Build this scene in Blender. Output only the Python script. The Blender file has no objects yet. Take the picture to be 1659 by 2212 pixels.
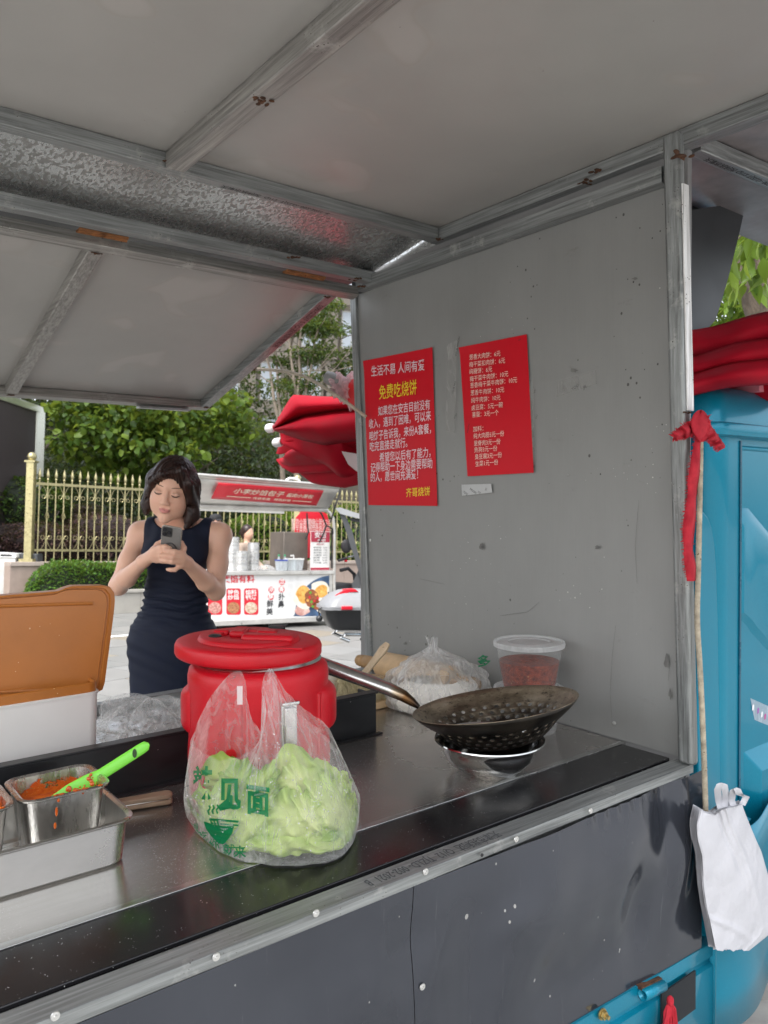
import bpy, bmesh, math, random
import numpy as np
from mathutils import Vector, Matrix, Euler
R_ = math.radians
random.seed(7); rng = np.random.default_rng(7)
scn = bpy.context.scene
C = scn.collection
# ------------------------------------------------------------------ camera
CX, CY, FPX = 829.5, 1106.0, 1689.0            # photograph measured on a 1659 x 2212 grid
CAMH = 1.2
up_c = np.array([.012, -1.0, 74.0/FPX]); up_c /= np.linalg.norm(up_c)      # world up seen in camera axes (right, down, forward)
fw_c = np.array([0, 0, 1.0]); fw_c = fw_c - up_c*(fw_c@up_c); fw_c /= np.linalg.norm(fw_c)
rt_c = np.cross(fw_c, up_c)
CW = np.array([rt_c, fw_c, up_c])              # camera axes -> world
cam_pos = np.array([0, 0, CAMH])
cd = bpy.data.cameras.new('camera'); cam = bpy.data.objects.new('camera', cd); C.objects.link(cam)
cd.sensor_width = 36; cd.sensor_fit = 'AUTO'; cd.lens = FPX/2212*36; cd.clip_start = .02; cd.clip_end = 900
m3 = np.stack([CW[:, 0], -CW[:, 1], -CW[:, 2]], 1)
cam.matrix_world = Matrix([[*m3[0], 0], [*m3[1], 0], [*m3[2], CAMH], [0, 0, 0, 1]])
scn.camera = cam
cd.dof.use_dof = True; cd.dof.focus_distance = 1.55; cd.dof.aperture_fstop = 9.0
# ------------------------------------------------------------------ sky, sun, exposure
SUN_EL, SUN_AZ = R_(58), R_(205)               # azimuth measured from +Y clockwise
w = bpy.data.worlds.new('World'); scn.world = w; w.use_nodes = True
wn = w.node_tree; bg = wn.nodes['Background']
sky = wn.nodes.new('ShaderNodeTexSky'); sky.sky_type = 'NISHITA'; sky.sun_disc = False
sky.sun_elevation = SUN_EL; sky.sun_rotation = SUN_AZ; sky.air_density = 1.0; sky.dust_density = 4.0; sky.ozone_density = .6
hs = wn.nodes.new('ShaderNodeHueSaturation'); hs.inputs['Saturation'].default_value = .3
wn.links.new(sky.outputs[0], hs.inputs['Color']); wn.links.new(hs.outputs[0], bg.inputs[0]); bg.inputs[1].default_value = .15
sd = bpy.data.lights.new('sun', 'SUN'); sun = bpy.data.objects.new('sun', sd); C.objects.link(sun)
sd.energy = .5; sd.angle = R_(25); sd.color = (1, .965, .91)
sdir = Vector((math.sin(SUN_AZ)*math.cos(SUN_EL), math.cos(SUN_AZ)*math.cos(SUN_EL), math.sin(SUN_EL)))
sun.rotation_euler = sdir.to_track_quat('Z', 'Y').to_euler()
scn.view_settings.view_transform = 'Standard'; scn.view_settings.look = 'None'
scn.view_settings.exposure = 1.7; scn.view_settings.gamma = 1.0; scn.view_settings.use_curve_mapping = False
scn.cycles.use_denoising = True; scn.cycles.max_bounces = 10; scn.cycles.diffuse_bounces = 4
scn.cycles.transparent_max_bounces = 24; scn.cycles.sample_clamp_indirect = 8
# ------------------------------------------------------------------ frames
RS = np.array([[0.78862, -0.61486, -0.00495], [-0.01709, -0.01387, -0.99976], [0.61464, 0.78851, -0.02145]])
SW = CW @ RS                                    # the stall stands a little askew: stall axes -> world
SM = Matrix([[*SW[0], 0], [*SW[1], 0], [*SW[2], CAMH], [0, 0, 0, 1]])
H = -.64                                        # counter top in the stall frame
def cray(u, v): return np.array([u-CX, v-CY, FPX])
def on(u, v, ax, val):
    r = RS.T @ cray(u, v); return r*val/r[ax]
def P(u, v, d): return CW @ (cray(u, v)*d/FPX) + cam_pos
def G(u, v, z=0.):
    r = CW @ cray(u, v); return r*(z-CAMH)/r[2] + cam_pos
def D4(a, b, t): return np.asarray(a, float)*(1-t)+np.asarray(b, float)*t
# ------------------------------------------------------------------ mesh helpers
class MB:
    def __init__(s): s.v = []; s.f = []; s.m = []; s.sm = True
    def add(s, vs, fs, mi=0):
        o = len(s.v); s.v.extend([tuple(map(float, p)) for p in vs]); s.f.extend([tuple(i+o for i in f) for f in fs]); s.m.extend([mi]*len(fs)); return s
    def box(s, x0, x1, y0, y1, z0, z1, mi=0):
        return s.hexa([(x0,y0,z0),(x1,y0,z0),(x1,y1,z0),(x0,y1,z0),(x0,y0,z1),(x1,y0,z1),(x1,y1,z1),(x0,y1,z1)], mi)
    def hexa(s, p, mi=0):
        return s.add(p, [(3,2,1,0),(4,5,6,7),(0,1,5,4),(1,2,6,5),(2,3,7,6),(3,0,4,7)], mi)
    def bar(s, a, b, w, h, up=(0,0,1), mi=0):
        a = Vector(a); b = Vector(b); d = (b-a).normalized(); u = Vector(up); sx = d.cross(u)
        if sx.length < 1e-4: sx = d.cross(Vector((1,0,0)))
        sx.normalize(); u = sx.cross(d); sx = sx*w/2; u = u*h/2
        return s.hexa([a-sx-u, a+sx-u, b+sx-u, b-sx-u, a-sx+u, a+sx+u, b+sx+u, b-sx+u], mi)
    def prism(s, poly, z0, z1, mi=0):
        n = len(poly); vs = [(x,y,z0) for x,y in poly]+[(x,y,z1) for x,y in poly]
        return s.add(vs, [tuple(reversed(range(n))), tuple(range(n,2*n))]+[(i,(i+1)%n,n+(i+1)%n,n+i) for i in range(n)], mi)
    def loft(s, rings, closed=True, cap=True, mi=0):
        n = len(rings[0]); vs = [p for r in rings for p in r]; fs = []
        for i in range(len(rings)-1):
            for j in range(n if closed else n-1):
                k = (j+1)%n; fs.append((i*n+j, i*n+k, (i+1)*n+k, (i+1)*n+j))
        if cap and closed: fs.append(tuple(reversed(range(n)))); fs.append(tuple((len(rings)-1)*n+j for j in range(n)))
        return s.add(vs, fs, mi)
    def lathe(s, prof, n=32, c=(0,0,0), mi=0, cap=True, a0=0, a1=2*math.pi):
        full = abs(a1-a0-2*math.pi) < 1e-6
        ang = [a0+(a1-a0)*i/(n if full else n-1) for i in range(n)]
        return s.loft([[(c[0]+r*math.cos(a), c[1]+r*math.sin(a), c[2]+z) for a in ang] for r, z in prof], full, cap, mi)
    def tube(s, pts, r, n=8, mi=0, cap=True, flat=None):
        pts = [Vector(p) for p in pts]; rings = []; L = len(pts); rr = r if hasattr(r, '__len__') else [r]*L
        ref = None
        for i, p in enumerate(pts):
            t = (pts[min(i+1, L-1)]-pts[max(i-1, 0)]).normalized()
            if ref is None:
                ref = Vector((0,0,1)) if abs(t.z) < .9 else Vector((1,0,0))
            a = t.cross(ref).normalized(); b = a.cross(t); ref = b
            f = flat if flat else (1, 1)
            rings.append([p+(a*math.cos(k*2*math.pi/n)*f[0]+b*math.sin(k*2*math.pi/n)*f[1])*rr[i] for k in range(n)])
        return s.loft(rings, True, cap, mi)
    def grid(s, fn, nu, nv, mi=0, closeu=False):
        vs = [fn(i/(nu if closeu else nu-1), j/(nv-1)) for j in range(nv) for i in range(nu)]; fs = []
        for j in range(nv-1):
            for i in range(nu if closeu else nu-1):
                k = (i+1)%nu; fs.append((j*nu+i, j*nu+k, (j+1)*nu+k, (j+1)*nu+i))
        return s.add(vs, fs, mi)
    def sphere(s, c, r, n=12, m=8, mi=0):
        r = r if hasattr(r, '__len__') else (r, r, r)
        return s.loft([[(c[0]+r[0]*math.sin(a)*math.cos(b), c[1]+r[1]*math.sin(a)*math.sin(b), c[2]-r[2]*math.cos(a)) for b in [k*2*math.pi/n for k in range(n)]] for a in [max(.02, min(math.pi-.02, math.pi*i/m)) for i in range(m+1)]], True, True, mi)
    def build(s, name, mats, parent=None, smooth=True, ang=35, base=None, bevel=0, solid=0, sub=0):
        me = bpy.data.meshes.new(name); v = np.array(s.v, float)
        if base is not None: v = v-np.asarray(base)
        me.from_pydata(v.tolist(), [], s.f)
        return finish(me, name, mats, parent, s.m, smooth, ang, bevel, solid, sub)
def finish(me, name, mats, parent=None, mi=None, smooth=True, ang=35, bevel=0, solid=0, sub=0, weld=True):
    mats = mats if isinstance(mats, (list, tuple)) else [mats]
    for m in mats: me.materials.append(m)
    if mi is not None and len(mats) > 1: me.polygons.foreach_set('material_index', mi)
    b = bmesh.new(); b.from_mesh(me)
    if weld: bmesh.ops.recalc_face_normals(b, faces=b.faces)
    b.to_mesh(me); b.free()
    if smooth:
        me.shade_smooth()
        if ang < 180: me.set_sharp_from_angle(angle=R_(ang))
    me.update()
    o = bpy.data.objects.new(name, me); C.objects.link(o)
    if parent is not None: o.parent = parent
    if bevel:
        bm_ = o.modifiers.new('bevel', 'BEVEL'); bm_.width = bevel; bm_.segments = 2; bm_.limit_method = 'ANGLE'; bm_.angle_limit = R_(40)
    if solid:
        sm = o.modifiers.new('solid', 'SOLIDIFY'); sm.thickness = solid; sm.offset = 0
    if sub:
        ss = o.modifiers.new('sub', 'SUBSURF'); ss.levels = sub; ss.render_levels = sub
    return o
def tag(o, label=None, cat=None, group=None, kind=None):
    if label: o['label'] = label
    if cat: o['category'] = cat
    if group: o['group'] = group
    if kind: o['kind'] = kind
    return o
def root(name, label, cat, base=(0,0,0), group=None, stall=False):
    o = bpy.data.objects.new(name, None); C.objects.link(o); o.empty_display_size = .1
    M4 = (SM if stall else Matrix.Identity(4)) @ Matrix.Translation(Vector([float(x) for x in base]))
    o.matrix_world = M4; return tag(o, label, cat, group)
def place(o, base, stall=True):                 # a thing that is one mesh: vertices were made relative to base
    o.matrix_world = (SM if stall else Matrix.Identity(4)) @ Matrix.Translation(Vector([float(x) for x in base])); return o
def copy_tree(o, parent=None):
    c = o.copy(); C.objects.link(c)
    if parent is not None: c.parent = parent; c.matrix_parent_inverse = o.matrix_parent_inverse.copy()
    for ch in o.children: copy_tree(ch, c)
    return c
def text_mesh(txt, size=1., align='CENTER', bold=0., shear=0., spacing=1., ext=0.):
    cu = bpy.data.curves.new('t', 'FONT'); cu.body = txt; cu.size = size; cu.align_x = align; cu.align_y = 'CENTER'
    cu.offset = bold*size; cu.shear = shear; cu.resolution_u = 2; cu.space_character = spacing; cu.extrude = ext
    o = bpy.data.objects.new('t', cu); C.objects.link(o)
    dg = bpy.context.evaluated_depsgraph_get(); dg.update()
    me = bpy.data.meshes.new_from_object(o.evaluated_get(dg)); bpy.data.objects.remove(o); bpy.data.curves.remove(cu)
    n = len(me.vertices); v = np.zeros(n*3); me.vertices.foreach_get('co', v)
    f = [tuple(p.vertices) for p in me.polygons]; bpy.data.meshes.remove(me)
    return v.reshape(-1, 3), f
def text_on(mb, txt, size, fn, x=0, y=0, align='LEFT', bold=.0, fit=None, sx=1., shear=0., spacing=1., mi=0):
    v, f = text_mesh(txt, size, align, bold, shear, spacing)
    if len(v) == 0: return
    if fit:
        w0 = v[:, 0].max()-v[:, 0].min(); sx = fit/w0
        v[:, 0] = (v[:, 0]-v[:, 0].min())*sx
    else: v[:, 0] *= sx
    mb.add([fn(x+a, y+b) for a, b, _ in v], f, mi)
# ------------------------------------------------------------------ materials
def nd(nt, t, out=0, at=None, **kw):
    n = nt.nodes.new(t)
    for k, v in (at or {}).items(): setattr(n, k, v)
    for k, v in kw.items():
        k2 = k.replace('_', ' ')
        s = n.inputs[int(k[1:])] if k[0] == 'i' and k[1:].isdigit() else n.inputs[k2]
        if hasattr(v, 'is_output'): nt.links.new(v, s)
        else: s.default_value = v
    return n.outputs[out] if isinstance(out, (int, str)) else n
def rgb(c): return (c[0], c[1], c[2], 1)
def mixc(nt, f, a, b, mode='MIX'):
    n = nt.nodes.new('ShaderNodeMix'); n.data_type = 'RGBA'; n.blend_type = mode
    for s, v in ((n.inputs[0], f), (n.inputs[6], a), (n.inputs[7], b)):
        if hasattr(v, 'is_output'): nt.links.new(v, s)
        else: s.default_value = v if not hasattr(v, '__len__') else (rgb(v) if len(v) == 3 else v)
    return n.outputs[2]
def ramp(nt, f, *stops):
    n = nt.nodes.new('ShaderNodeValToRGB'); e = n.color_ramp.elements
    while len(e) < len(stops): e.new(.5)
    for i, (p, c) in enumerate(stops):
        e[i].position = p; e[i].color = rgb(c) if hasattr(c, '__len__') else (c, c, c, 1)
    nt.links.new(f, n.inputs[0]); return n.outputs[0]
def mapv(nt, scale=(1,1,1), rot=(0,0,0), loc=(0,0,0), coord='Object'):
    tc = nd(nt, 'ShaderNodeTexCoord', coord)
    return nd(nt, 'ShaderNodeMapping', Vector=tc, Scale=scale, Rotation=rot, Location=loc)
def math_(nt, op, a, b=0.):
    n = nt.nodes.new('ShaderNodeMath'); n.operation = op
    for s, v in ((n.inputs[0], a), (n.inputs[1], b)):
        if hasattr(v, 'is_output'): nt.links.new(v, s)
        else: s.default_value = v
    return n.outputs[0]
def base_mat(name):
    m = bpy.data.materials.new(name); m.use_nodes = True; return m, m.node_tree, m.node_tree.nodes['Principled BSDF']
def setp(nt, b, **kw):
    for k, v in kw.items():
        s = b.inputs[k.replace('_', ' ')]
        if hasattr(v, 'is_output'): nt.links.new(v, s)
        else: s.default_value = rgb(v) if hasattr(v, '__len__') and len(v) == 3 and s.type == 'RGBA' else v
def bump(nt, b, h, strength=.2, dist=.01, prev=None):
    n = nt.nodes.new('ShaderNodeBump'); n.inputs['Strength'].default_value = strength; n.inputs['Distance'].default_value = dist
    nt.links.new(h, n.inputs['Height'])
    if prev is not None: nt.links.new(prev, n.inputs['Normal'])
    nt.links.new(n.outputs[0], b.inputs['Normal']); return n.outputs[0]
_mc = {}
def M(name, col, rough=.5, metal=0., var=.12, scale=6., stretch=(1,1,1), bmp=0., bscale=60., bdist=.002, col2=None, specks=0., scol=(.02,.02,.02), sscale=60., rvar=.12, spec=.5, coat=0., sss=0., sheen=0., trans=0., sthr=.0):
    if name in _mc: return _mc[name]
    m, nt, b = base_mat(name); mv = mapv(nt, stretch)
    n1 = nd(nt, 'ShaderNodeTexNoise', Vector=mv, Scale=scale, Detail=6., Roughness=.62)
    f = ramp(nt, n1, (.3, 0.), (.7, 1.))
    lo = tuple(x*(1-var) for x in col); hi = col2 or tuple(min(1, x*(1+var)) for x in col)
    c = mixc(nt, f, lo, hi)
    if specks:
        vo = nd(nt, 'ShaderNodeTexVoronoi', Vector=mapv(nt), Scale=sscale, Randomness=1.)
        n2 = nd(nt, 'ShaderNodeTexNoise', Vector=mapv(nt), Scale=sscale*.23, Detail=2.)
        s1 = math_(nt, 'LESS_THAN', vo, math_(nt, 'MULTIPLY', ramp(nt, n2, (.5+sthr, 0.), (.75+sthr, 1.)), specks))
        c = mixc(nt, s1, c, scol)
    r = nd(nt, 'ShaderNodeMapRange', Value=n1, i1=.2, i2=.8, i3=max(.02, rough-rvar), i4=min(1, rough+rvar))
    setp(nt, b, Base_Color=c, Roughness=r, Metallic=metal, Coat_Weight=coat)
    b.inputs['Specular IOR Level'].default_value = spec
    if sss: b.inputs['Subsurface Weight'].default_value = sss; b.inputs['Subsurface Radius'].default_value = (.012, .005, .003)
    if sheen: b.inputs['Sheen Weight'].default_value = sheen
    if trans: b.inputs['Transmission Weight'].default_value = trans
    if bmp: bump(nt, b, nd(nt, 'ShaderNodeTexNoise', Vector=mapv(nt, stretch), Scale=bscale, Detail=4.), bmp, bdist)
    _mc[name] = m; return m
def film(name, col=(.9,.92,.93), alpha=.3, rough=.25, crinkle=.6, cscale=18., edge=.45, streak=.28):
    if name in _mc: return _mc[name]
    m, nt, b = base_mat(name); out = nt.nodes['Material Output']
    n1 = nd(nt, 'ShaderNodeTexNoise', Vector=mapv(nt, (1,1,.35)), Scale=cscale, Detail=5., Roughness=.7, Distortion=1.2)
    setp(nt, b, Base_Color=col, Roughness=rough); b.inputs['Subsurface Weight'].default_value = 0
    bump(nt, b, n1, crinkle, .01)
    tr = nd(nt, 'ShaderNodeBsdfTransparent', Color=(1,1,1,1)); tl = nd(nt, 'ShaderNodeBsdfTranslucent', Color=rgb(col))
    m1 = nd(nt, 'ShaderNodeMixShader', Fac=.45, i1=b.outputs[0], i2=tl)
    lw = nd(nt, 'ShaderNodeLayerWeight', 'Facing', Blend=.35)
    a = math_(nt, 'ADD', alpha, math_(nt, 'MULTIPLY', lw, edge)); a = math_(nt, 'ADD', a, math_(nt, 'MULTIPLY', ramp(nt, n1, (.5, 0.), (.72, 1.)), streak))
    a = math_(nt, 'MINIMUM', a, .96)
    ms = nd(nt, 'ShaderNodeMixShader', Fac=a, i1=tr, i2=m1); nt.links.new(ms, out.inputs[0]); _mc[name] = m; return m
# ================================================================== GROUND AND PAVING
GRD = M('pale_paving_base', (.20,.197,.187), .8, 0, .15, 1.5, bmp=.2)
grd = MB().box(-90, 90, 2.62, 140, -.5, -.012).build('ground', GRD)
road = MB().box(-90, 90, -60, 2.618, -.5, -.20).build('road', M('worn_concrete_road', (.33,.325,.31), .85, 0, .2, 6, bmp=.4, bscale=90)); tag(road, kind='structure')
kerb = MB().box(-90, 90, 2.50, 2.617, -.21, -.010).build('kerb', GRD, bevel=.01); tag(kerb, kind='structure'); tag(grd, kind='structure')
def tile_mat(name, col): return M(name, col, .55, 0, .10, 4., bmp=.25, bscale=120, specks=.2, scol=tuple(x*.6 for x in col), sscale=90)
TILES = [tile_mat('light_granite_tile', (.20,.197,.188)), tile_mat('grey_granite_tile', (.18,.18,.172)), tile_mat('warm_granite_tile', (.22,.195,.155)), tile_mat('white_granite_tile', (.215,.215,.208))]
def paving():
    m, nt, b = base_mat('far_paving'); mv = mapv(nt, (1,1,1), rot=(0,0,R_(33)))
    br = nd(nt, 'ShaderNodeTexBrick', 'Color', Vector=mv, Color1=(.45,.445,.43,1), Color2=(.40,.395,.375,1), Mortar=(.24,.235,.22,1), Scale=1., i4=1., **{'Mortar Size':.004,'Brick Width':.6,'Row Height':.6}) if False else nd(nt, 'ShaderNodeTexNoise', Vector=mv, Scale=2.)
    c = ramp(nt, br, (.3, (.085,.083,.078)), (.7, (.11,.108,.10))); setp(nt, b, Base_Color=c, Roughness=.7); return m
PJ = paving()
pav = MB().box(-9, 4, 2.64, 19, -.0115, -.0045).build('pavement', PJ); tag(pav, kind='structure')
tm = []
for k in range(4):
    o = MB().box(-.2955, .2955, -.2955, .2955, -.004, .004).build('tile', TILES[k], bevel=0); tm.append(o.data); bpy.data.objects.remove(o)
ta = R_(-33); ca, sa = math.cos(ta), math.sin(ta); cnt = 0; cand = []
for i in range(-40, 41):
    for j in range(-40, 41):
        x, y = i*.6, j*.6+(.3 if i % 2 else 0); X = x*ca-y*sa-1.2; Y = x*sa+y*ca+7
        if not 2.8 < Y < 17: continue
        r = CW.T @ (np.array([X, Y, 0])-cam_pos); u, v = CX+FPX*r[0]/r[2], CY+FPX*r[1]/r[2]
        if (100 < u < 330 or 590 < u < 900) and 1285 < v < 1720 or (300 < u < 620 and 1330 < v < 1560): cand.append((Y, X, Y))
cand.sort(); None
for _, X, Y in cand[:300]:
    o = bpy.data.objects.new('tile', tm[random.choice([0,0,0,1,1,2,3])]); C.objects.link(o); o.parent = pav
    o.location = (X, Y, -.0035+random.uniform(0, .0025)); o.rotation_euler = (0, 0, ta)
# painted line
a, b = G(228, 1377), G(300, 1371); d = (b-a)/np.linalg.norm(b-a); n = np.array([-d[1], d[0], 0])*.06
LINE = M('white_road_paint', (.78,.78,.76), .7, 0, .1, 12)
tag(MB().add([a-n+[0,0,.006], b+d*1.5-n+[0,0,.006], b+d*1.5+n+[0,0,.006], a-d*2+n+[0,0,.006]], [(0,1,2,3)]).build('painted_line', LINE), kind='structure')
# ================================================================== THE STALL
def galv(name, st, tint=(.265,.278,.275), rough=.42, metal=.55, rust=.0):
    if name in _mc: return _mc[name]
    m, nt, b = base_mat(name); mv = mapv(nt, st)
    n1 = nd(nt, 'ShaderNodeTexNoise', Vector=mv, Scale=14., Detail=8., Roughness=.68)
    n2 = nd(nt, 'ShaderNodeTexNoise', Vector=mapv(nt, (1,1,1)), Scale=9., Detail=5., Roughness=.7)
    c = mixc(nt, ramp(nt, n1, (.32, 0.), (.68, 1.)), tuple(x*.5 for x in tint), tuple(min(1, x*1.45) for x in tint))
    c = mixc(nt, math_(nt, 'MULTIPLY', ramp(nt, n2, (.58, 0.), (.72, 1.)), .55), c, (.62,.61,.58))
    n3 = nd(nt, 'ShaderNodeTexNoise', Vector=mapv(nt, (1,1,1)), Scale=3.7, Detail=9., Roughness=.75)
    c = mixc(nt, ramp(nt, n3, (.70-rust, 0.), (.78-rust, 1.)), c, (.11,.045,.02))
    vo = nd(nt, 'ShaderNodeTexVoronoi', Vector=mapv(nt), Scale=110.)
    c = mixc(nt, math_(nt, 'LESS_THAN', vo, math_(nt, 'MULTIPLY', ramp(nt, n2, (.45, 0.), (.7, 1.)), .2)), c, (.05,.04,.035))
    r = nd(nt, 'ShaderNodeMapRange', Value=n1, i1=.2, i2=.8, i3=rough-.14, i4=rough+.2)
    setp(nt, b, Base_Color=c, Roughness=r, Metallic=metal); bump(nt, b, n1, .25, .002); _mc[name] = m; return m
GX = galv('galvanised_tube_x', (.25, 9, 9)); GY = galv('galvanised_tube_y', (9, .25, 9)); GZ = galv('galvanised_post', (9, 9, .22))
GXw = galv('worn_zinc_tube', (.25, 9, 9), (.33,.322,.30)); GYw = galv('worn_zinc_rib', (9, .25, 9), (.32,.31,.29))
RUST = M('rusty_weld', (.045,.02,.011), .9, .1, .5, 60, bmp=.8, bscale=120, col2=(.14,.062,.03))
HING = M('rusty_hinge', (.24,.10,.035), .8, .2, .4, 50, bmp=.5)
# roof underside: warm grey sheet with water marks
def roof_material():
    m, nt, b = base_mat('roof_underside'); 
    n1 = nd(nt, 'ShaderNodeTexNoise', Vector=mapv(nt), Scale=2.1, Detail=5., Roughness=.55)
    c = mixc(nt, ramp(nt, n1, (.25, 0.), (.75, 1.)), (.305,.297,.279), (.39,.381,.360))
    n2 = nd(nt, 'ShaderNodeTexNoise', Vector=mapv(nt, loc=(.3,.1,0)), Scale=4.2, Detail=1.5, Roughness=.45, Distortion=.4)
    spot = ramp(nt, n2, (.56, 0.), (.66, 1.))
    c = mixc(nt, math_(nt, 'MULTIPLY', spot, .6), c, (.43,.41,.385))
    edge = math_(nt, 'MULTIPLY', ramp(nt, n2, (.575, 0.), (.60, 1.), (.635, 0.)), .16)
    c = mixc(nt, edge, c, (.28,.235,.185))
    n3 = nd(nt, 'ShaderNodeTexNoise', Vector=mapv(nt, (1, 1, 1), loc=(4,2,1)), Scale=6., Detail=9., Roughness=.8)
    c = mixc(nt, math_(nt, 'MULTIPLY', ramp(nt, n3, (.62, 0.), (.75, 1.)), .5), c, (.30,.25,.19))
    vo = nd(nt, 'ShaderNodeTexVoronoi', Vector=mapv(nt), Scale=26.)
    c = mixc(nt, math_(nt, 'LESS_THAN', vo, math_(nt, 'MULTIPLY', ramp(nt, n3, (.5, 0.), (.7, 1.)), .08)), c, (.12,.10,.08))
    setp(nt, b, Base_Color=c, Roughness=nd(nt, 'ShaderNodeMapRange', Value=n1, i1=.2, i2=.8, i3=.32, i4=.5), Metallic=.12)
    bump(nt, b, nd(nt, 'ShaderNodeTexNoise', Vector=mapv(nt), Scale=3., Detail=3.), .25, .02); return m
ROOF = roof_material()
def spangle():
    m, nt, b = base_mat('spangled_zinc_sheet'); mv = mapv(nt, (1, .55, 1), rot=(0,0,.5))
    wob = nd(nt, 'ShaderNodeTexNoise', 'Color', Vector=mv, Scale=38., Detail=2.)
    wv = nd(nt, 'ShaderNodeMix', 1, at=dict(data_type='VECTOR'), i0=.018, i4=mv, i5=wob)
    n0 = nd(nt, 'ShaderNodeTexNoise', Vector=mv, Scale=105., Detail=3., Roughness=.55, Distortion=.3)
    f = ramp(nt, n0, (.49, 0.), (.55, 1.))
    n1 = nd(nt, 'ShaderNodeTexNoise', Vector=mapv(nt), Scale=3., Detail=3.)
    c = mixc(nt, f, (.50,.515,.51), (.33,.325,.315)); c = mixc(nt, math_(nt, 'MULTIPLY', n1, .25), c, (.4,.39,.37))
    setp(nt, b, Base_Color=c, Metallic=.85, Roughness=nd(nt, 'ShaderNodeMapRange', Value=f, i3=.27, i4=.42))
    bump(nt, b, nd(nt, 'ShaderNodeTexNoise', Vector=mapv(nt), Scale=4., Detail=2.), .15, .02); return m
SPAN = spangle()
def wall_material():
    m, nt, b = base_mat('grey_sheet_wall')
    n1 = nd(nt, 'ShaderNodeTexNoise', Vector=mapv(nt, (1,1,.5)), Scale=3., Detail=6., Roughness=.6)
    c = mixc(nt, ramp(nt, n1, (.3, 0.), (.7, 1.)), (.235,.238,.23), (.285,.288,.28))
    n4 = nd(nt, 'ShaderNodeTexNoise', Vector=mapv(nt, (60,60,1.2)), Scale=5., Detail=3.)
    c = mixc(nt, math_(nt, 'MULTIPLY', ramp(nt, n4, (.35, 0.), (.7, 1.)), .12), c, (.32,.32,.31))
    n3 = nd(nt, 'ShaderNodeTexNoise', Vector=mapv(nt, loc=(1,2,3)), Scale=7., Detail=3., Roughness=.6)
    vo = nd(nt, 'ShaderNodeTexVoronoi', Vector=mapv(nt, (1,1,.8)), Scale=42.)
    dk = math_(nt, 'LESS_THAN', vo, math_(nt, 'MULTIPLY', ramp(nt, n3, (.50, 0.), (.70, 1.)), .16))
    c = mixc(nt, math_(nt, 'MULTIPLY', dk, .85), c, (.035,.033,.03))
    vo2 = nd(nt, 'ShaderNodeTexVoronoi', Vector=mapv(nt, loc=(5,5,5)), Scale=55.)
    n5 = nd(nt, 'ShaderNodeTexNoise', Vector=mapv(nt, loc=(8,2,6)), Scale=5., Detail=3.)
    c = mixc(nt, math_(nt, 'LESS_THAN', vo2, math_(nt, 'MULTIPLY', ramp(nt, n5, (.54, 0.), (.72, 1.)), .12)), c, (.6,.59,.56))
    n6 = nd(nt, 'ShaderNodeTexNoise', Vector=mapv(nt, (1,1,2)), Scale=11., Detail=9., Roughness=.8)
    c = mixc(nt, math_(nt, 'MULTIPLY', ramp(nt, n6, (.61, 0.), (.70, 1.)), .35), c, (.16,.155,.145))
    setp(nt, b, Base_Color=c, Metallic=.2, Roughness=nd(nt, 'ShaderNodeMapRange', Value=n1, i1=.2, i2=.8, i3=.4, i4=.58))
    bump(nt, b, nd(nt, 'ShaderNodeTexNoise', Vector=mapv(nt), Scale=2.4, Detail=2.), .2, .02); return m
WALL = wall_material()
def counter_material():
    m, nt, b = base_mat('speckled_steel_top'); 
    n1 = nd(nt, 'ShaderNodeTexNoise', Vector=mapv(nt, (.6,14,1)), Scale=7., Detail=7., Roughness=.7)
    n2 = nd(nt, 'ShaderNodeTexNoise', Vector=mapv(nt), Scale=3., Detail=5., Roughness=.6)
    c = mixc(nt, n1, (.33,.31,.29), (.48,.46,.435)); c = mixc(nt, math_(nt, 'MULTIPLY', ramp(nt, n2, (.45, 0.), (.7, 1.)), .6), c, (.58,.555,.52))
    vo = nd(nt, 'ShaderNodeTexVoronoi', Vector=mapv(nt), Scale=230.)
    n3 = nd(nt, 'ShaderNodeTexNoise', Vector=mapv(nt, loc=(3,3,3)), Scale=6., Detail=4.)
    sp = math_(nt, 'LESS_THAN', vo, math_(nt, 'MULTIPLY', ramp(nt, n3, (.35, 0.), (.75, 1.)), .22))
    c = mixc(nt, sp, c, (.62,.61,.59))
    rr = nd(nt, 'ShaderNodeMapRange', Value=n2, i1=.25, i2=.75, i3=.17, i4=.32)
    r2 = mixc(nt, sp, rr, (.8,.8,.8))
    setp(nt, b, Base_Color=c, Metallic=.85, Roughness=r2); bump(nt, b, n1, .06, .002); return m
CTOP = counter_material()
BLK = M('black_film_strip', (.012,.012,.013), .2, 0, .3, 5, specks=.16, scol=(.55,.55,.53), sscale=210, rvar=.1, sthr=-.05)
LIPM = M('black_sheet_upstand', (.02,.021,.023), .38, .2, .35, 7, (1,1,3), specks=.22, scol=(.5,.49,.46), sscale=60, sthr=.06)
INK = M('black_ink', (.02,.02,.022), .7, 0, .3, 30)
ALU = M('polished_steel_strip', (.55,.55,.54), .22, .95, .2, 20, (.5,8,8))
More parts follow.
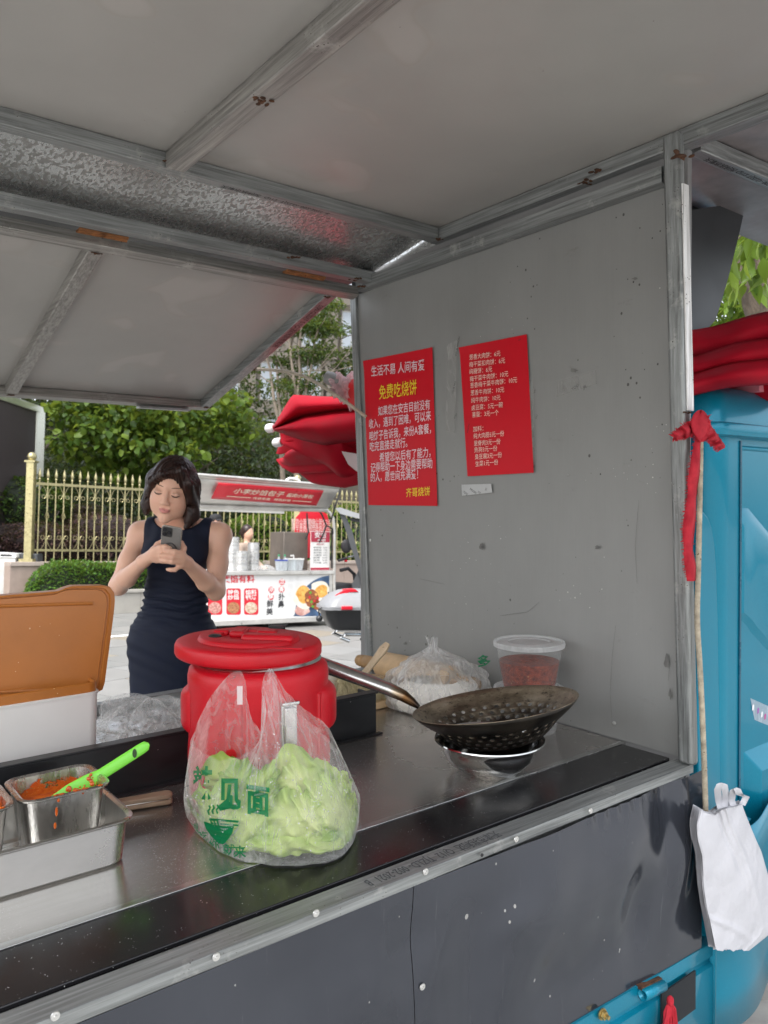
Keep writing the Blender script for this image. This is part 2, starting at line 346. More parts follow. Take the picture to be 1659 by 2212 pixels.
def panel_material():
    m, nt, b = base_mat('dark_painted_panel')
    n1 = nd(nt, 'ShaderNodeTexNoise', Vector=mapv(nt, (1,1,.7)), Scale=3.5, Detail=6., Roughness=.6)
    c = mixc(nt, n1, (.046,.051,.064), (.076,.083,.100))
    vo = nd(nt, 'ShaderNodeTexVoronoi', Vector=mapv(nt, (1,1,.75)), Scale=38.)
    n3 = nd(nt, 'ShaderNodeTexNoise', Vector=mapv(nt, loc=(3,1,3)), Scale=5., Detail=4.)
    sp = math_(nt, 'LESS_THAN', vo, math_(nt, 'MULTIPLY', ramp(nt, n3, (.46, 0.), (.7, 1.)), .17))
    c = mixc(nt, math_(nt, 'MULTIPLY', sp, .75), c, (.5,.5,.48))
    n4 = nd(nt, 'ShaderNodeTexNoise', Vector=mapv(nt, (30,1,1.1)), Scale=4., Detail=6., Roughness=.75)
    c = mixc(nt, math_(nt, 'MULTIPLY', ramp(nt, n4, (.64, 0.), (.74, 1.)), .28), c, (.32,.32,.32))
    setp(nt, b, Base_Color=c, Metallic=.6, Roughness=nd(nt, 'ShaderNodeMapRange', Value=n1, i1=.2, i2=.8, i3=.09, i4=.22), Coat_Weight=.1)
    bump(nt, b, nd(nt, 'ShaderNodeTexNoise', Vector=mapv(nt), Scale=5., Detail=2.), .14, .03); return m
PANEL = panel_material()
RIV = M('aluminium_rivet', (.68,.68,.66), .35, .8, .2, 30)

DKS = M('dark_sheet', (.022,.025,.028), .5, .2)
SB = (.8, 1.6, H)
stall = root('food_stall', 'open grey metal food stall with galvanised roof frame, steel counter and dark front panel', 'food stall', SB, stall=True)
def sp(mb, name, mats, parent=None, **k): return mb.build(name, mats, parent or stall, base=SB, **k)
XL = -.9; YN = .05
# --- roof
roof = sp(MB().box(XL, 1.742, YN, 1.925, .8605, .872), 'roof_sheet', ROOF, bevel=.001)
sp(MB().box(1.698, 1.742, YN, 1.93, .82, .86), 'edge_beam', GY, roof, bevel=.003)
sp(MB().box(XL, 1.697, 1.885, 1.925, .82, .86), 'cross_beam', GX, roof, bevel=.003)
sp(MB().box(.783, .833, YN, 1.884, .818, .8602), 'middle_beam', GYw, roof, bevel=.003)
sp(MB().box(-.62, -.57, YN, 1.884, .818, .8602), 'middle_beam', GYw, roof, bevel=.003)
sp(MB().box(XL, 1.697, YN, YN+.04, .82, .86), 'cross_beam', GX, roof, bevel=.003)
def weld(p, r, seed, name='weld', par=None):
    rs = random.Random(seed); mb = MB()
    for k in range(12):
        mb.sphere((p[0]+rs.gauss(0,.6)*r, p[1]+rs.gauss(0,.6)*r, p[2]+rs.uniform(-.4,.4)*r*.4), (r*rs.uniform(.2,.55), r*rs.uniform(.2,.55), r*rs.uniform(.1,.25)), 7, 5)
    return sp(mb, name, RUST, par or roof)
weld((1.70,1.885,.822), .012, 1); weld((.785,1.883,.835), .008, 2); weld((.81,1.45,.818), .014, 3); weld((1.700,1.27,.838), .018, 4); weld((1.700,1.31,.822), .014, 5)
mb = MB(); fn = lambda a, b: (a, 1.904+b, .8192)
text_on(mb, '天津市兆利达  Q/12  TJZLD- 002-2021  B', .024, lambda a, b: (1.42+(a)*1.0, 1.905-b, .8192), align='LEFT', fit=None, bold=.008) if False else None
p0 = on(470, 408, 2, .8192); p1 = on(700, 468, 2, .8192)
text_on(mb, '天津市兆利达  Q/12  TJZLD- 002-2021  B', .02, lambda a, b: (p0[0]+a, 1.905+b, .8193), fit=p1[0]-p0[0], bold=.01)
sp(mb, 'printed_text', INK, roof, smooth=False)
# --- zinc strip between roof and flap
zs = MB().grid(lambda a, b: (XL+(1.72-XL)*a, 1.926+.344*b, .862-.052*b+.004*math.sin(a*17)*math.sin(b*3)), 40, 8)
zinc = sp(zs, 'zinc_sheet', SPAN, ang=180)
sp(MB().box(XL, 1.722, 2.228, 2.268, .757, .797), 'eave_beam', GX, bevel=.003)
weld((1.36,2.226,.782), .016, 6, par=zinc); weld((1.62,2.24,.76), .016, 7, par=zinc); weld((1.70,2.25,.77), .02, 8, par=zinc)
# --- flap: hinged beyond the eave beam, propped out over the customers
F0 = np.array([2.332, .740]); F1 = np.array([3.443, .42]); fd = (F1-F0)/np.linalg.norm(F1-F0); FLn = np.linalg.norm(F1-F0); fnrm = np.array([-fd[1], fd[0]])
def FL(x, s, n): q = F0+fd*s+fnrm*n; return (x, q[0], q[1])
def fbox(x0, x1, s0, s1, n0, n1): 
    return MB().hexa([FL(x0,s0,n0),FL(x1,s0,n0),FL(x1,s1,n0),FL(x0,s1,n0),FL(x0,s0,n1),FL(x1,s0,n1),FL(x1,s1,n1),FL(x0,s1,n1)])
XF = 1.618
fs = MB().grid(lambda a, b: FL(XL+(XF-XL)*a, FLn*b, .0202+.006*math.sin(a*23+b*4)*math.sin(b*3.14)*math.sin(a*3.14)), 60, 24)
flap = sp(fs, 'flap_sheet', ROOF, ang=180, solid=.002)
sp(fbox(XL, 1.69, -.02, .02, -.018, .018), 'flap_beam', GXw, flap, bevel=.003)
sp(fbox(XL, XF, FLn-.04, FLn, -.018, .018), 'flap_beam', GXw, flap, bevel=.003)
def flx(u, v):                                   # point of the flap's frame plane under a pixel
    r = RS.T @ cray(u, v); n3 = np.array([0, fnrm[0], fnrm[1]]); p3 = np.array([0, F0[0], F0[1]])
    return r*(n3@p3)/(n3@r)
xr = (flx(190, 545)[0]+flx(30, 838)[0])/2
for nm, x0, mat_ in (('flap_rib', xr-.02, GYw), ('flap_edge', XF-.045, GY), ('flap_rib', -.6, GYw)):
    sp(fbox(x0, x0+.045, .021, FLn-.041, -.018, .018), nm, mat_, flap, bevel=.003)
weld(FL(XF-.03, .03, -.018), .012, 9, par=flap); weld(FL(XF-.02, FLn-.04, -.018), .014, 10, par=flap); weld(FL(xr, .02, -.019), .010, 11, par=flap); weld(FL(xr, FLn-.03, -.018), .012, 12, par=flap)
mb = MB()
text_on(mb, '天津市兆利达 Q/12 TJZLD-002', .03, lambda a, b: FL(XF-.0225+b, .05+.40-a, -.0188), fit=.36, bold=.01)
sp(mb, 'printed_text', M('worn_ink', (.06,.06,.06), .7, 0, .4, 60), flap, smooth=False)
for x0 in (on(165, 480, 1, 2.3)[0], on(215, 492, 1, 2.3)[0], on(612, 590, 1, 2.3)[0], on(655, 601, 1, 2.3)[0]):
    sp(MB().box(x0, x0+.075, 2.272, 2.306, .752, .758).tube([(x0, 2.288, .752), (x0+.075, 2.288, .752)], .006, 8), 'hinge', HING, flap)
# small metal tab under the flap's outer edge
a0 = FL(1.28, FLn-.02, -.03); sp(MB().box(a0[0], a0[0]+.24, a0[1]-.02, a0[1]+.02, a0[2]-.004, a0[2]+.004), 'flap_tab', GX, flap)
sp(MB().box(XL, 1.76, 2.2695, 2.56, .812, .822), 'dark_gap_sheet', DKS, zinc)  # added dark sheet; hides the sky behind the hinge gap so it reads dark
# --- side wall
wf_b, wf_t = on(806, 1440, 0, 1.722), on(771, 640, 0, 1.722); wn_t, wn_b = on(1461, 395, 0, 1.722), on(1477, 1640, 0, 1.722)
def wq(a, b):
    y = (1-b)*((1-a)*wf_b[1]+a*wn_b[1])+b*((1-a)*wf_t[1]+a*wn_t[1]); z = (1-b)*(H+.002)+b*.746
    d = .004*math.sin(a*9+b*5)*math.sin(b*7)*math.sin(a*3.1)
    if a > .97: d += .004*math.sin(b*31)
    return (1.722-d*.6, y, z)
wall = sp(MB().grid(wq, 44, 44), 'side_wall', WALL, ang=180)
sp(MB().box(1.727, 1.745, 1.034, 2.36, -1.0, .8195), 'wall_backing', M('outer_sheet', (.25,.25,.25), .5, .3), wall)
sp(MB().box(1.686, 1.720, 1.078, 2.325, .745, .7465).box(1.686, 1.6875, 1.078, 2.325, .7467, .785).box(1.6877, 1.720, 1.078, 2.325, .7835, .785).box(1.7185, 1.720, 1.078, 2.325, .7467, .7833), 'top_rail', GY, wall, bevel=.0006)
weld((1.712, 1.062, .775), .016, 21, par=wall); weld((1.703, 1.055, .745), .012, 22, par=wall)
mb = MB().tube([(1.716,1.06,.735),(1.706,1.058,.725),(1.702,1.057,.705),(1.708,1.056,.695),(1.714,1.056,.70)], .003, 6); sp(mb, 'wire_hook', RUST, wall)
sp(MB().add([(1.727,1.93,.8195),(1.727,2.36,.8195),(1.727,2.36,.812),(1.727,2.27,.812),(1.727,1.93,.866)],[(0,1,3,4),(1,2,3)]), 'gable_plate', SPAN, wall, smooth=False, solid=.004)
sp(MB().box(1.688, 1.752, 2.272, 2.352, .7455, .8115), 'corner_plate', DKS, wall, bevel=.003); weld((1.69, 2.268, .75), .018, 25, par=wall)
# far edge post and near post
def slant(x0, x1, yb, yt, wid, z0, z1):
    return MB().hexa([(x0,yb,z0),(x1,yb,z0),(x1,yb+wid,z0),(x0,yb+wid,z0),(x0,yt,z1),(x1,yt,z1),(x1,yt+wid,z1),(x0,yt+wid,z1)])
sp(slant(1.712, 1.752, wf_b[1]-.004, wf_t[1]-.004, .036, H, .745), 'far_post', GZ, wall, bevel=.002)
pb, pt = on(1512, 1640, 1, .985), on(1482, 345, 1, .985)
def postx(z): t = (z-pb[2])/(pt[2]-pb[2]); return pb[0]*(1-t)+pt[0]*t
def ppart(name, w0, w1, ya, yb, z0, z1, mat_, bev=.003):
    xa, xb = postx(z0), postx(z1)
    return sp(MB().hexa([(xa-w1,ya,z0),(xa-w0,ya,z0),(xa-w0,yb,z0),(xa-w1,yb,z0),(xb-w1,ya,z1),(xb-w0,ya,z1),(xb-w0,yb,z1),(xb-w1,yb,z1)]), name, mat_, wall, bevel=bev)
ppart('near_post', -.004, .024, .989, 1.03, H+.001, .819, GZ, .008)
WT = galv('white_zinc_trim', (9,9,.3), (.75,.74,.71), .5, .2)
ppart('corner_trim', -.008, .017, .984, .9885, .19, .70, WT, .001)
weld((postx(.7)-.02, .99, .76), .02, 23, par=wall); weld((postx(.19)-.016, .986, .185), .008, 24, par=wall)
rv = MB().lathe([(.0001,.0036),(.002,.0036),(.0024,.0022),(.0052,.0016),(.0056,0)], 12)
rivm = rv.build('rivet', RIV); rmesh = rivm.data; bpy.data.objects.remove(rivm)
def rivet(p, rot, par, s=1.):
    o = bpy.data.objects.new('rivet', rmesh); C.objects.link(o); o.parent = par
    o.location = Vector([float(x) for x in p])-Vector(SB); o.rotation_euler = rot; o.scale = (s,)*3; return o
for u, v in ((1450,645),(1455,1043),(1475,1571),(1327,1562),(800,1167)):
    q = on(u, v, 0, 1.7195); rivet(q, (0, -math.pi/2, 0), wall, 1.0)
# marks of old tape and scratches on the wall
TAPE = film('cloudy_tape', (.62,.62,.6), .25, .35, .2)
def wallmark(pts, name, mat_, x=1.7168, par=None):
    mb = MB(); q = [on(u, v, 0, 1.722) for u, v in pts]; mb.add([(x, p[1], p[2]) for p in q], [tuple(range(len(q)))]); return mb
for i, pts in enumerate((((968,745),(990,735),(985,935),(966,930)), ((1146,820),(1155,822),(1158,1000),(1150,1000)), ((1205,825),(1290,800),(1292,830),(1205,858)))):
    sp(wallmark(pts, 'tape_residue', TAPE), 'tape_residue', TAPE, wall, smooth=False)
mb = MB()
for i, (u, v, s, t, rz) in enumerate(((985,770,.010,'YOUR MOON',75),(978,850,.010,'OUR MO',70),(982,905,.009,'YOU',60),(1010,935,.009,'MOON',75),(1155,850,.008,'YO',80),(1158,905,.008,'OU',70),(1235,842,.012,'YOU',25),(1260,838,.012,'JR',20),(1040,1182,.014,'o,',30),(1285,1185,.010,'~.',10),(1152,1010,.009,'ur',60),(1120,735,.009,'oo',20))):
    q = on(u, v, 0, 1.7165); c_, s_ = math.cos(R_(rz)), math.sin(R_(rz))
    text_on(mb, t, s, lambda a, b: (1.7163, q[1]-(a*c_-b*s_), q[2]+(a*s_+b*c_)))
sp(mb, 'print_marks', INK, wall, smooth=False)
def resamp0(pts, n):
    p = np.array(pts, float); L = np.r_[0, np.cumsum(np.linalg.norm(np.diff(p, axis=0), axis=1))]; t = np.linspace(0, L[-1], n); return np.stack([np.interp(t, L, p[:, k]) for k in range(p.shape[1])], 1)
SCR = M('scratch_mark', (.15,.148,.142), .7, 0, .3, 40)
for k, pl in enumerate(([(1330,1350),(1322,1420),(1318,1500),(1322,1555)], [(1380,1080),(1372,1180),(1376,1260)], [(1440,1425),(1446,1440),(1444,1470)], [(905,1250),(960,1262)], [(1080,1330),(1140,1322),(1165,1300)])):
    sp(MB().tube([np.array(on(u, v, 0, 1.7172))*[0,1,1]+[1.7172,0,0] for u, v in resamp0(pl, 12)], [.0002]+[.0004]*10+[.0002], 4), 'scratch', SCR, wall)
for k, (u, v, a_, b_) in enumerate(((1440,1430,6,16),(1448,1500,4,12),(1240,800,9,5),(1372,602,7,3),(1218,840,6,4),(1040,1180,5,8),(1452,700,4,3),(1290,1182,7,4),(875,1390,5,4),(1120,1420,4,3))):
    rs_ = random.Random(k); sp(MB().add([np.array(on(u+a_*math.cos(t)*rs_.uniform(.5,1.2), v+b_*math.sin(t)*rs_.uniform(.5,1.2), 0, 1.7170)) for t in np.linspace(0, 6.283, 12)[:-1]], [tuple(range(11))]), 'scuff', SCR, wall, smooth=False)
# --- counter
ct = MB().box(XL, 1.7175, 1.213, 2.30, H-.012, H)
counter = sp(ct, 'steel_top', CTOP, bevel=.001)
sp(MB().box(XL, 1.7175, 1.196, 1.2125, H-.012, H+.0012), 'edge_strip', ALU, counter, bevel=.0008)
sp(MB().box(XL, 1.705, 1.063, 1.1955, H-.014, H-.001), 'black_strip', BLK, counter, bevel=.002)
sp(MB().box(XL, 1.700, 1.049, 1.0622, H-.03, H-.008), 'rubber_seam', M('dirty_rubber', (.018,.017,.016), .7, 0, .5, 25, bmp=.5, bscale=70, specks=.2, scol=(.3,.29,.27), sscale=120), counter, bevel=.004)
sp(MB().box(XL, 1.266, 1.662, 1.667, H+.0, -.533).box(XL, 1.272, 1.6595, 1.69, -.5328, -.528).box(1.2605, 1.2655, 1.6675, 1.74, H, -.5332).box(XL, 1.275, 1.645, 1.6618, H+.0005, H+.005).box(XL,1.262,1.6672,1.69,H,-.56), 'upstand', LIPM, counter, bevel=.0015)
sp(MB().box(XL, 1.20, 2.29, 2.33, H-.03, H+.035), 'back_rim', GX, counter, bevel=.003)
sp(MB().box(1.20, 1.71, 2.29, 2.33, H-.03, H+.003), 'back_rim', GX, counter, bevel=.003)
sp(MB().grid(lambda a, b: (XL+(1.0-XL)*a, 2.02+.262*b, H+.006+.010*abs(math.sin(a*31+b*5))*(.3+.7*math.sin(b*3.1))), 90, 16), 'foil_sheet', M('aluminium_foil', (.62,.62,.61), .3, .9, .15, 30, bmp=.8, bscale=25, bdist=.01), counter, ang=180)
# front frame, front panel
sp(MB().box(XL, 1.704, 1.002, 1.0485, H-.006, H).box(XL, 1.704, 1.0, 1.0018, H-.02, H+.0005), 'front_rail', GX, bevel=.001)
mb = MB()
for a, b, t in ((1070, 1120, 0), ):
    q0, q1 = on(772, 1897, 2, H), on(1065, 1795, 2, H)
    text_on(mb, '天津市兆利达  Q/12  TJZLD- 002-2021  B', .03, lambda x, y: (q1[0]-x, 1.0255-y, H+.0006), fit=q1[0]-q0[0], bold=.012)
sp(mb, 'printed_text', M('faded_ink', (.07,.075,.08), .7, 0, .5, 90), counter, smooth=False)
dents = [(1.20,-.80,.10,.16,.010),(1.44,-.78,.14,.10,.014),(.98,-.86,.07,.2,-.008),(1.58,-.72,.06,.10,-.012),(1.63,-.84,.05,.12,.014),(.5,-.9,.2,.1,.008),(1.30,-.98,.2,.08,-.008),(1.48,-.9,.05,.12,-.010)]
_rd = random.Random(33); dents += [(_rd.uniform(.3,1.7), _rd.uniform(-1.05,-.68), _rd.uniform(.03,.12), _rd.uniform(.03,.12), _rd.uniform(-.005,.006)) for _ in range(22)]
rip = lambda x, z: (.0022*math.sin(x*150)*math.exp(-((z+.665)/.018)**2) if 1.3 < x < 1.5 else 0)
def pan(x, z): return 1.0-sum(d*math.exp(-((x-cx)/sx)**2-((z-cz)/sz)**2) for cx, cz, sx, sz, d in dents)*1.7-rip(x, z)
def zb(x): return -1.0215-.0415*x
seam = .846
p1 = sp(MB().grid(lambda a, b: ((x := XL+(seam-.0048-XL)*a), pan(x, (z := (H-.0205)*(1-b)+zb(x)*b)), z), 70, 34), 'front_panel', PANEL, ang=180)
p2 = sp(MB().grid(lambda a, b: ((x := seam-.004+(1.745-seam)*a), pan(x, (z := (H-.0205)*(1-b)+zb(x)*b))-.0009, z), 100, 44), 'front_panel', PANEL, ang=180)
for u, v in ((118,2192),(465,2065),(682,1972),(918,1882),(1109,1810),(1269,1749),(913,2132)):
    q = on(u, v, 1, 1.0); rivet((q[0], pan(q[0], q[2])-.0026, q[2]), (math.pi/2, 0, 0), p2 if q[0] > seam else p1, 1.05)
for u, v in ((1037,1845),(1416,1711)):
    q = on(u, v, 1, 1.0); o = sp(MB().lathe([(.0001,.0012),(.0032,.0012),(.0034,0)], 12), 'rivet_hole', INK, p2); o.data.transform(Matrix.Translation(Vector(SB))); o.location = Vector((float(q[0]), pan(q[0], q[2])-.0025, float(q[2])))-Vector(SB); o.rotation_euler = (math.pi/2, 0, 0)
sp(MB().box(XL, 1.74, 1.036, 1.046, -1.3, H-.035), 'inner_wall', M('outer_sheet', (.2,.2,.2)), bevel=0)
# --- small rear roof over the cab, right of the wall
RR = M('rear_sheet', (.46,.45,.45), .4, .35, .2, 8)
rr = sp(MB().box(1.744, 2.9, .12, 1.35, .868, .876), 'rear_roof', M('dull_rear_sheet', (.26,.24,.24), .5, .4, .3, 9))
q0, q1 = on(1500, 335, 2, .83), on(1659, 400, 2, .83)
dx, dy = q1[0]-q0[0], q1[1]-q0[1]; ln = math.hypot(dx, dy); dx /= ln; dy /= ln
bq = MB().bar((q0[0]-.02*dx, q0[1]-.02*dy-.012, .845), (q0[0]+1.1*dx, q0[1]+1.1*dy-.012, .845), .04, .04); sp(bq, 'rear_beam', GX, rr, bevel=.003)
mb = MB(); text_on(mb, '天津市兆利达 Q/12 TJZLD- 002-2021 B', .02, lambda a, b: (q0[0]+.03*dx+a*dx-b*dy, q0[1]+.03*dy+a*dy+b*dx-.012, .8244), fit=.36, bold=.01); sp(mb, 'printed_text', INK, rr, smooth=False)
dq = [on(u, v, 1, 1.3) for u, v in ((1485,345),(1600,392),(1690,428),(1690,440),(1600,455),(1485,480))]
sp(MB().add([(p[0],1.3,p[2]) for p in dq]+[(p[0],1.31,p[2]) for p in dq],[tuple(range(6)),tuple(range(11,5,-1))]+[(i,6+i,6+(i+1)%6,(i+1)%6) for i in range(6)]), 'rear_dark_sheet', DKS, rr, smooth=False)  # dark sheet filling the dark area behind the rear beam
DK = M('dark_canopy_sheet', (.035,.038,.042), .42, .2, .2, 5)
yc = 1.25
cv = [on(u, v, 1, yc) for u, v in ((1485,455),(1612,436),(1598,500),(1576,590),(1556,660),(1545,692),(1527,712),(1500,735),(1485,745))]
sp(MB().add([(p[0], yc, p[2]) for p in cv]+[(p[0], yc+.006, p[2]) for p in cv], [tuple(range(9)), tuple(range(17, 8, -1))]+[(i, 9+i, 9+(i+1) % 9, (i+1) % 9) for i in range(9)]), 'side_curtain_sheet', DK, rr, smooth=False)

# ================================================================== VEGETATION
def leaf_mat(name, c1, c2, c3=None, tr=.35, rough=.45):
    m, nt, b = base_mat(name); out = nt.nodes['Material Output']
    at = nd(nt, 'ShaderNodeAttribute', 'Fac', at=dict(attribute_name='rnd'))
    c = ramp(nt, at, (0., c1), (.6, c2), (1., c3 or c2))
    setp(nt, b, Base_Color=c, Roughness=rough); b.inputs['Specular IOR Level'].default_value = .25
    tl = nd(nt, 'ShaderNodeBsdfTranslucent', Color=mixc(nt, .6, c, (.30,.36,.04)))
    ms = nd(nt, 'ShaderNodeMixShader', Fac=tr, i1=b.outputs[0], i2=tl); nt.links.new(ms, out.inputs[0]); _mc[name] = m; return m
def leaf_cloud(name, pts, size, mat_, parent=None, aspect=.5, droop=.4, base=(0,0,0), jitter=.35, outward=None, shape=None, fold=.18):
    """pts (n,3): one leaf at each; every leaf is a folded pointed blade"""
    n = len(pts); pts = np.asarray(pts)-np.asarray(base)
    th = rng.uniform(0, 2*np.pi, n); el = rng.normal(-droop, .45, n)
    d = np.stack([np.cos(th)*np.cos(el), np.sin(th)*np.cos(el), np.sin(el)], 1)
    if outward is not None: d = d+outward*.8; d /= np.linalg.norm(d, axis=1)[:, None]
    up = rng.normal(0, .45, (n, 3))+[0, 0, 1]; sx = np.cross(d, up); sx /= np.linalg.norm(sx, axis=1)[:, None]+1e-9; nr = np.cross(sx, d)
    s = size*(1+rng.uniform(-jitter, jitter, n))[:, None]
    prof = shape or [(0, 0), (.25, .8), (.5, 1.), (.78, .55), (1., 0)]
    vs = []; 
    for t, w_ in prof:
        mid = pts+d*s*t-nr*s*.22*t*t
        if w_ == 0: vs.append(mid)
        else:
            e = sx*s*aspect*.5*w_
            vs += [mid-e+nr*s*fold*w_*.5, mid, mid+e+nr*s*fold*w_*.5]
    k = len(vs); V = np.stack(vs, 1).reshape(-1, 3)
    F = []; prev = [0]; idx = 1
    for t, w_ in prof[1:]:
        cur = [idx] if w_ == 0 else [idx, idx+1, idx+2]; idx += len(cur)
        if len(prev) == 1 and len(cur) == 3: F += [(prev[0], cur[0], cur[1]), (prev[0], cur[1], cur[2])]
        elif len(cur) == 1: F += [(prev[0], cur[0], prev[1]), (prev[1], cur[0], prev[2])]
        else: F += [(prev[0], cur[0], cur[1]), (prev[0], cur[1], prev[1]), (prev[1], cur[1], cur[2]), (prev[1], cur[2], prev[2])]
        prev = cur
    F = np.array(F); nf = len(F); A = (F[None]+(np.arange(n)*k)[:, None, None]).reshape(-1)
    me = bpy.data.meshes.new(name); me.vertices.add(n*k); me.vertices.foreach_set('co', V.ravel())
    me.loops.add(len(A)); me.loops.foreach_set('vertex_index', A.astype(np.int32)); me.polygons.add(n*nf)
    me.polygons.foreach_set('loop_start', np.arange(0, len(A), 3, dtype=np.int32)); me.polygons.foreach_set('loop_total', np.full(n*nf, 3, dtype=np.int32))
    me.update(calc_edges=True); at = me.attributes.new('rnd', 'FLOAT', 'POINT'); at.data.foreach_set('value', np.repeat(rng.uniform(0, 1, n), k))
    me.materials.append(mat_); o = bpy.data.objects.new(name, me); C.objects.link(o)
    if parent is not None: o.parent = parent
    return o
SHORT = [(0, 0), (.5, 1.), (1., 0)]
def in_blobs(n, blobs, shell=.55):
    w_ = np.array([b[3]*b[4]*b[5] for b in blobs])**.75; ix = rng.choice(len(blobs), n, p=w_/w_.sum()); B = np.array(blobs)[ix]
    d = rng.normal(size=(n, 3)); d /= np.linalg.norm(d, axis=1)[:, None]; r = shell+(1-shell)*rng.uniform(0, 1, n)**.6
    return B[:, :3]+d*r[:, None]*B[:, 3:6], d
def blob_set(c, ext, k, r0, r1):
    out = []
    for i in range(k):
        d = rng.normal(size=3); d /= np.linalg.norm(d); q = np.asarray(c)+d*np.asarray(ext)*rng.uniform(.25, .9); r = rng.uniform(r0, r1); out.append((*q, r, r, r*.8))
    return out
def limb(mb, a, b, r0, r1, wob=.06, n=6, seg=7):
    a = np.asarray(a, float); b = np.asarray(b, float); L = np.linalg.norm(b-a); pts = []; rr = []
    for i in range(n+1):
        t = i/n; pts.append(a*(1-t)+b*t+rng.normal(0, wob*L*.25, 3)*math.sin(math.pi*t)); rr.append(r0*(1-t)+r1*t)
    mb.tube(pts, rr, seg); return pts
BARK = M('grey_bark', (.09,.075,.06), .9, 0, .3, 14, (1,1,.25), bmp=.8, bscale=30, bdist=.02)
BARKP = M('pale_bark', (.20,.165,.13), .85, 0, .25, 10, (1,1,.3), bmp=.5, bscale=30, bdist=.01)
L_BROAD = leaf_mat('broad_green_leaf', (.022,.050,.008), (.062,.118,.017), (.14,.205,.032), .38)
L_HEDGE = leaf_mat('hedge_leaf', (.025,.07,.012), (.06,.15,.02), (.12,.25,.035), .3)
L_DARK = leaf_mat('dark_evergreen_leaf', (.004,.010,.003), (.010,.024,.006), (.024,.045,.010), .15, .6)
L_RED = leaf_mat('dark_red_leaf', (.028,.014,.016), (.065,.034,.036), (.12,.065,.055), .15)
L_SHRUB = leaf_mat('shrub_leaf', (.014,.036,.009), (.034,.076,.015), (.075,.13,.026), .25)
L_YEL = leaf_mat('yellow_green_leaf', (.05,.11,.015), (.12,.22,.025), (.21,.33,.04), .4)
L_FEATH = leaf_mat('feathery_leaf', (.016,.036,.011), (.034,.065,.018), (.06,.105,.028), .3)
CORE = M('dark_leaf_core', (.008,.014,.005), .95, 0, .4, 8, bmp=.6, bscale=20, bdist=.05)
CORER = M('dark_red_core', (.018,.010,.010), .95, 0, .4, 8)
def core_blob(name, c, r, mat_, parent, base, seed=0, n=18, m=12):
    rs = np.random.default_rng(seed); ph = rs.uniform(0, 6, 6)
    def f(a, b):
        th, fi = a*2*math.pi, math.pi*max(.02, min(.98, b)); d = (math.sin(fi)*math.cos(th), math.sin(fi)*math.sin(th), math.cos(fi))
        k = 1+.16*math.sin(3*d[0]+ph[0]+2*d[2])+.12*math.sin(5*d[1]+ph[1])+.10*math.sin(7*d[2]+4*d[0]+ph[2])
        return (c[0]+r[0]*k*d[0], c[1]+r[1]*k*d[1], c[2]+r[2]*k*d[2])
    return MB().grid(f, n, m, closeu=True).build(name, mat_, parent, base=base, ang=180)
def bush(name, label, cat, c, r, size, mat_, n, cm=CORE, group=None, shell=.8, seed=1, aspect=.5):
    base = (c[0], c[1], 0); o = root(name, label, cat, base, group)
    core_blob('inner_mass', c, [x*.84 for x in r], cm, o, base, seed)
    bl = [(*(np.asarray(c)), *r)]
    for i in range(10):
        d = rng.normal(size=3); d[2] = abs(d[2]); d /= np.linalg.norm(d); q = np.asarray(c)+d*np.asarray(r)*.72; s = rng.uniform(.25, .42); bl.append((*q, r[0]*s, r[1]*s, r[2]*s))
    p, d = in_blobs(n, bl, shell); leaf_cloud('foliage', p, size, mat_, o, aspect, 0., base, outward=d, shape=SHORT)
    mb = MB(); 
    for k in range(4): limb(mb, (c[0]+rng.normal()*.05, c[1]+rng.normal()*.05, 0), (c[0]+rng.normal()*r[0]*.4, c[1]+rng.normal()*r[1]*.4, c[2]), .03, .012)
    mb.build('stem', BARK, o, base=base); return o
# clipped hedge in front of the fence
hedge_b = None
def box_hedge(name, label, a, b, depth, z0, z1, size, n, mat_, cm, seed):
    a = np.asarray(a); b = np.asarray(b); d = (b-a); L = np.linalg.norm(d); d /= L; nn = np.array([-d[1], d[0], 0]); base = (*a[:2], 0)
    o = root(name, label, 'hedge', base); rs = np.random.default_rng(seed); ph = rs.uniform(0, 6, 8)
    def env(s, t): return 1+.05*math.sin(s*3.1+ph[0])+.04*math.sin(s*7.3+t*4+ph[1])+.03*math.sin(s*13+ph[2]+t*9)
    def cf(u_, v_):
        ang = math.pi*v_; cs, sn = math.cos(ang), math.sin(ang); cs = math.copysign(abs(cs)**.5, cs); sn = sn**.5; s = L*u_
        k = .93*env(s, v_*3)*max(.02, min(1., s/.45, (L-s)/.45))**.5; return a+d*s+nn*(depth*.5-cs*depth*.5*k)+np.array([0,0,z0+(z1-z0)*sn*k])
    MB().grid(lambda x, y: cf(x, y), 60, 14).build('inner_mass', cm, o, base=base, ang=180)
    ps = []; ds = []
    for _ in range(n):
        u_, v_ = rng.uniform(), rng.uniform(); q = cf(u_, v_); ctr = a+d*L*u_+nn*depth*.5+np.array([0,0,z0+(z1-z0)*.4]); e = q-ctr; e /= np.linalg.norm(e)
        ps.append(q+e*(rng.uniform(-.05, .07)+ (.10 if rng.uniform() < .05 else 0))*(z1-z0)); ds.append(e)
    leaf_cloud('foliage', np.array(ps), size, mat_, o, .42, -.3, base, outward=np.array(ds), shape=SHORT); return o
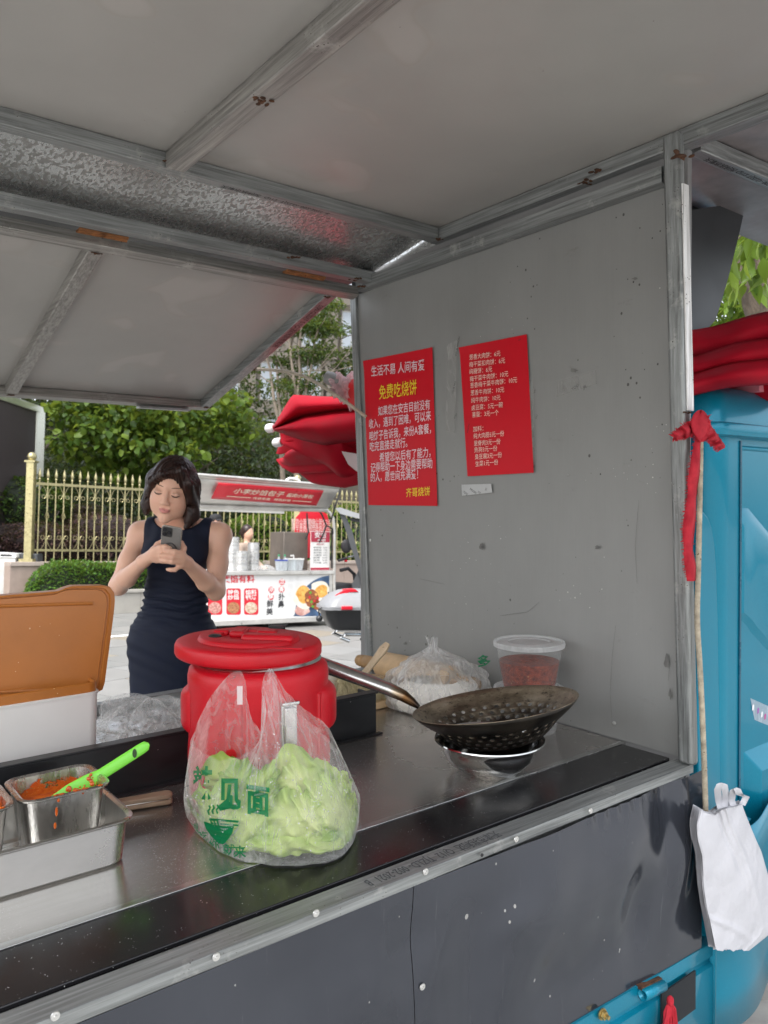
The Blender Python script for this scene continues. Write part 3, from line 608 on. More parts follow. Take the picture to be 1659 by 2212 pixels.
# ---- fence line
FA = P(62, 1207, 13.5); FB = P(795, 1220, 18.6); FZ = .86
fdv = np.array([FB[0]-FA[0], FB[1]-FA[1], 0]); FLen = np.linalg.norm(fdv); fdv /= FLen; fnv = np.array([-fdv[1], fdv[0], 0])
if fnv[1] < 0: fnv = -fnv
FA = np.array([FA[0], FA[1], 0]); FLen += 1.2
def fp(s, n=0, z=0): return FA+fdv*s+fnv*n+np.array([0, 0, z])
PINK = M('pink_granite', (.32,.25,.21), .6, 0, .12, 6, specks=.35, scol=(.2,.15,.13), sscale=70)
BEIGE = M('beige_stone', (.36,.345,.31), .65, 0, .08, 5, specks=.2, scol=(.36,.34,.3), sscale=80)
def slabs(name, label, s0, s1, n0, n1, z0, z1, cap, mat_, cmat, piece=.8):
    base = fp(s0); o = root(name, label, 'wall', base)
    s = s0; 
    while s < s1-.01:
        e = min(s1, s+piece); q = [fp(s+.003, n0), fp(e-.003, n0), fp(e-.003, n1), fp(s+.003, n1)]
        mb = MB().hexa([(p[0],p[1],z0) for p in q]+[(p[0],p[1],z1-cap) for p in q]); mb.build('slab', mat_, o, base=base, bevel=.004)
        q = [fp(s+.002, n0-.03), fp(e-.002, n0-.03), fp(e-.002, n1+.03), fp(s+.002, n1+.03)]
        MB().hexa([(p[0],p[1],z1-cap+.001) for p in q]+[(p[0],p[1],z1) for p in q]).build('coping', cmat, o, base=base, bevel=.004); s = e
    q = [fp(s0+.01, n0+.01), fp(s1-.01, n0+.01), fp(s1-.01, n1-.01), fp(s0+.01, n1-.01)]
    MB().hexa([(p[0],p[1],z0) for p in q]+[(p[0],p[1],z1-cap-.002) for p in q]).build('core', M('mortar', (.3,.28,.25), .9), o, base=base); return o
slabs('granite_wall', 'low pink granite wall carrying the gold railing', -.35, FLen, -.16, .16, 0, FZ, .07, PINK, M('granite_coping', (.36,.30,.26), .55, 0, .1, 6, specks=.3, scol=(.3,.24,.2), sscale=80))
BRASS = M('pale_gold_metal', (.42,.375,.205), .32, .8, .18, 25)
fence = root('gold_railing', 'pale gold railing with spear tips and scrolls on the granite wall', 'fence', fp(0, 0, FZ)); fbs = fp(0, 0, FZ)
FH = 1.62
def fpart(mb, name): return mb.build(name, BRASS, fence, base=fbs)
def fpost(s):
    mb = MB(); c = fp(s); mb.prism([(c[0]+x*.062, c[1]+y*.062) for x, y in ((-1,-1),(1,-1),(1,1),(-1,1))], FZ, FZ+1.72); mb.prism([(c[0]+x*.12, c[1]+y*.12) for x, y in ((-1,-1),(1,-1),(1,1),(-1,1))], FZ, FZ+.05)
    mb.prism([(c[0]+x*.09, c[1]+y*.09) for x, y in ((-1,-1),(1,-1),(1,1),(-1,1))], FZ+1.72, FZ+1.75); mb.sphere((c[0], c[1], FZ+1.82), .08, 14, 9); fpart(mb, 'post')
for s in (0, 5.62): fpost(s)
for z, hh in ((1.36, .045), (.20, .04)):
    fpart(MB().bar(fp(.08, 0, FZ+z), fp(FLen, 0, FZ+z), .04, hh), 'rail')
bal = MB(); bal.tube([(0,0,z) for z in np.linspace(0, 1.42, 15)], .011, 6); bal.lathe([(.011,1.42),(.022,1.44),(.014,1.46),(.03,1.50),(.026,1.54),(.001,1.64)], 8)
for i in range(14): bal.bar((.012*math.cos(i*1.2), .012*math.sin(i*1.2), .06+i*.09), (.012*math.cos(i*1.2+1), .012*math.sin(i*1.2+1), .10+i*.09), .008, .008)
knot = MB(); knot.v = list(bal.v); knot.f = list(bal.f); knot.m = list(bal.m)
for k in range(4): knot.tube([((.012+.022*math.sin(math.pi*t))*math.cos(k*1.57+t*3), (.012+.022*math.sin(math.pi*t))*math.sin(k*1.57+t*3), .74+.12*t) for t in np.linspace(0, 1, 6)], .006, 5)
bo = bal.build('baluster', BRASS); ko = knot.build('baluster', BRASS); meb, mek = bo.data, ko.data; bpy.data.objects.remove(bo); bpy.data.objects.remove(ko)
scr = MB()
for sg in (-1, 1):
    scr.tube([(sg*(.012+.075*t**1.6), 0, -.17+.17*t) for t in np.linspace(0, 1, 7)], .006, 5)
    scr.tube([(sg*(.055+.04*math.cos(a)*(1-a/9)), 0, -.20+.035*math.sin(a)*(1-a/9)) for a in np.linspace(3.6, -1.2, 10)], .006, 5)
    scr.tube([(sg*.013, 0, -.16), (sg*.03, 0, -.215), (sg*.055, 0, -.236)], .006, 5)
so = scr.build('scroll', BRASS); mes = so.data; bpy.data.objects.remove(so)
fyaw = math.atan2(fdv[1], fdv[0]); nb = int(FLen/.1405); bi = 0
for i in range(1, nb):
    s = i*.1405
    if abs(s-5.62) < .1: continue
    o = bpy.data.objects.new('baluster', mek if i % 2 == 0 else meb); C.objects.link(o); o.parent = fence; o.location = Vector(fp(s))-Vector(fp(0)); o.rotation_euler = (0, 0, fyaw)
    if i % 2 == 0:
        for z, sc in ((1.34, 1), (.22, -1)):
            q = bpy.data.objects.new('scroll', mes); C.objects.link(q); q.parent = o; q.location = (0, 0, z); q.scale = (1, 1, sc)
# ---- planter with clipped hedge, shrubs behind the fence
ns = -1.15
s1 = 2.95
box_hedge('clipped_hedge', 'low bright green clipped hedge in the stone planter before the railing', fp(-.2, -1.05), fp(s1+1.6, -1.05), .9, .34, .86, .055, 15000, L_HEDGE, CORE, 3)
slabs('stone_planter', 'pale beige stone planter edge under the clipped hedge', -.3, s1+1.8, -1.2, -1.02, 0, .40, .05, BEIGE, BEIGE, .9)
q = fp(.2, 1.9); bush('green_shrub', 'rounded green shrub behind the gold railing post, below the screen', 'shrub', P(52, 1105, 16.4), (.95, .8, .72), .10, L_SHRUB, 5200, seed=11, aspect=.45)
for k, (u, v, D, r, lab) in enumerate(((70, 1172, 15.6, (1.0,.55,.42), 'dark red shrub at the post end of the railing, lowest in its row'), (215, 1165, 16.6, (1.15,.6,.55), 'broad dark red shrub behind the middle of the railing'), (160, 1138, 18.0, (.95,.6,.5), 'dark red shrub rising behind the railing under the broadleaf tree'), (330, 1172, 17.6, (1.0,.6,.45), 'dark red shrub behind the railing beside the woman'), (452, 1175, 18.4, (.7,.5,.42), 'dark red shrub behind the man in the black cap'))):
    bush('red_shrub', lab, 'shrub', P(u, v, D), r, .075, L_RED, 4200, CORER, 'dark red shrubs behind the railing', seed=20+k)
for k, (u, v, D, r, lab) in enumerate(((560, 1165, 19.5, (.95,.7,.62), 'bright green bush behind the woman vendor'), (650, 1150, 20.2, (.8,.7,.7), 'bright green bush behind the red menu board of the cart'), (755, 1150, 21.0, (1.1,.7,.75), 'bright green bush seen through the windscreen of the tricycle'), (700, 1200, 18.9, (1.2,.5,.35), 'low bright green bush at the foot of the railing behind the tricycle'))):
    bush('yellow_green_bush', lab, 'shrub', P(u, v, D), r, .12, L_YEL, 3200, CORE, 'bright green bushes behind the cart', seed=40+k)
# ---- trees
def tree(name, label, base, fork, ends, r0, blobs, size, n, mat_, bark=BARK, aspect=.5, shape=None, shell=.2, droop=.4, group=None):
    o = root(name, label, 'tree', base, group); mb = MB(); limb(mb, base, fork, r0, r0*.7, .04, 6, 9)
    for e in ends:
        pts = limb(mb, fork, e, r0*.5, r0*.14, .1)
        for k in range(3):
            p = np.asarray(pts[3+k]); limb(mb, p, p+rng.normal(0, .35, 3)*np.linalg.norm(np.asarray(e)-fork)*.6, r0*.16, r0*.05, .1, 4, 5)
    mb.build('trunk', bark, o, base=base); p, d = in_blobs(n, blobs, shell)
    leaf_cloud('crown', p, size, mat_, o, aspect, droop, base, shape=shape); return o
def px_blobs(lst): return [(*P(u, v, D), r, r, r*.85) for u, v, D, r in lst]
bt = G(0, 2000); tb = P(330, 1150, 18.0)*[1,1,0]
tree('broadleaf_tree', 'broadleaf tree with light green heart-shaped leaves behind the gold railing', tb, P(340, 1080, 18.0), [P(u, v, D) for u, v, D in ((180,900,17.2),(260,860,18),(330,850,18),(420,880,17.6),(500,900,18.4),(230,960,17.4),(470,990,17.6))], .09,
     px_blobs(((160,880,17,.6),(220,860,17.5,.7),(150,955,17,.5),(230,940,17,.75),(300,880,17.2,.8),(310,960,17.2,.8),(380,900,17.5,.7),(390,985,17.2,.6),(450,920,17.8,.6),(500,880,18,.55),(270,1015,17.2,.5),(520,935,18.2,.4),(345,1035,17.6,.55),(210,1010,17.3,.4))), .16, 4300, L_BROAD, aspect=.82, shell=.25, droop=.5)
tree('dark_evergreen_tree', 'dark evergreen tree behind the broadleaf tree and the woman', P(470,1150,26)*[1,1,0], P(470,1060,26), [P(u, v, 26) for u, v in ((380,900),(480,880),(560,960),(420,980))], .16,
     px_blobs(((330,930,26,1.5),(410,930,26,1.7),(480,960,25.5,1.5),(540,1000,25,1.3),(560,900,27,1.4),(420,1040,25,1.4),(500,1060,25,1.2),(470,850,27,1.6),(380,850,27,1.6),(600,1010,26,1.1),(560,1090,25,1.2),(380,1100,25,1.2))), .17, 11000, L_DARK, shape=SHORT, shell=.35, group='dark trees behind the railing')
tree('dark_evergreen_tree', 'dark evergreen tree over the top of the black screen', P(40,1150,27)*[1,1,0], P(40,1060,27), [P(u, v, 27) for u, v in ((0,850),(90,850),(150,900))], .15,
     px_blobs(((0,850,27,1.5),(60,830,27,1.5),(120,850,27,1.5),(180,900,28,1.5),(150,980,28,1.6),(210,1040,28,1.5),(270,1080,28,1.3),(130,1080,28,1.3),(240,900,28,1.5),(300,1000,28,1.5))), .17, 8500, L_DARK, shape=SHORT, shell=.35, group='dark trees behind the railing')
# slender trees with feathery leaves before the pale building
ths = ((612, 20.5, (585,640),(560,700),(640,690)), (640, 20.0, (655,620),(620,660),(690,700)), (700, 21.5, (740,700),(690,640),(775,760)))
nmz = ('slender tree with pale trunk rising behind the handle on the cart roof', 'second slender pale trunk beside it, leaning toward the red parasol', 'slender tree with thin branches spread before the pale building')
for k, (u, D, *e) in enumerate(ths):
    bl = []; 
    for (a, b) in e:
        for j in range(6): bl.append((*P(a+rng.normal()*38, b+abs(rng.normal())*85-15, D), .42, .42, .2))
    for j in range(5): bl.append((*P(u+rng.normal()*45, 860+rng.normal()*60, D), .45, .45, .22))
    bb = P(u, 1150, D)*[1,1,0]; o = root('slender_tree', nmz[k], 'tree', bb, 'slender trees before the building'); mb = MB()
    limb(mb, bb, P(u-4+k*6, 930, D), .085, .06, .03, 7, 9); f_ = P(u-4+k*6, 932, D)
    for (a, b) in e:
        pts = limb(mb, f_, P(a, b, D), .05, .02, .05, 7, 7)
        for j in range(5):
            q = np.asarray(pts[rng.integers(2, 7)]); limb(mb, q, q+np.array([rng.normal()*.9, rng.normal()*.4, abs(rng.normal())*.7]), .018, .006, .1, 4, 5)
    mb.build('trunk', BARKP if k < 2 else BARK, o, base=bb); p, d = in_blobs(2700, bl, .0); leaf_cloud('crown', p, .15, L_FEATH, o, .34, .2, bb, shape=SHORT)
# low dark planting that closes the view under the trees
bl = [(*P(u, v, 30), 1.6, 1.2, 1.3) for u in range(-60, 640, 55) for v in (1010, 1080, 1150)]
bl += [(*P(u, v, 33), 1.8, 1.2, 1.7) for u in range(-60, 420, 60) for v in (860, 930)]
p, d = in_blobs(16000, bl, .5); o = leaf_cloud('far_foliage', p, .24, L_DARK, None, .5, .3, (0,0,0), shape=SHORT); tag(o, 'mass of dark green foliage far behind the railing', 'foliage', kind='stuff')
o = MB()
a, b = P(-200, 1180, 38), P(600, 1180, 38); tag(MB().hexa([(a[0],a[1],0),(b[0],b[1],0),(b[0],b[1]+.5,0),(a[0],a[1]+.5,0),(a[0],a[1],8.6),(b[0],b[1],7.2),(b[0],b[1]+.5,7.2),(a[0],a[1]+.5,8.6)]).build('dark_backing_wall', M('dark_backing', (.03,.035,.025), .95, 0, .4, 1.)), 'dark backing wall far behind the trees, in place of deep shade', 'wall')  # dark backing; its colour stands in for the deep shade behind the trees
# ---- pale building behind the slender trees
STONE = M('beige_facade', (.12,.106,.088), .8, 0, .1, .8, bmp=.15); GLS = M('window_glass', (.20,.23,.26), .1, 0, .1, 1., spec=.9); FRM = M('window_frame', (.26,.255,.24), .5)
Bc = P(520, 1180, 46)*[1,1,0]; bd = np.array([1., .12, 0]); bd /= np.linalg.norm(bd); bn = np.array([bd[1], -bd[0], 0])
bld = root('stone_building', 'pale beige stone building with tall windows behind the slender trees', 'building', Bc)
def bp(s, z, n=0): return Bc+bd*s+bn*n+np.array([0,0,z])
def bbox(s0, s1, z0, z1, n0, n1): return MB().hexa([bp(s0,z0,n1),bp(s1,z0,n1),bp(s1,z0,n0),bp(s0,z0,n0),bp(s0,z1,n1),bp(s1,z1,n1),bp(s1,z1,n0),bp(s0,z1,n0)])
bbox(-8, 14, 0, 24, -3, 0).build('wall', STONE, bld, base=Bc)
for i in range(-3, 6):
    s = i*2.4; bbox(s, s+.7, 0, 24, .002, .35).build('pilaster', STONE, bld, base=Bc)
    for j in range(6):
        z = 3.2+j*3.3; wdw = bbox(s+.95, s+2.15, z, z+2.3, .002, .05).build('window', FRM, bld, base=Bc)
        for h_ in (0, 1): bbox(s+1.02+h_*.54, s+1.52+h_*.54, z+.08, z+2.2, .052, .06).build('pane', GLS, wdw, base=Bc)
for j in range(6): bbox(-8, 14, 2.4+j*3.3, 2.75+j*3.3, .36, .5).build('string_course', STONE, bld, base=Bc)
DB = M('dark_brown_stone', (.06,.052,.04), .8, 0, .2, 1.2, bmp=.3)
a, b = P(600, 1100, 27)*[1,1,0], P(860, 1100, 28.5)*[1,1,0]; e = (b-a)/np.linalg.norm(b-a); dbw = root('brown_wall', 'tall dark brown stone wall behind the white cart', 'wall', a)
for i in range(6):
    for j in range(4):
        p0_, p1_ = a+e*(i*.8+.004), a+e*(i*.8+.796); z0, z1 = j*1.02+.004, j*1.02+1.016
        MB().hexa([(p0_[0],p0_[1],z0),(p1_[0],p1_[1],z0),(p1_[0],p1_[1]+.3,z0),(p0_[0],p0_[1]+.3,z0),(p0_[0],p0_[1],z1),(p1_[0],p1_[1],z1),(p1_[0],p1_[1]+.3,z1),(p0_[0],p0_[1]+.3,z1)]).build('slab', DB, dbw, base=a)
# ---- screen on a steel frame, barrier housing
SC = M('screen_face', (.045,.035,.036), .6, 0, .1, 60, (1,1,1)); STEEL = M('brushed_steel_frame', (.62,.62,.55), .3, .8, .15, 2, (1,1,.4)); 
D0 = 17.0; b0 = P(100, 1180, D0+.3); tl, tr_, tr2 = P(0, 908, D0-1.2), P(68, 877, D0), P(100, 866, D0+.25)
scb = np.array([tr_[0], tr_[1], 0]); e = np.array([tl[0]-tr_[0], tl[1]-tr_[1], 0]); e /= np.linalg.norm(e)
scr_ = root('led_screen', 'large dark outdoor screen in a steel frame at the edge of the garden', 'screen', scb); zt = tr_[2]
sw = P(68, 1050, D0)[2]-.25
n_ = np.array([e[1], -e[0], 0]); n_ = n_ if n_[1] < 0 else -n_
def sb(s0, s1, z0, z1, n0, n1): 
    f_ = lambda s, n, z: scb+e*s+n_*n+np.array([0,0,z]); return MB().hexa([f_(s0,n0,z0),f_(s1,n0,z0),f_(s1,n1,z0),f_(s0,n1,z0),f_(s0,n0,z1),f_(s1,n0,z1),f_(s1,n1,z1),f_(s0,n1,z1)])
sb(.0, 4.2, .9, zt-.13, 0, .1).build('display', SC, scr_, base=scb); sb(-.1, 4.3, zt-.129, zt+.02, -.5, .14).build('top_frame', STEEL, scr_, base=scb, bevel=.01)
sb(-.36, -.003, 0, zt+.021, -.5, .13).build('side_frame', STEEL, scr_, base=scb, bevel=.01); sb(.0, 4.2, 0, .899, -.4, .05).build('base', STEEL, scr_, base=scb)
bq = G(14, 1322); bz = root('barrier_housing', 'steel barrier housing with yellow and black striped front at the picture edge', 'barrier', bq)
SSt = M('housing_steel', (.60,.60,.58), .35, .7, .12, 4); YEL = M('hazard_yellow', (.75,.48,.02), .5); BK = M('matt_black', (.02,.02,.02), .5)
x0, x1 = bq[0]-.30, bq[0]+.125; y0 = bq[1]
MB().box(x0, x1, y0, y0+.35, 0, .93).build('body', SSt, bz, base=bq, bevel=.01)
MB().hexa([(x0-.02,y0-.03,.931),(x1+.02,y0-.03,.931),(x1+.02,y0+.37,.931),(x0-.02,y0+.37,.931),(x0,y0,1.02),(x1,y0,1.0),(x1,y0+.35,1.0),(x0,y0+.35,1.02)]).build('lid', M('white_enamel', (.72,.72,.70), .4), bz, base=bq, bevel=.006)
MB().box(x1-.24, x1-.06, y0-.006, y0-.001, .78, .88).build('label_plate', M('white_enamel', (.72,.72,.70)), bz, base=bq)
mb = MB(); text_on(mb, 'EXIT', .075, lambda a, b: (x1-.225+a, y0-.04, .985+b*.5), fit=.14, bold=.01); mb.box(x1-.25, x1-.05, y0-.034, y0-.031, .955, .985); mb.build('plate_print', BK, bz, base=bq, smooth=False)
for i in range(9):
    z = .02+i*.085; MB().hexa([(x1-.17,y0-.008,z),(x1-.06,y0-.008,z+.04),(x1-.06,y0-.001,z+.04),(x1-.17,y0-.001,z),(x1-.17,y0-.008,z+.083),(x1-.06,y0-.008,z+.123),(x1-.06,y0-.001,z+.123),(x1-.17,y0-.001,z+.083)]).build('stripe', YEL if i % 2 else BK, bz, base=bq)
MB().box(x1, x1+.32, y0+.10, y0+.35, .55, 1.0).build('side_unit', M('dark_housing', (.05,.055,.06), .4), bz, base=bq, bevel=.02)
# cyan tank glimpsed between the shrubs
c = P(248, 1131, 22); mb = MB(); mb.prism([(c[0]-.35+x, c[1]+y) for x, y in ((0,0),(.75,0),(.75,.4),(0,.4))], c[2]-.5, c[2]+.02); mb.prism([(c[0]-.2+x, c[1]+y) for x, y in ((0,.05),(.45,.05),(.45,.35),(0,.35))], c[2]+.02, c[2]+.14)
tag(mb.build('water_tank', M('pale_cyan_plastic', (.25,.55,.60), .4)), 'pale cyan tank glimpsed behind the railing beside the woman', 'tank')
# ================================================================== THINGS ON THE COUNTER  (all in the stall frame)
RV = np.array([RS[0,0], RS[0,1], 0]); RV /= np.linalg.norm(RV)      # to the viewer's right along the counter plane
GV = np.array([-RV[1], RV[0], 0])                                    # away from the viewer
ZV = np.array([0, 0, 1.])
def vpl(u, v, c, off=0.):                        # pixel on the upright plane through c (+off away from the viewer)
    r = RS.T @ cray(u, v); return r*((GV@np.asarray(c))+off)/(GV@r)
def gc(u, v, z=H): return on(u, v, 2, z)
def sroot(name, label, cat, base, group=None): return root(name, label, cat, base, group, stall=True)
def proj(p): q = RS @ np.asarray(p); return CX+FPX*q[0]/q[2], CY+FPX*q[1]/q[2]
# ---------- red insulated barrel
REDP = M('textured_red_plastic', (.50,.003,.012), .42, 0, .10, 8, bmp=.45, bscale=380, bdist=.0014, spec=.4, specks=.12, scol=(.62,.25,.25), sscale=150, sthr=.04, rvar=.16)
CHR = M('polished_steel', (.62,.62,.61), .16, 1., .08, 10); GSK = M('black_gasket', (.015,.015,.015), .5)
bc = np.array([.836, 1.482, H])-RV*.0205; brl = sroot('insulated_barrel', 'red insulated barrel with its lid askew, standing behind the lettuce bag', 'barrel', bc)
R0 = .149
prof = [(R0-.012, 0), (R0-.004, .004), (R0, .014), (R0, .05), (R0, .235), (R0+.001, .250), (R0+.001, .262), (R0-.002, .276), (R0-.012, .284), (R0-.022, .285), (R0-.024, .27), (R0-.03, .2)]
mb = MB().lathe([(r, z) for r, z in prof], 72)
body = mb.build('body', REDP, brl, ang=50)
MB().lathe([(R0-.022, .283), (R0-.014, .289), (R0-.018, .296), (R0-.026, .296), (R0-.03, .286), (R0-.03, .1)], 64, cap=False).build('steel_rim', CHR, brl)
MB().lathe([(R0-.025, .290), (R0-.0245, .301), (R0-.033, .302), (R0-.033, .29)], 64).build('gasket', GSK, brl)
for sg, nm in ((-1, 'handle'), (1, 'handle')):
    c = RV*sg*(R0+.006); mbh = MB()
    def hf(a, b):
        ang = (a-.5)*1.0; t = b; rr = R0-.012+.026*math.sin(math.pi*min(1, max(0, a)))**.5*(1-abs(2*t-1)**4)+.004
        d = RV*sg*math.cos(ang)+GV*math.sin(ang); zz = .165+.075*t-(.03*math.cos(ang) if t < .5 else 0)
        return d*rr+ZV*zz
    mbh.grid(hf, 22, 12).build('handle', REDP, brl, ang=180)
    def hl(a, b):
        ang = (a-.5)*.75; rr = R0-.008+.014*math.sin(math.pi*a)**.5*math.sin(math.pi*b)**.6*(1-b*.3); d = RV*sg*math.cos(ang)+GV*math.sin(ang); return d*rr+ZV*(.02+.15*b)
    MB().grid(hl, 16, 12).build('lug', REDP, brl, ang=180)
for da in (-.18, .32, 1.2):                                         # raised vertical mouldings
    d = -GV*math.cos(da)+RV*math.sin(da); mbr = MB(); t_ = np.cross(ZV, d)
    mbr.hexa([d*(R0-.006)-t_*.02+ZV*.06, d*(R0-.006)+t_*.02+ZV*.06, d*(R0+.004)+t_*.016+ZV*.06, d*(R0+.004)-t_*.016+ZV*.06, d*(R0-.006)-t_*.02+ZV*.23, d*(R0-.006)+t_*.02+ZV*.23, d*(R0+.004)+t_*.016+ZV*.23, d*(R0+.004)-t_*.016+ZV*.23]); mbr.build('moulding', REDP, body, bevel=.003)
la = .56; d = -GV*math.cos(la)+RV*math.sin(la); t_ = np.cross(ZV, d)
def lb(r0, r1, w_, z0, z1): return MB().hexa([d*r0-t_*w_+ZV*z0, d*r0+t_*w_+ZV*z0, d*r1+t_*w_+ZV*z0, d*r1-t_*w_+ZV*z0, d*r0-t_*w_+ZV*z1, d*r0+t_*w_+ZV*z1, d*r1+t_*w_+ZV*z1, d*r1-t_*w_+ZV*z1])
lat = lb(R0+.0, R0+.004, .017, .14, .222).build('latch', CHR, brl, bevel=.001); lb(R0+.0045, R0+.011, .012, .13, .218).build('lever', CHR, lat, bevel=.002); lb(R0+.001, R0+.014, .019, .2225, .230).build('hook', CHR, lat, bevel=.002)
lb(R0, R0+.006, .013, .118, .1395).build('latch_base', GSK, lat, bevel=.001)
lc = bc-RV*.022+GV*.006+ZV*.30; RL = .157
lid = MB().lathe([(.0001,.002),(RL-.02,.002),(RL-.008,-.004),(RL-.003,-.001),(RL,.005),(RL,.020),(RL-.003,.027),(RL-.009,.030),(RL*.70,.0305),(RL*.69,.033),(RL*.68,.037),(RL*.66,.039),(RL*.40,.039),(RL*.39,.036),(RL*.38,.033),(.0001,.033)], 80)
lo = lid.build('lid', REDP, brl, ang=50); lo.location = Vector(lc-bc); lo.rotation_euler = Euler((R_(1.0), R_(1.6), 0))
def lidbox(x0, x1, y0, y1, z0, z1, nm, m_, bev=.006):
    f_ = lambda x, y, z: RV*x+GV*y+ZV*z
    return MB().hexa([f_(x0,y0,z0),f_(x1,y0,z0),f_(x1,y1,z0),f_(x0,y1,z0),f_(x0,y0,z1),f_(x1,y0,z1),f_(x1,y1,z1),f_(x0,y1,z1)]).build(nm, m_, lo, bevel=bev)
lidbox(-.01, .100, -.055, -.015, .030, .048, 'lid_handle', REDP, .008); lidbox(-.045, -.012, .0, .075, .030, .045, 'lid_ridge', REDP, .006); lidbox(.01, .055, .02, .06, .030, .044, 'lid_ridge', REDP, .006); lidbox(-.085, -.05, .02, .045, .030, .043, 'lid_ridge', REDP, .005)
lidbox(.03, .125, -.10, -.088, .028, .0325, 'lid_bar', REDP, .002)
for x, y, w_ in ((-.068, -.03, .014), (.045, .105, .02)):
    o = MB().lathe([(.0001,.043),(w_*.7,.043),(w_,.041),(w_,.033)], 20, tuple(RV*x+GV*y)).build('vent_cap', GSK, lo)
# ---------- clear bag of lettuce before the barrel
c0 = gc(590, 1866)
def resamp(pts, n):
    p = np.array(pts, float); L = np.r_[0, np.cumsum(np.linalg.norm(np.diff(p, axis=0), axis=1))]; t = np.linspace(0, L[-1], n); return np.stack([np.interp(t, L, p[:, k]) for k in range(p.shape[1])], 1)
NS, NT = 120, 64
botpx = resamp([(398,1700),(396,1730),(404,1762),(425,1797),(470,1832),(520,1856),(590,1868),(650,1868),(700,1862),(738,1848),(765,1818),(776,1770),(775,1720)], NS)
topf = resamp([(413,1598),(424,1612),(440,1627),(480,1641),(520,1632),(553,1612),(570,1580),(577,1530),(566,1478),(574,1450),(585,1438),(596,1462),(604,1490),(622,1515),(648,1540),(690,1575),(722,1610),(745,1650)], NS)
topb = resamp([(413,1598),(428,1556),(452,1508),(478,1475),(500,1452),(524,1449),(528,1470),(532,1510),(545,1560),(566,1588),(580,1545),(570,1490),(585,1440),(602,1475),(640,1520),(680,1548),(712,1572),(720,1598),(745,1650)], NS)
def smooth(a, k=3):
    b = a.copy()
    for _ in range(k): b[1:-1] = (b[:-2]+2*b[1:-1]+b[2:])/4
    return b
ph = rng.uniform(0, 6.28, 20)
def bot3(i, back):
    s = i/(NS-1); u, v = botpx[i]; p = gc(u, v, H+.003) if v > 1760 else vpl(u, v, c0, .085); 
    if v <= 1795:                                                  # rise gradually at the two flanks
        k = np.clip((1795-v)/60, 0, 1); p = gc(u, max(v, 1761), H+.003)*(1-k)+vpl(u, v, c0, .085)*k
    if back: p = p+GV*(.165*math.sin(math.pi*s)**.5)
    p[2] = max(p[2], H+.003); return p
B3f = smooth(np.array([bot3(i, False) for i in range(NS)]), 6); B3b = smooth(np.array([bot3(i, True) for i in range(NS)]), 6)
T3f = smooth(np.array([vpl(u, v, c0, .075) for u, v in topf]), 2); T3b = smooth(np.array([vpl(u, v, c0, .098) for u, v in topb]), 2)
def sheet(B, T, sg):
    S = np.zeros((NT, NS, 3)); s = np.linspace(0, 1, NS)
    for j in range(NT):
        t = j/(NT-1); q = B*(1-t)[None] if False else B*(1-t)+T*t
        bl = np.sin(np.pi*s)**.55*np.sin(np.pi*min(1, t*.93+.03))**.8*(.040 if sg < 0 else .028)
        pl = (.0040*np.sin(s*64+ph[0]+3*np.sin(s*7))+.0030*np.sin(s*111+ph[1]+t*2)+.0022*np.sin(s*173+ph[2]))*(t**1.2)*(1-.25*t)
        cr = .0035*np.sin(s*23+t*14+ph[3])*np.sin(t*19+s*9+ph[4])*(1-t*.6)+.0022*np.sin(s*51-t*33+ph[5])*np.sin(t*41+ph[6]+s*13)*(1-t)
        S[j] = q+GV*(sg*bl+sg*(pl+cr))[:, None]
    S[..., 2] = np.maximum(S[..., 2], H+.002); return S
SF, SBk = sheet(B3f, T3f, -1), sheet(B3b, T3b, 1)
bagb = gc(600, 1800)
bag = sroot('lettuce_bag', 'clear plastic carrier bag with green printing, full of lettuce, before the red barrel', 'plastic bag', bagb)
FILM = film('clear_bag_film', (.96,.96,.96), .11, .12, .85, 30., .40, .30)
def sheet_obj(S, nm, mat_=FILM, par=bag, base=bagb):
    mb = MB(); n1, n0 = S.shape[:2]; mb.add(S.reshape(-1, 3), [(j*n0+i, j*n0+i+1, (j+1)*n0+i+1, (j+1)*n0+i) for j in range(n1-1) for i in range(n0-1)]); return mb.build(nm, mat_, par, base=base, ang=180)
sheet_obj(SF, 'front_film'); sheet_obj(SBk, 'back_film')
mb = MB(); n0 = NS; ring = list(B3f)+list(B3b[::-1]); 
bt_ = np.array([B3f*(1-k)+B3b*k for k in np.linspace(0, 1, 8)]); bt_[..., 2] = np.maximum(H+.0015, bt_[..., 2]-.002); sheet_obj(bt_, 'base_film')
# heat-sealed white tab on the left handle
tb_ = np.array([[vpl(512+12*a, 1482+40*b, c0, .094) for a in (0, .5, 1)] for b in (0, .5, 1)]); sheet_obj(tb_, 'handle_tab', film('milky_film', (.95,.95,.95), .7, .4, .2))
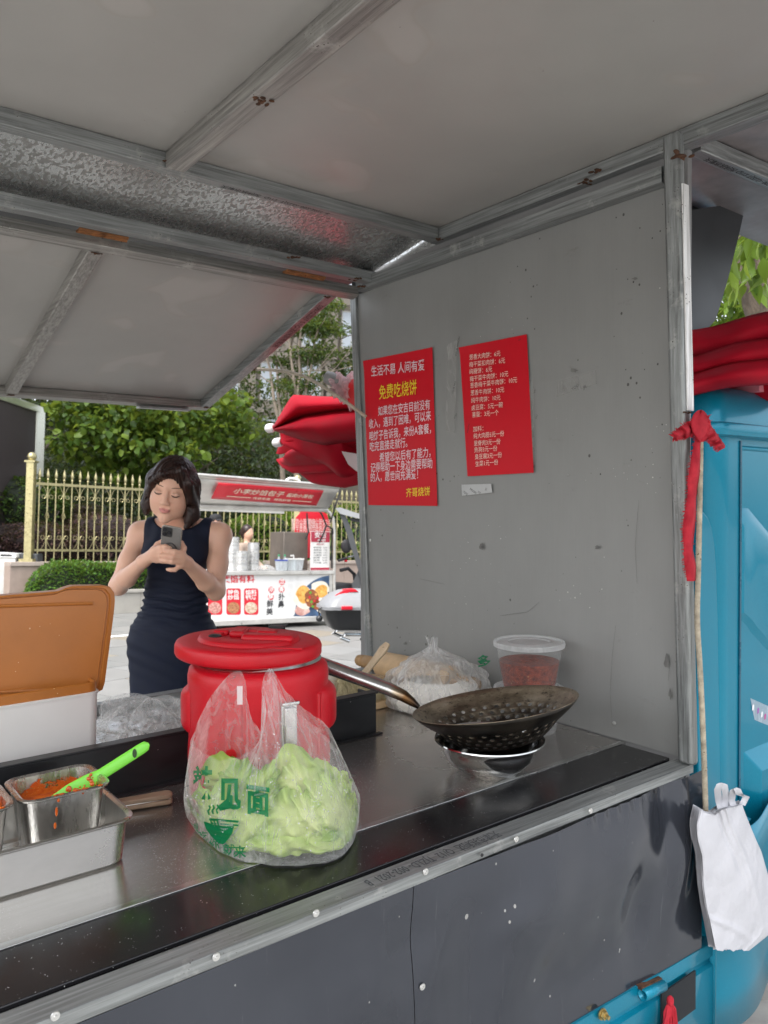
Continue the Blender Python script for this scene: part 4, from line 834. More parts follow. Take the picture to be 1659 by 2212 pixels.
# printing on the front film
PX = np.stack([np.array([proj(p) for p in SF[j]]) for j in range(0, NT)], 0); Pf = PX.reshape(-1, 2); Sf = SF.reshape(-1, 3)
def onbag(u, v):
    d2 = ((Pf-[u, v])**2).sum(1); ix = np.argsort(d2)[:6]; w_ = 1/(d2[ix]+.5); p = (Sf[ix]*w_[:, None]).sum(0)/w_.sum(); return p*(1-.0022)
GRN = film('green_print', (.0,.22,.08), .82, .35, .1)
for ch, u, v, sz, sx_, tilt in (('辣', 438, 1697, 70, .60, 0), ('见', 496, 1720, 70, .72, 0), ('面', 557, 1733, 66, .78, .12)):
    tv, tf = text_mesh(ch, 1., 'CENTER', .035); MB().add([onbag(u+a*sz*sx_, v-b*sz*1.05+a*sz*tilt) for a, b, _ in tv], tf).build('printed_character', GRN, bag, base=bagb, smooth=False)
for ch, u, v, sz in (('想', 418, 1790, 22), ('吃', 437, 1808, 24), ('你', 462, 1826, 26), ('就', 494, 1838, 28), ('来', 518, 1842, 28)):
    tv, tf = text_mesh(ch, 1., 'CENTER', .01); MB().add([onbag(u+a*sz, v-b*sz) for a, b, _ in tv], tf).build('printed_character', GRN, bag, base=bagb, smooth=False)
ic = MB()
def patch(pts): ic.add([onbag(u, v) for u, v in pts], [tuple(range(len(pts)))])
def strip(pts, w_):
    for k in range(len(pts)-1):
        (a, b), (c_, d_) = pts[k], pts[k+1]; L = math.hypot(c_-a, d_-b); nx, ny = -(d_-b)/L*w_/2, (c_-a)/L*w_/2; patch([(a+nx, b+ny), (c_+nx, d_+ny), (c_-nx, d_-ny), (a-nx, b-ny)])
for k in range(8):
    a, b = k/8, (k+1)/8; xa0, xa1 = 441+10*a+22*a*a, 504-4*a-18*a*a; xb0, xb1 = 441+10*b+22*b*b, 504-4*b-18*b*b; patch([(xa0, 1778+44*a), (xa1, 1788+36*a), (xb1, 1788+36*b), (xb0, 1778+44*b)])
strip([(441,1776),(460,1783),(482,1787),(505,1786)], 4); strip([(452,1770),(515,1775)], 5); strip([(456,1778),(515,1783)], 4)
for k in range(3): strip([(454+k*7,1768),(460+k*7,1790)], 3); strip([(452+k*9,1760-k),(449+k*9,1752-k),(454+k*9,1746-k),(451+k*9,1740-k)], 3.5)
ic.build('printed_bowl', GRN, bag, base=bagb, smooth=False)
# water drops on the film
dr = MB(); rd = random.Random(4)
for k in range(170):
    i, j = rd.randrange(8, NS-8), rd.randrange(3, int(NT*.7)); p = SF[j, i]; r = rd.uniform(.0006, .0016); dr.sphere(p-GV*.0012, (r, r, r), 6, 4)
o = dr.build('water_drops', M('water_drop', (.95,.95,.95), .03, 0, .02, 5, trans=.6), bag, base=bagb); o['kind'] = 'stuff'
# lettuce inside
def lettuce_mat():
    m, nt, b = base_mat('lettuce_leaf'); out = nt.nodes['Material Output']
    n1 = nd(nt, 'ShaderNodeTexNoise', Vector=mapv(nt), Scale=9., Detail=4.); at = nd(nt, 'ShaderNodeAttribute', 'Fac', at=dict(attribute_name='rnd'))
    f = math_(nt, 'ADD', math_(nt, 'MULTIPLY', n1, .5), math_(nt, 'MULTIPLY', at, .6))
    c = ramp(nt, f, (.22, (.74,.78,.38)), (.5, (.48,.64,.16)), (.78, (.17,.36,.035)))
    vo = nd(nt, 'ShaderNodeTexNoise', Vector=mapv(nt), Scale=30., Detail=5.)
    ve = nd(nt, 'ShaderNodeAttribute', 'Fac', at=dict(attribute_name='vein')); c = mixc(nt, math_(nt, 'MULTIPLY', ve, .6), c, (.80,.84,.52)); setp(nt, b, Base_Color=c, Roughness=.4); bump(nt, b, math_(nt, 'ADD', vo, ve), .5, .006)
    tl = nd(nt, 'ShaderNodeBsdfTranslucent', Color=c); nt.links.new(nd(nt, 'ShaderNodeMixShader', Fac=.35, i1=b.outputs[0], i2=tl), out.inputs[0]); return m
LET = lettuce_mat(); ltc = bagb*1; lett = sroot('lettuce', 'pale green loose lettuce leaves inside the clear carrier bag', 'lettuce', bagb)
cc = gc(610, 1800)+GV*.02
def samp(S, s_, t_):
    x, y = np.clip(s_, 0, 1)*(NS-1), np.clip(t_, 0, 1)*(NT-1); i, j = min(int(x), NS-2), min(int(y), NT-2); fx, fy = x-i, y-j
    return (S[j,i]*(1-fx)+S[j,i+1]*fx)*(1-fy)+(S[j+1,i]*(1-fx)+S[j+1,i+1]*fx)*fy
def lleaf(k, s0, t0, ds, dt, k0, rv):
    rs = np.random.default_rng(100+k); p0_ = rs.uniform(0, 6, 6); rad = []; vn = []
    def f(a, b):
        th = a*2*math.pi; e = 1+.10*math.sin(3*th+p0_[0])+.06*math.sin(11*th+p0_[1])*b; x, z = b*ds*e*math.cos(th), b*dt*e*math.sin(th)
        kk = k0+.16*b*b+.09*math.sin(7*th+p0_[2])*b**3+.035*math.sin(19*th+p0_[3])*b**4+.045*math.sin(x*40+p0_[4])*math.sin(z*35+p0_[5]); kk = min(.95, max(.035, kk))
        s_ = min(.97, max(.03, s0+x)); t_ = max(.03, t0+z); q = samp(SF, s_, t_)*(1-kk)+samp(SBk, s_, t_)*kk; q = np.array(q); q[2] = max(q[2], H+.005); rad.append(b); vn.append(max(0, 1-abs(math.sin(4.5*th+.25*math.sin(6*b)))/.16)*(.35+.65*(1-b))); return q
    mbl = MB().grid(f, 90, 22, closeu=True); ob = mbl.build('leaf', LET, lett, base=bagb, ang=180); at = ob.data.attributes.new('rnd', 'FLOAT', 'POINT'); at.data.foreach_set('value', np.clip(np.array(rad)**2*.45+rv, 0, 1)); at = ob.data.attributes.new('vein', 'FLOAT', 'POINT'); at.data.foreach_set('value', np.array(vn)); return ob
lv = [(.78,.30,.16,.26,.08,.0),(.60,.22,.17,.2,.05,.22),(.40,.25,.15,.24,.07,.4),(.88,.22,.09,.2,.10,.0),(.25,.28,.14,.25,.12,.5),(.70,.42,.16,.14,.18,.05),(.42,.44,.13,.16,.2,.45),(.55,.10,.3,.10,.05,.45),(.75,.08,.2,.08,.06,.3),(.30,.48,.1,.14,.3,.6),(.60,.40,.25,.2,.4,.2),(.8,.4,.14,.18,.5,.1),(.3,.35,.2,.2,.55,.4),(.55,.30,.35,.24,.7,.3),(.5,.05,.4,.06,.15,.6),(.47,.36,.09,.12,.1,.55),(.68,.28,.08,.16,.03,.1)]
for k, (s0, t0, ds, dt, k0, rv_) in enumerate(lv): lleaf(k, s0, t0, ds, dt, k0, rv_*.7)
# ---------- steel bowl and perforated wok skimmer
bw = np.array([1.318, 1.288, H]); CHB = M('bowl_steel', (.60,.60,.59), .13, 1., .06, 6)
bowl = MB().lathe([(.0001,.003),(.06,.003),(.068,.0),(.072,.004),(.088,.016),(.101,.035),(.107,.055),(.109,.064),(.113,.068),(.122,.071),(.126,.074),(.125,.077),(.119,.075),(.108,.071),(.104,.06),(.09,.03),(.06,.006),(.0001,.006)], 64).build('steel_bowl', CHB); bowl.data.transform(Matrix.Diagonal((1.02,1.02,.95,1))); place(bowl, bw-GV*.012-RV*.004); tag(bowl, 'polished steel bowl under the perforated wok', 'bowl')
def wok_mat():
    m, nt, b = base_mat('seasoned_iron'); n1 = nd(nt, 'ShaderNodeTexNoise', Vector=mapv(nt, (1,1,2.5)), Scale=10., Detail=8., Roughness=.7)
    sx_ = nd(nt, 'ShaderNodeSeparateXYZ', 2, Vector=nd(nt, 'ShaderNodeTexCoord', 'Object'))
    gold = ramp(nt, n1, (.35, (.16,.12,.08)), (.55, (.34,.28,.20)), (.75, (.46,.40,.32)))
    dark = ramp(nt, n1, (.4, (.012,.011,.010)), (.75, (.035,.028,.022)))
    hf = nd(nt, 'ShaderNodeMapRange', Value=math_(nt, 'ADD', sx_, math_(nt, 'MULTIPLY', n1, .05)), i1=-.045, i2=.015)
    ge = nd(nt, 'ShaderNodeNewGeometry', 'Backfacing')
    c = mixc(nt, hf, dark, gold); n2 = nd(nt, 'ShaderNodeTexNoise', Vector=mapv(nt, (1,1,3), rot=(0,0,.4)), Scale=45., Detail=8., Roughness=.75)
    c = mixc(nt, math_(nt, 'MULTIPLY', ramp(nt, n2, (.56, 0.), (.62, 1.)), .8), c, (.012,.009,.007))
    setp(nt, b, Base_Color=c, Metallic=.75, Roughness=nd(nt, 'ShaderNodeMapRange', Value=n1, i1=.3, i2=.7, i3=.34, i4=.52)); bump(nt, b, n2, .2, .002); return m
WOKI = wok_mat(); WOKO = M('sooty_iron', (.012,.011,.010), .42, .5, .5, 14, bmp=.4, bscale=50, col2=(.035,.028,.02))
wk = bw+np.array([.012,.004,.148])+RV*.004
wok = root('wok_skimmer', 'blackened iron wok skimmer full of drain holes resting on the steel bowl', 'wok', wk, stall=True)
prw = [(.195,0),(.186,-.0104),(.172,-.0229),(.1585,-.0333),(.145,-.0440),(.132,-.0560),(.119,-.0690),(.104,-.0800),(.086,-.0875),(.066,-.0920),(.045,-.0940),(.0001,-.095)]
def wok_surface(dr_, dz_):
    mb = MB(); NW = 64
    def q(i, k): a = 2*math.pi*(i % NW)/NW; r, z = prw[k]; return np.array([(r+dr_)*math.cos(a), (r+dr_)*math.sin(a), z+dz_])
    for k in range(len(prw)-1):
        holes = 3 <= k <= 8
        for i in range(0, NW, 2 if holes else 1):
            if not holes: mb.add([q(i,k), q(i+1,k), q(i+1,k+1), q(i,k+1)], [(0,1,2,3)]); continue
            off = (k % 2); i0 = i+off; c4 = [q(i0,k), q(i0+2,k), q(i0+2,k+1), q(i0,k+1)]; ctr = sum(c4)/4; e1 = (c4[1]-c4[0]); e1 = e1/np.linalg.norm(e1); e2 = (c4[3]-c4[0])/np.linalg.norm(c4[3]-c4[0]); hr = .0056 if k < 7 else .0045
            inn = [ctr+(e1*math.cos(a)+e2*math.sin(a))*hr for a in [(-135+45*t)*math.pi/180 for t in range(8)]]
            mids = q(i0+1,k), q(i0+1,k+1)
            vs = [c4[0], mids[0], c4[1], c4[2], mids[1], c4[3]]+inn
            mb.add(vs, [(0,1,7,6),(1,2,8,7),(2,9,8),(2,3,10,9),(3,4,11,10),(4,5,12,11),(5,13,12),(5,0,6,13)])
    return mb
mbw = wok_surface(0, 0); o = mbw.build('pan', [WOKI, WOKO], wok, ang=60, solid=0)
so_ = o.modifiers.new('solid', 'SOLIDIFY'); so_.thickness = .0016; so_.offset = -1; so_.material_offset = 1
bm_ = bmesh.new(); bm_.from_mesh(o.data); bmesh.ops.remove_doubles(bm_, verts=bm_.verts, dist=.0002); 
for f_ in bm_.faces: f_.normal_update()
bmesh.ops.recalc_face_normals(bm_, faces=bm_.faces)
if sum(f_.normal.z for f_ in bm_.faces) < 0: bmesh.ops.reverse_faces(bm_, faces=bm_.faces)
bm_.to_mesh(o.data); bm_.free()
rwok = Matrix.Rotation(R_(8), 4, Vector(GV))                   # viewer's right side higher
rwok = Matrix.Rotation(R_(-8), 4, Vector(GV)) @ Matrix.Rotation(R_(-4.5), 4, Vector(RV)); 
HD = M('handle_steel', (.45,.44,.43), .24, 1., .15, 14, (1,1,1), bmp=.15)
def handle_mat():
    m, nt, b = base_mat('heat_tinted_handle'); n1 = nd(nt, 'ShaderNodeTexNoise', Vector=mapv(nt), Scale=30., Detail=5.); pz = nd(nt, 'ShaderNodeVectorMath', 'Value', at=dict(operation='DOT_PRODUCT'), i0=nd(nt, 'ShaderNodeTexCoord', 'Object'), i1=tuple(-RV))
    f = nd(nt, 'ShaderNodeMapRange', Value=math_(nt, 'ADD', pz, math_(nt, 'MULTIPLY', n1, .03)), i1=.20, i2=.27)
    c = ramp(nt, f, (0., (.03,.022,.018)), (.45, (.16,.08,.03)), (.75, (.40,.33,.24)), (1., (.5,.49,.48)))
    setp(nt, b, Base_Color=c, Metallic=.95, Roughness=.26); bump(nt, b, n1, .05, .002); return m
hp = [(.178,-.02,.0),(.195,-.005,.0),(.215,.012,0),(.25,.03,0),(.30,.05,0),(.40,.088,0),(.46,.11,0)]
hb = MB().tube([-RV*a+ZV*b*.75+GV*(a-.178)*.18 for a, b, _ in hp], [.006,.012,.016,.0185,.0195,.0205,.021], 18, flat=(1.15, .85)).build('handle', handle_mat(), wok)
wok.matrix_world = SM @ Matrix.Translation(Vector([float(x) for x in wk])) @ rwok
hb.matrix_local = rwok.inverted() @ Matrix.Rotation(R_(2), 4, Vector(GV))
# ---------- plastic tubs by the wall
CLR = film('clear_tub_plastic', (.80,.82,.82), .06, .15, .05, 8., .3, .02); CHILI = M('chili_flakes', (.13,.014,.008), .6, 0, .5, 90, bmp=1., bscale=220, bdist=.006, col2=(.33,.06,.025), specks=.3, scol=(.55,.35,.15), sscale=160)
def tub(label, c, h, fill, group=None):
    o = sroot('plastic_tub', label, 'tub', c, group)
    MB().lathe([(.0001,.002),(.066,.002),(.070,.0),(.072,.004),(.088,h),(.091,h),(.091,h-.003)], 40, cap=False).build('cup', CLR, o)
    MB().lathe([(.0001,h+.004),(.055,h+.004),(.058,h+.0065),(.062,h+.004),(.086,h+.004),(.089,h+.008),(.095,h+.008),(.0965,h+.004),(.0955,h-.005),(.0935,h-.005)], 48, cap=False).build('lid', film('milky_lid', (.85,.87,.87), .42, .25, .05, 5.), o)
    if fill:
        f_ = fill*h; mb = MB().lathe([(.0001,.004),(.068,.004),(.072+.016*fill-.0012, f_)], 40, cap=False)
        mb.grid(lambda a, b: ((.0705+.016*fill)*b*math.cos(a*6.2832), (.0705+.016*fill)*b*math.sin(a*6.2832), f_+.004*math.sin(b*9+a*12)*(1-b)), 40, 6, closeu=True).build('chili_filling', CHILI, o)
    return o
q = np.array([1.612, 1.43, H]); TH = .118
tub('clear lidded tub under the chili tub, beside the grey wall', q, .108, 0); tub('clear lidded tub half full of red chili flakes, on top of the other tub', q+np.array([-.006, -.006, .1175]), TH, .62)
# ---------- bag of flour
fb = np.array([1.565, 1.735, H]); flo = sroot('flour_bag', 'knotted white plastic bag of flour behind the wok skimmer', 'plastic bag', fb)
FLM = film('white_bag_film', (.94,.94,.93), .22, .15, 1., 22., .45, .4); FLOUR = M('flour', (.82,.79,.72), .9, 0, .04, 20)
def fbag(sc, top, amp, seed):
    rs = np.random.default_rng(seed); p_ = rs.uniform(0, 6.28, 12)
    def f(a, b):
        th = a*2*math.pi; r = np.interp(b, [0, .08, .25, .45, .62, .78, .88, .93, 1.], [.02, .142, .150, .138, .112, .075, .030, .012, .020*(.5+.5*math.sin(3*th))])*sc
        z = np.interp(b, [0, .08, .25, .45, .62, .78, .88, .93, 1.], [0, .004, .045, .090, .125, .150, .168, .176, .205])*top
        k = 1+amp*(.10*math.sin(3*th+p_[0]+3*b)+.08*math.sin(7*th+p_[1]-9*b)+.06*math.sin(13*th+p_[2]+15*b)+.04*math.sin(23*th+p_[4]-21*b))*min(1, b*4)
        e = (RV*1.10*math.cos(th)+GV*.80*math.sin(th))*r*k-RV*.025*b; return e+ZV*max(0, z+amp*.012*math.sin(5*th+p_[3]+b*6)*math.sin(b*8)*b)
    return f
MB().grid(fbag(.92, 1., 1., 5), 96, 60, closeu=True).build('film', FLM, flo, ang=180); MB().grid(lambda a, b: (lambda q: q)(fbag(.84, .62, .25, 6)(a, b*.72)), 40, 20, closeu=True).build('flour', FLOUR, flo, ang=180)
gq = MB(); gctr = RV*.100-GV*.06+ZV*.155; tv, tf = text_mesh('多', .04, 'CENTER', .03); gq.add([gctr+RV*a+ZV*b*.8+GV*(b*.5)-GV*.012+RV*.02 for a, b, _ in tv], tf); gq.build('printed_mark', GRN, flo, smooth=False)
# ---------- rolling pin, brush
def wood(name, col, sc=10., st=(1,1,1), spk=.0): return M(name, col, .6, 0, .22, sc, st, bmp=.3, bscale=70, bdist=.001, specks=spk, scol=(.10,.06,.03), sscale=55)
WD = wood('flour_dusted_wood', (.52,.36,.20), 9, (2,2,2), .2); WDK = wood('dark_wood_grip', (.36,.22,.10), 12, (2,2,2), .3)
pa, pb_ = on(776, 1426, 0, 1.62), on(1030, 1480, 0, 1.655); pa = np.array(pa); pb_ = np.array(pb_)
ax_ = pb_-pa; L_ = np.linalg.norm(ax_); ax_ /= L_
pin = sroot('rolling_pin', 'thick wooden rolling pin with grooved grips against the grey wall', 'rolling pin', pa)
def along(prof, nm, m_): MB().tube([ax_*t for t, r in prof], [r for t, r in prof], 24).build(nm, m_, pin, ang=40)
t0, t1 = L_*.22, L_*.83
along([(t0-.004,.02),(t0,.040),(t0+.012,.046),((t0+t1)/2,.047),(t1-.012,.046),(t1,.040),(t1+.004,.02)], 'roller', WD)
along([(-.01,.008),(-.004,.018),(.01,.021),(.016,.019),(.02,.021),(.03,.022),(.034,.020),(.038,.022),(.06,.022),(t0-.004,.019)], 'grip', WDK)
along([(t1+.004,.019),(L_-.05,.022),(L_-.03,.022),(L_-.027,.020),(L_-.023,.022),(L_-.012,.022),(L_-.009,.020),(L_-.005,.021),(L_+.005,.016),(L_+.008,.005)], 'grip', WDK)
br0 = on(735, 1450, 1, 1.86); br1 = on(880, 1468, 1, 1.92)
brush = sroot('wooden_brush', 'wooden brush with pale fibre bristles and an upright handle beside the red barrel', 'brush', br0)
WB = wood('pale_brush_wood', (.44,.28,.16), 8)
e = br1-br0; MB().bar((0,0,-.012), e-ZV*.006, .035, .024).build('stock', WB, brush, bevel=.006)
h0 = on(782, 1462, 1, 1.89)-br0; h1 = on(836, 1392, 1, 1.87)-br0
hm_ = MB().tube([h0, D4(h0, h1, .3), D4(h0, h1, .62), D4(h0, h1, .85), h1+(h1-h0)*.03], [.016,.0125,.0145,.0175,.011], 14, flat=(1.15,.7)).build('handle', wood('worn_handle_wood', (.50,.38,.25), 9), brush)
hh = D4(h0, h1, .88); o = MB().lathe([(.0001,.001),(.0065,.001),(.007,0)], 14).build('hang_hole', BK, hm_); o.location = Vector(hh)-Vector(GV)*.0128; o.rotation_euler = Vector(-GV).to_track_quat('Z', 'Y').to_euler()
brs = MB(); rb = random.Random(8)
for k in range(900):
    t = rb.uniform(-.02, .78); b0_ = e*t+GV*rb.uniform(-.03, .012)-ZV*rb.uniform(.008, .03); dd = -ZV*rb.uniform(.03, .055)-GV*rb.uniform(.0, .035)+RV*rb.uniform(-.02, .02)
    if rb.random() < .12: dd = ZV*rb.uniform(.005, .03)+RV*rb.uniform(-.04, .04)-GV*.02
    md = b0_+dd*.5+np.array([rb.uniform(-.006,.006) for _ in range(3)]); brs.tube([b0_, md, b0_+dd], [.0009,.0008,.0005], 3)
o = brs.build('bristles', M('pale_fibre', (.58,.50,.30), .8, 0, .25, 60), brush); o['kind'] = 'stuff'
MB().grid(lambda a, b: e*(a*.8-.02)+GV*(-.034+.05*b)-ZV*(.025+.03*math.sin(b*3)+.004*math.sin(a*40)), 30, 8).build('bristle_pad', M('fibre_pad', (.46,.40,.22), .9, 0, .3, 50, bmp=1, bscale=120), brush, ang=180)
bd0 = on(735, 1500, 2, H); bdq = np.array([1.25, 1.95, H]); o = MB().box(-.16, .34, -.11, .30, .001, .022).build('chopping_board', WD, bevel=.004); place(o, bdq); tag(o, 'thick floury wooden chopping board at the back of the counter', 'board')
o = MB().box(-.09, .09, -.06, .055, .023, .12).build('dough_block', M('cream_block', (.70,.66,.56), .8), bevel=.02); place(o, bdq+np.array([-.03, -.02, 0])); tag(o, 'cream coloured block under the brush on the chopping board', 'block')
# ---------- steel tray, sauce containers, spatula, knife handle
TR = M('tray_steel', (.74,.73,.70), .3, 1., .12, 8, (.6,5,1), bmp=.08); TRI = TR
def rrect(hx, hy, r, z, n=5):
    pts = []
    for cx_, cy_, a0_ in ((hx-r, hy-r, 0), (-hx+r, hy-r, 90), (-hx+r, -hy+r, 180), (hx-r, -hy+r, 270)):
        for k in range(n+1): a = R_(a0_+90*k/n); pts.append((cx_+r*math.cos(a), cy_+r*math.sin(a), z))
    return pts
def pan_mesh(hx, hy, h, tap, r, t=.0015, lip=.009):
    mb = MB(); rings = [rrect(hx-tap-.004, hy-tap-.004, r, 0), rrect(hx-tap, hy-tap, r, .004), rrect(hx, hy, r+tap*.3, h-.003), rrect(hx+lip*.5, hy+lip*.5, r+lip*.5, h), rrect(hx+lip, hy+lip, r+lip, h-.0015), rrect(hx+lip, hy+lip, r+lip, h-.004)]
    mb.loft(rings, True, False); n = len(rings[0]); mb.f.append(tuple(reversed(range(n)))); mb.m.append(0); return mb
trc = np.array([.178, 1.455, H+.001]); tray = pan_mesh(.305, .115, .080, .007, .03).build('steel_tray', TR, solid=.0016); place(tray, trc); tag(tray, 'long shallow steel tray holding the sauce containers', 'tray')
def container(label, c, hx, hy, h, lvl):
    o = sroot('sauce_container', label, 'container', c); 
    wet = M('wet_container_steel', (.66,.65,.63), .26, 1., .16, 10, (4,4,.5), bmp=.3, bscale=90, bdist=.003)
    pan_mesh(hx, hy, h, .012, .022).build('pan', wet, o, solid=.0014)
    SA = M('chili_sauce', (.50,.055,.008), .16, 0, .25, 24, bmp=.5, bscale=60, bdist=.004, col2=(.72,.17,.015)); k_ = .012*(1-lvl/h)
    mb = MB().loft([[(x, y, lvl+.003*math.sin(x*90)*math.sin(y*70)) for x, y, _ in rrect(hx-k_-.002, hy-k_-.002, .02, 0)]], True, False); mb.f.append(tuple(range(24))); mb.m.append(0)
    mb.build('sauce', SA, o, ang=180)
    SF_ = bpy.data.materials.get('sauce_splatter')
    if SF_ is None:
        SF_, nt, bs = base_mat('sauce_splatter'); out = nt.nodes['Material Output']; n1 = nd(nt, 'ShaderNodeTexNoise', Vector=mapv(nt, (1,1,1.5)), Scale=42., Detail=8., Roughness=.75); zz = nd(nt, 'ShaderNodeSeparateXYZ', 2, Vector=nd(nt, 'ShaderNodeTexCoord', 'Object'))
        n2 = nd(nt, 'ShaderNodeTexNoise', Vector=mapv(nt), Scale=9., Detail=2.)
        th = math_(nt, 'ADD', nd(nt, 'ShaderNodeMapRange', Value=zz, i1=.086, i2=.124, i3=.40, i4=.66), math_(nt, 'MULTIPLY', math_(nt, 'SUBTRACT', .5, n2), .5))
        setp(nt, bs, Base_Color=ramp(nt, n1, (.4, (.62,.16,.02)), (.7, (.40,.03,.008))), Roughness=.25); tr = nd(nt, 'ShaderNodeBsdfTransparent')
        nt.links.new(nd(nt, 'ShaderNodeMixShader', Fac=math_(nt, 'GREATER_THAN', n1, th), i1=tr, i2=bs.outputs[0]), out.inputs[0])
    MB().loft([rrect(hx-.0026-.012*(1-z_/h), hy-.0026-.012*(1-z_/h), .022, z_) for z_ in np.linspace(lvl-.004, h-.003, 6)], True, False).build('splatter', SF_, o)
    rs_ = random.Random(11); sm_ = MB()
    for k in range(7): sm_.sphere((rs_.uniform(-.4,.9)*hx, -hy-.004, h+.0005), (rs_.uniform(.003,.008), .003, .0012), 6, 4)
    for x, z_, l_ in ((-.25,.008,.004),(-.27,.03,.009),(-.3,.055,.006),(.35,.004,.004)):
        sm_.sphere((x*hx, -hy+.012*(z_/h)-.001-(.006 if z_ < .01 else 0), h-z_), (.0024, .0012, l_), 8, 6)
    q_ = sm_.build('sauce_smears', SA, o); q_['kind'] = 'stuff'; return o
container('tall steel container of red chili sauce with the green spatula in it', np.array([.392, 1.462, H+.004]), .068, .064, .125, .088)
container('tall steel sauce container cut off by the picture edge', np.array([.232, 1.462, H+.004]), .068, .064, .125, .08)
GS = M('lime_green_plastic', (.20,.66,.06), .35, 0, .05, 10); sa_ = on(175, 1704, 1, 1.45); sb_ = on(342, 1594, 1, 1.44)
sa_ = np.array([.40, 1.462, H+.094]); 
spt = sroot('spatula', 'lime green plastic spatula leaning in the chili sauce', 'spatula', sa_); ev = sb_-sa_; Ls = np.linalg.norm(ev); ed = ev/Ls; wv_ = np.cross(ed, GV); wv_ /= np.linalg.norm(wv_); nv_ = np.cross(wv_, ed)
def spf(a, b):
    w_ = np.interp(a, [0, .2, .38, .5, .92, .985, 1.], [.015, .018, .015, .0105, .0105, .009, .003]); th = b*2*math.pi; tk = np.interp(a, [0,.3,.5,1.], [.0018,.003,.0045,.004]); return ed*(Ls*a-.02)+wv_*w_*math.cos(th)+nv_*tk*math.sin(th)
sp_o = MB().grid(lambda a, b: spf(b, a), 16, 40, closeu=True).build('blade_and_handle', GS, spt)
o = MB().lathe([(.0001,.0048),(.004,.0048),(.0044,.0)], 14).build('hang_hole', M('shadow_hole', (.03,.06,.02), .8), spt); hq = ed*Ls*.74; o.matrix_local = Matrix.Translation(Vector(hq)) @ (Vector(nv_) if nv_@GV < 0 else Vector(-nv_)).to_track_quat('Z', 'Y').to_matrix().to_4x4() @ Matrix.Diagonal((1, 2., 1, 1))
sm_ = MB(); rs_ = random.Random(2)
for k in range(26):
    a_ = rs_.uniform(.08, .42); t_ = rs_.uniform(-.8, .8); sm_.sphere(ed*(Ls*a_-.02)+wv_*.014*t_+(nv_ if nv_@GV < 0 else -nv_)*.003, (rs_.uniform(.001,.005),)*3, 6, 4)
q_ = sm_.build('sauce_smears', bpy.data.materials['chili_sauce'], spt); q_['kind'] = 'stuff'
WK = wood('weathered_grip_wood', (.30,.21,.14), 20, (1,6,6)); k0, k1 = gc(232, 1745, H+.012), gc(370, 1722, H+.012)
kn = sroot('knife_handle', 'weathered wooden knife handle beside the steel tray', 'knife', k0-ZV*.012); kv = k1-k0; Lk = np.linalg.norm(kv); kd = kv/Lk; kn_ = np.cross(ZV, kd)
for z_, nm in ((.0, 'lower_scale'), (.0115, 'upper_scale')):
    pl_ = [(0,-.013),(Lk*.3,-.0115),(Lk*.7,-.0145),(Lk*.93,-.016),(Lk*1.0,-.011),(Lk*1.02,0),(Lk*1.0,.011),(Lk*.93,.016),(Lk*.7,.0145),(Lk*.3,.0115),(0,.013)]
    MB().add([kd*x+kn_*y+ZV*(z_+.0025) for x, y in pl_]+[kd*x+kn_*y+ZV*(z_+.0125) for x, y in pl_], [tuple(range(10,-1,-1)), tuple(range(11,22))]+[(i,(i+1)%11,11+(i+1)%11,11+i) for i in range(11)]).build(nm, WK, kn, bevel=.003)
MB().bar(kd*-.12+ZV*.0135, kd*Lk*.98+ZV*.0135, .02, .0015).build('blade', TR, kn)
# ---------- white box with open brown lid, crumpled bag
WHT = M('white_enamel_box', (.74,.73,.70), .4, 0, .04, 4); BRN = M('brown_plastic', (.42,.145,.025), .38, 0, .10, 5, bmp=.15, bscale=200, bdist=.001, specks=.28, scol=(.62,.42,.24), sscale=90, sthr=.05)
xr_ = on(216, 1500, 1, 1.78)[0]; zt_ = on(216, 1497, 1, 1.78)[2]; zb_ = on(218, 1482, 1, 1.78)[2]
xb0 = -.16; bxb = np.array([(xb0+xr_)/2, 1.822, H]); box = sroot('storage_box', 'white storage box with an open brown lid behind the black upstand', 'box', bxb)
hx = (xr_-xb0)/2
mb = MB(); rg = [rrect(hx-.012, .032, .022, 0), rrect(hx-.006, .038, .022, .006), rrect(hx, .042, .022, zt_-H)]; mb.loft(rg, True, True); mb.build('body', WHT, box)
MB().loft([rrect(hx+.002, .044, .023, zt_-H-.001), rrect(hx+.0025, .0445, .023, zt_-H+.004), rrect(hx-.001, .041, .022, zt_-H+.005)], True, False).build('rim_bead', WHT, box)
MB().loft([rrect(hx-.002, .040, .022, zt_-H+.004), rrect(hx-.002, .040, .022, zt_-H+.024), rrect(hx-.006, .036, .018, zt_-H+.026), rrect(hx-.010, .032, .018, zt_-H+.02)], True, False).build('brown_rim', BRN, box)
lp = resamp([(-420,1316),(-330,1312),(-60,1295),(0,1289),(128,1279),(143,1277),(150,1271),(158,1268),(170,1267),(236,1266),(248,1270),(255,1280),(257,1292),(254,1320),(228,1478),(224,1490),(212,1497),(150,1502),(0,1513),(-330,1535)], 90)
YL = 1.835
def lean(p, k): q = np.array(p); h_ = q[2]-zt_; return q+np.array([0, k+h_*.10, 0])
L3 = np.array([on(u, v, 1, YL) for u, v in lp]); ctr = L3.mean(0)
def inset(f_, yo, zf=None): return [lean(ctr+(p-ctr)*f_, yo)-bxb for p in L3]
mb = MB(); mb.loft([inset(1.0, .028), inset(1.0, .006), inset(.992, .0), inset(.955, -.0015), inset(.945, .003), inset(.93, .003), inset(.92, -.0015), inset(.5, -.004), inset(.02, -.005)], True, True)
ld = mb.build('lid', BRN, box, ang=40)
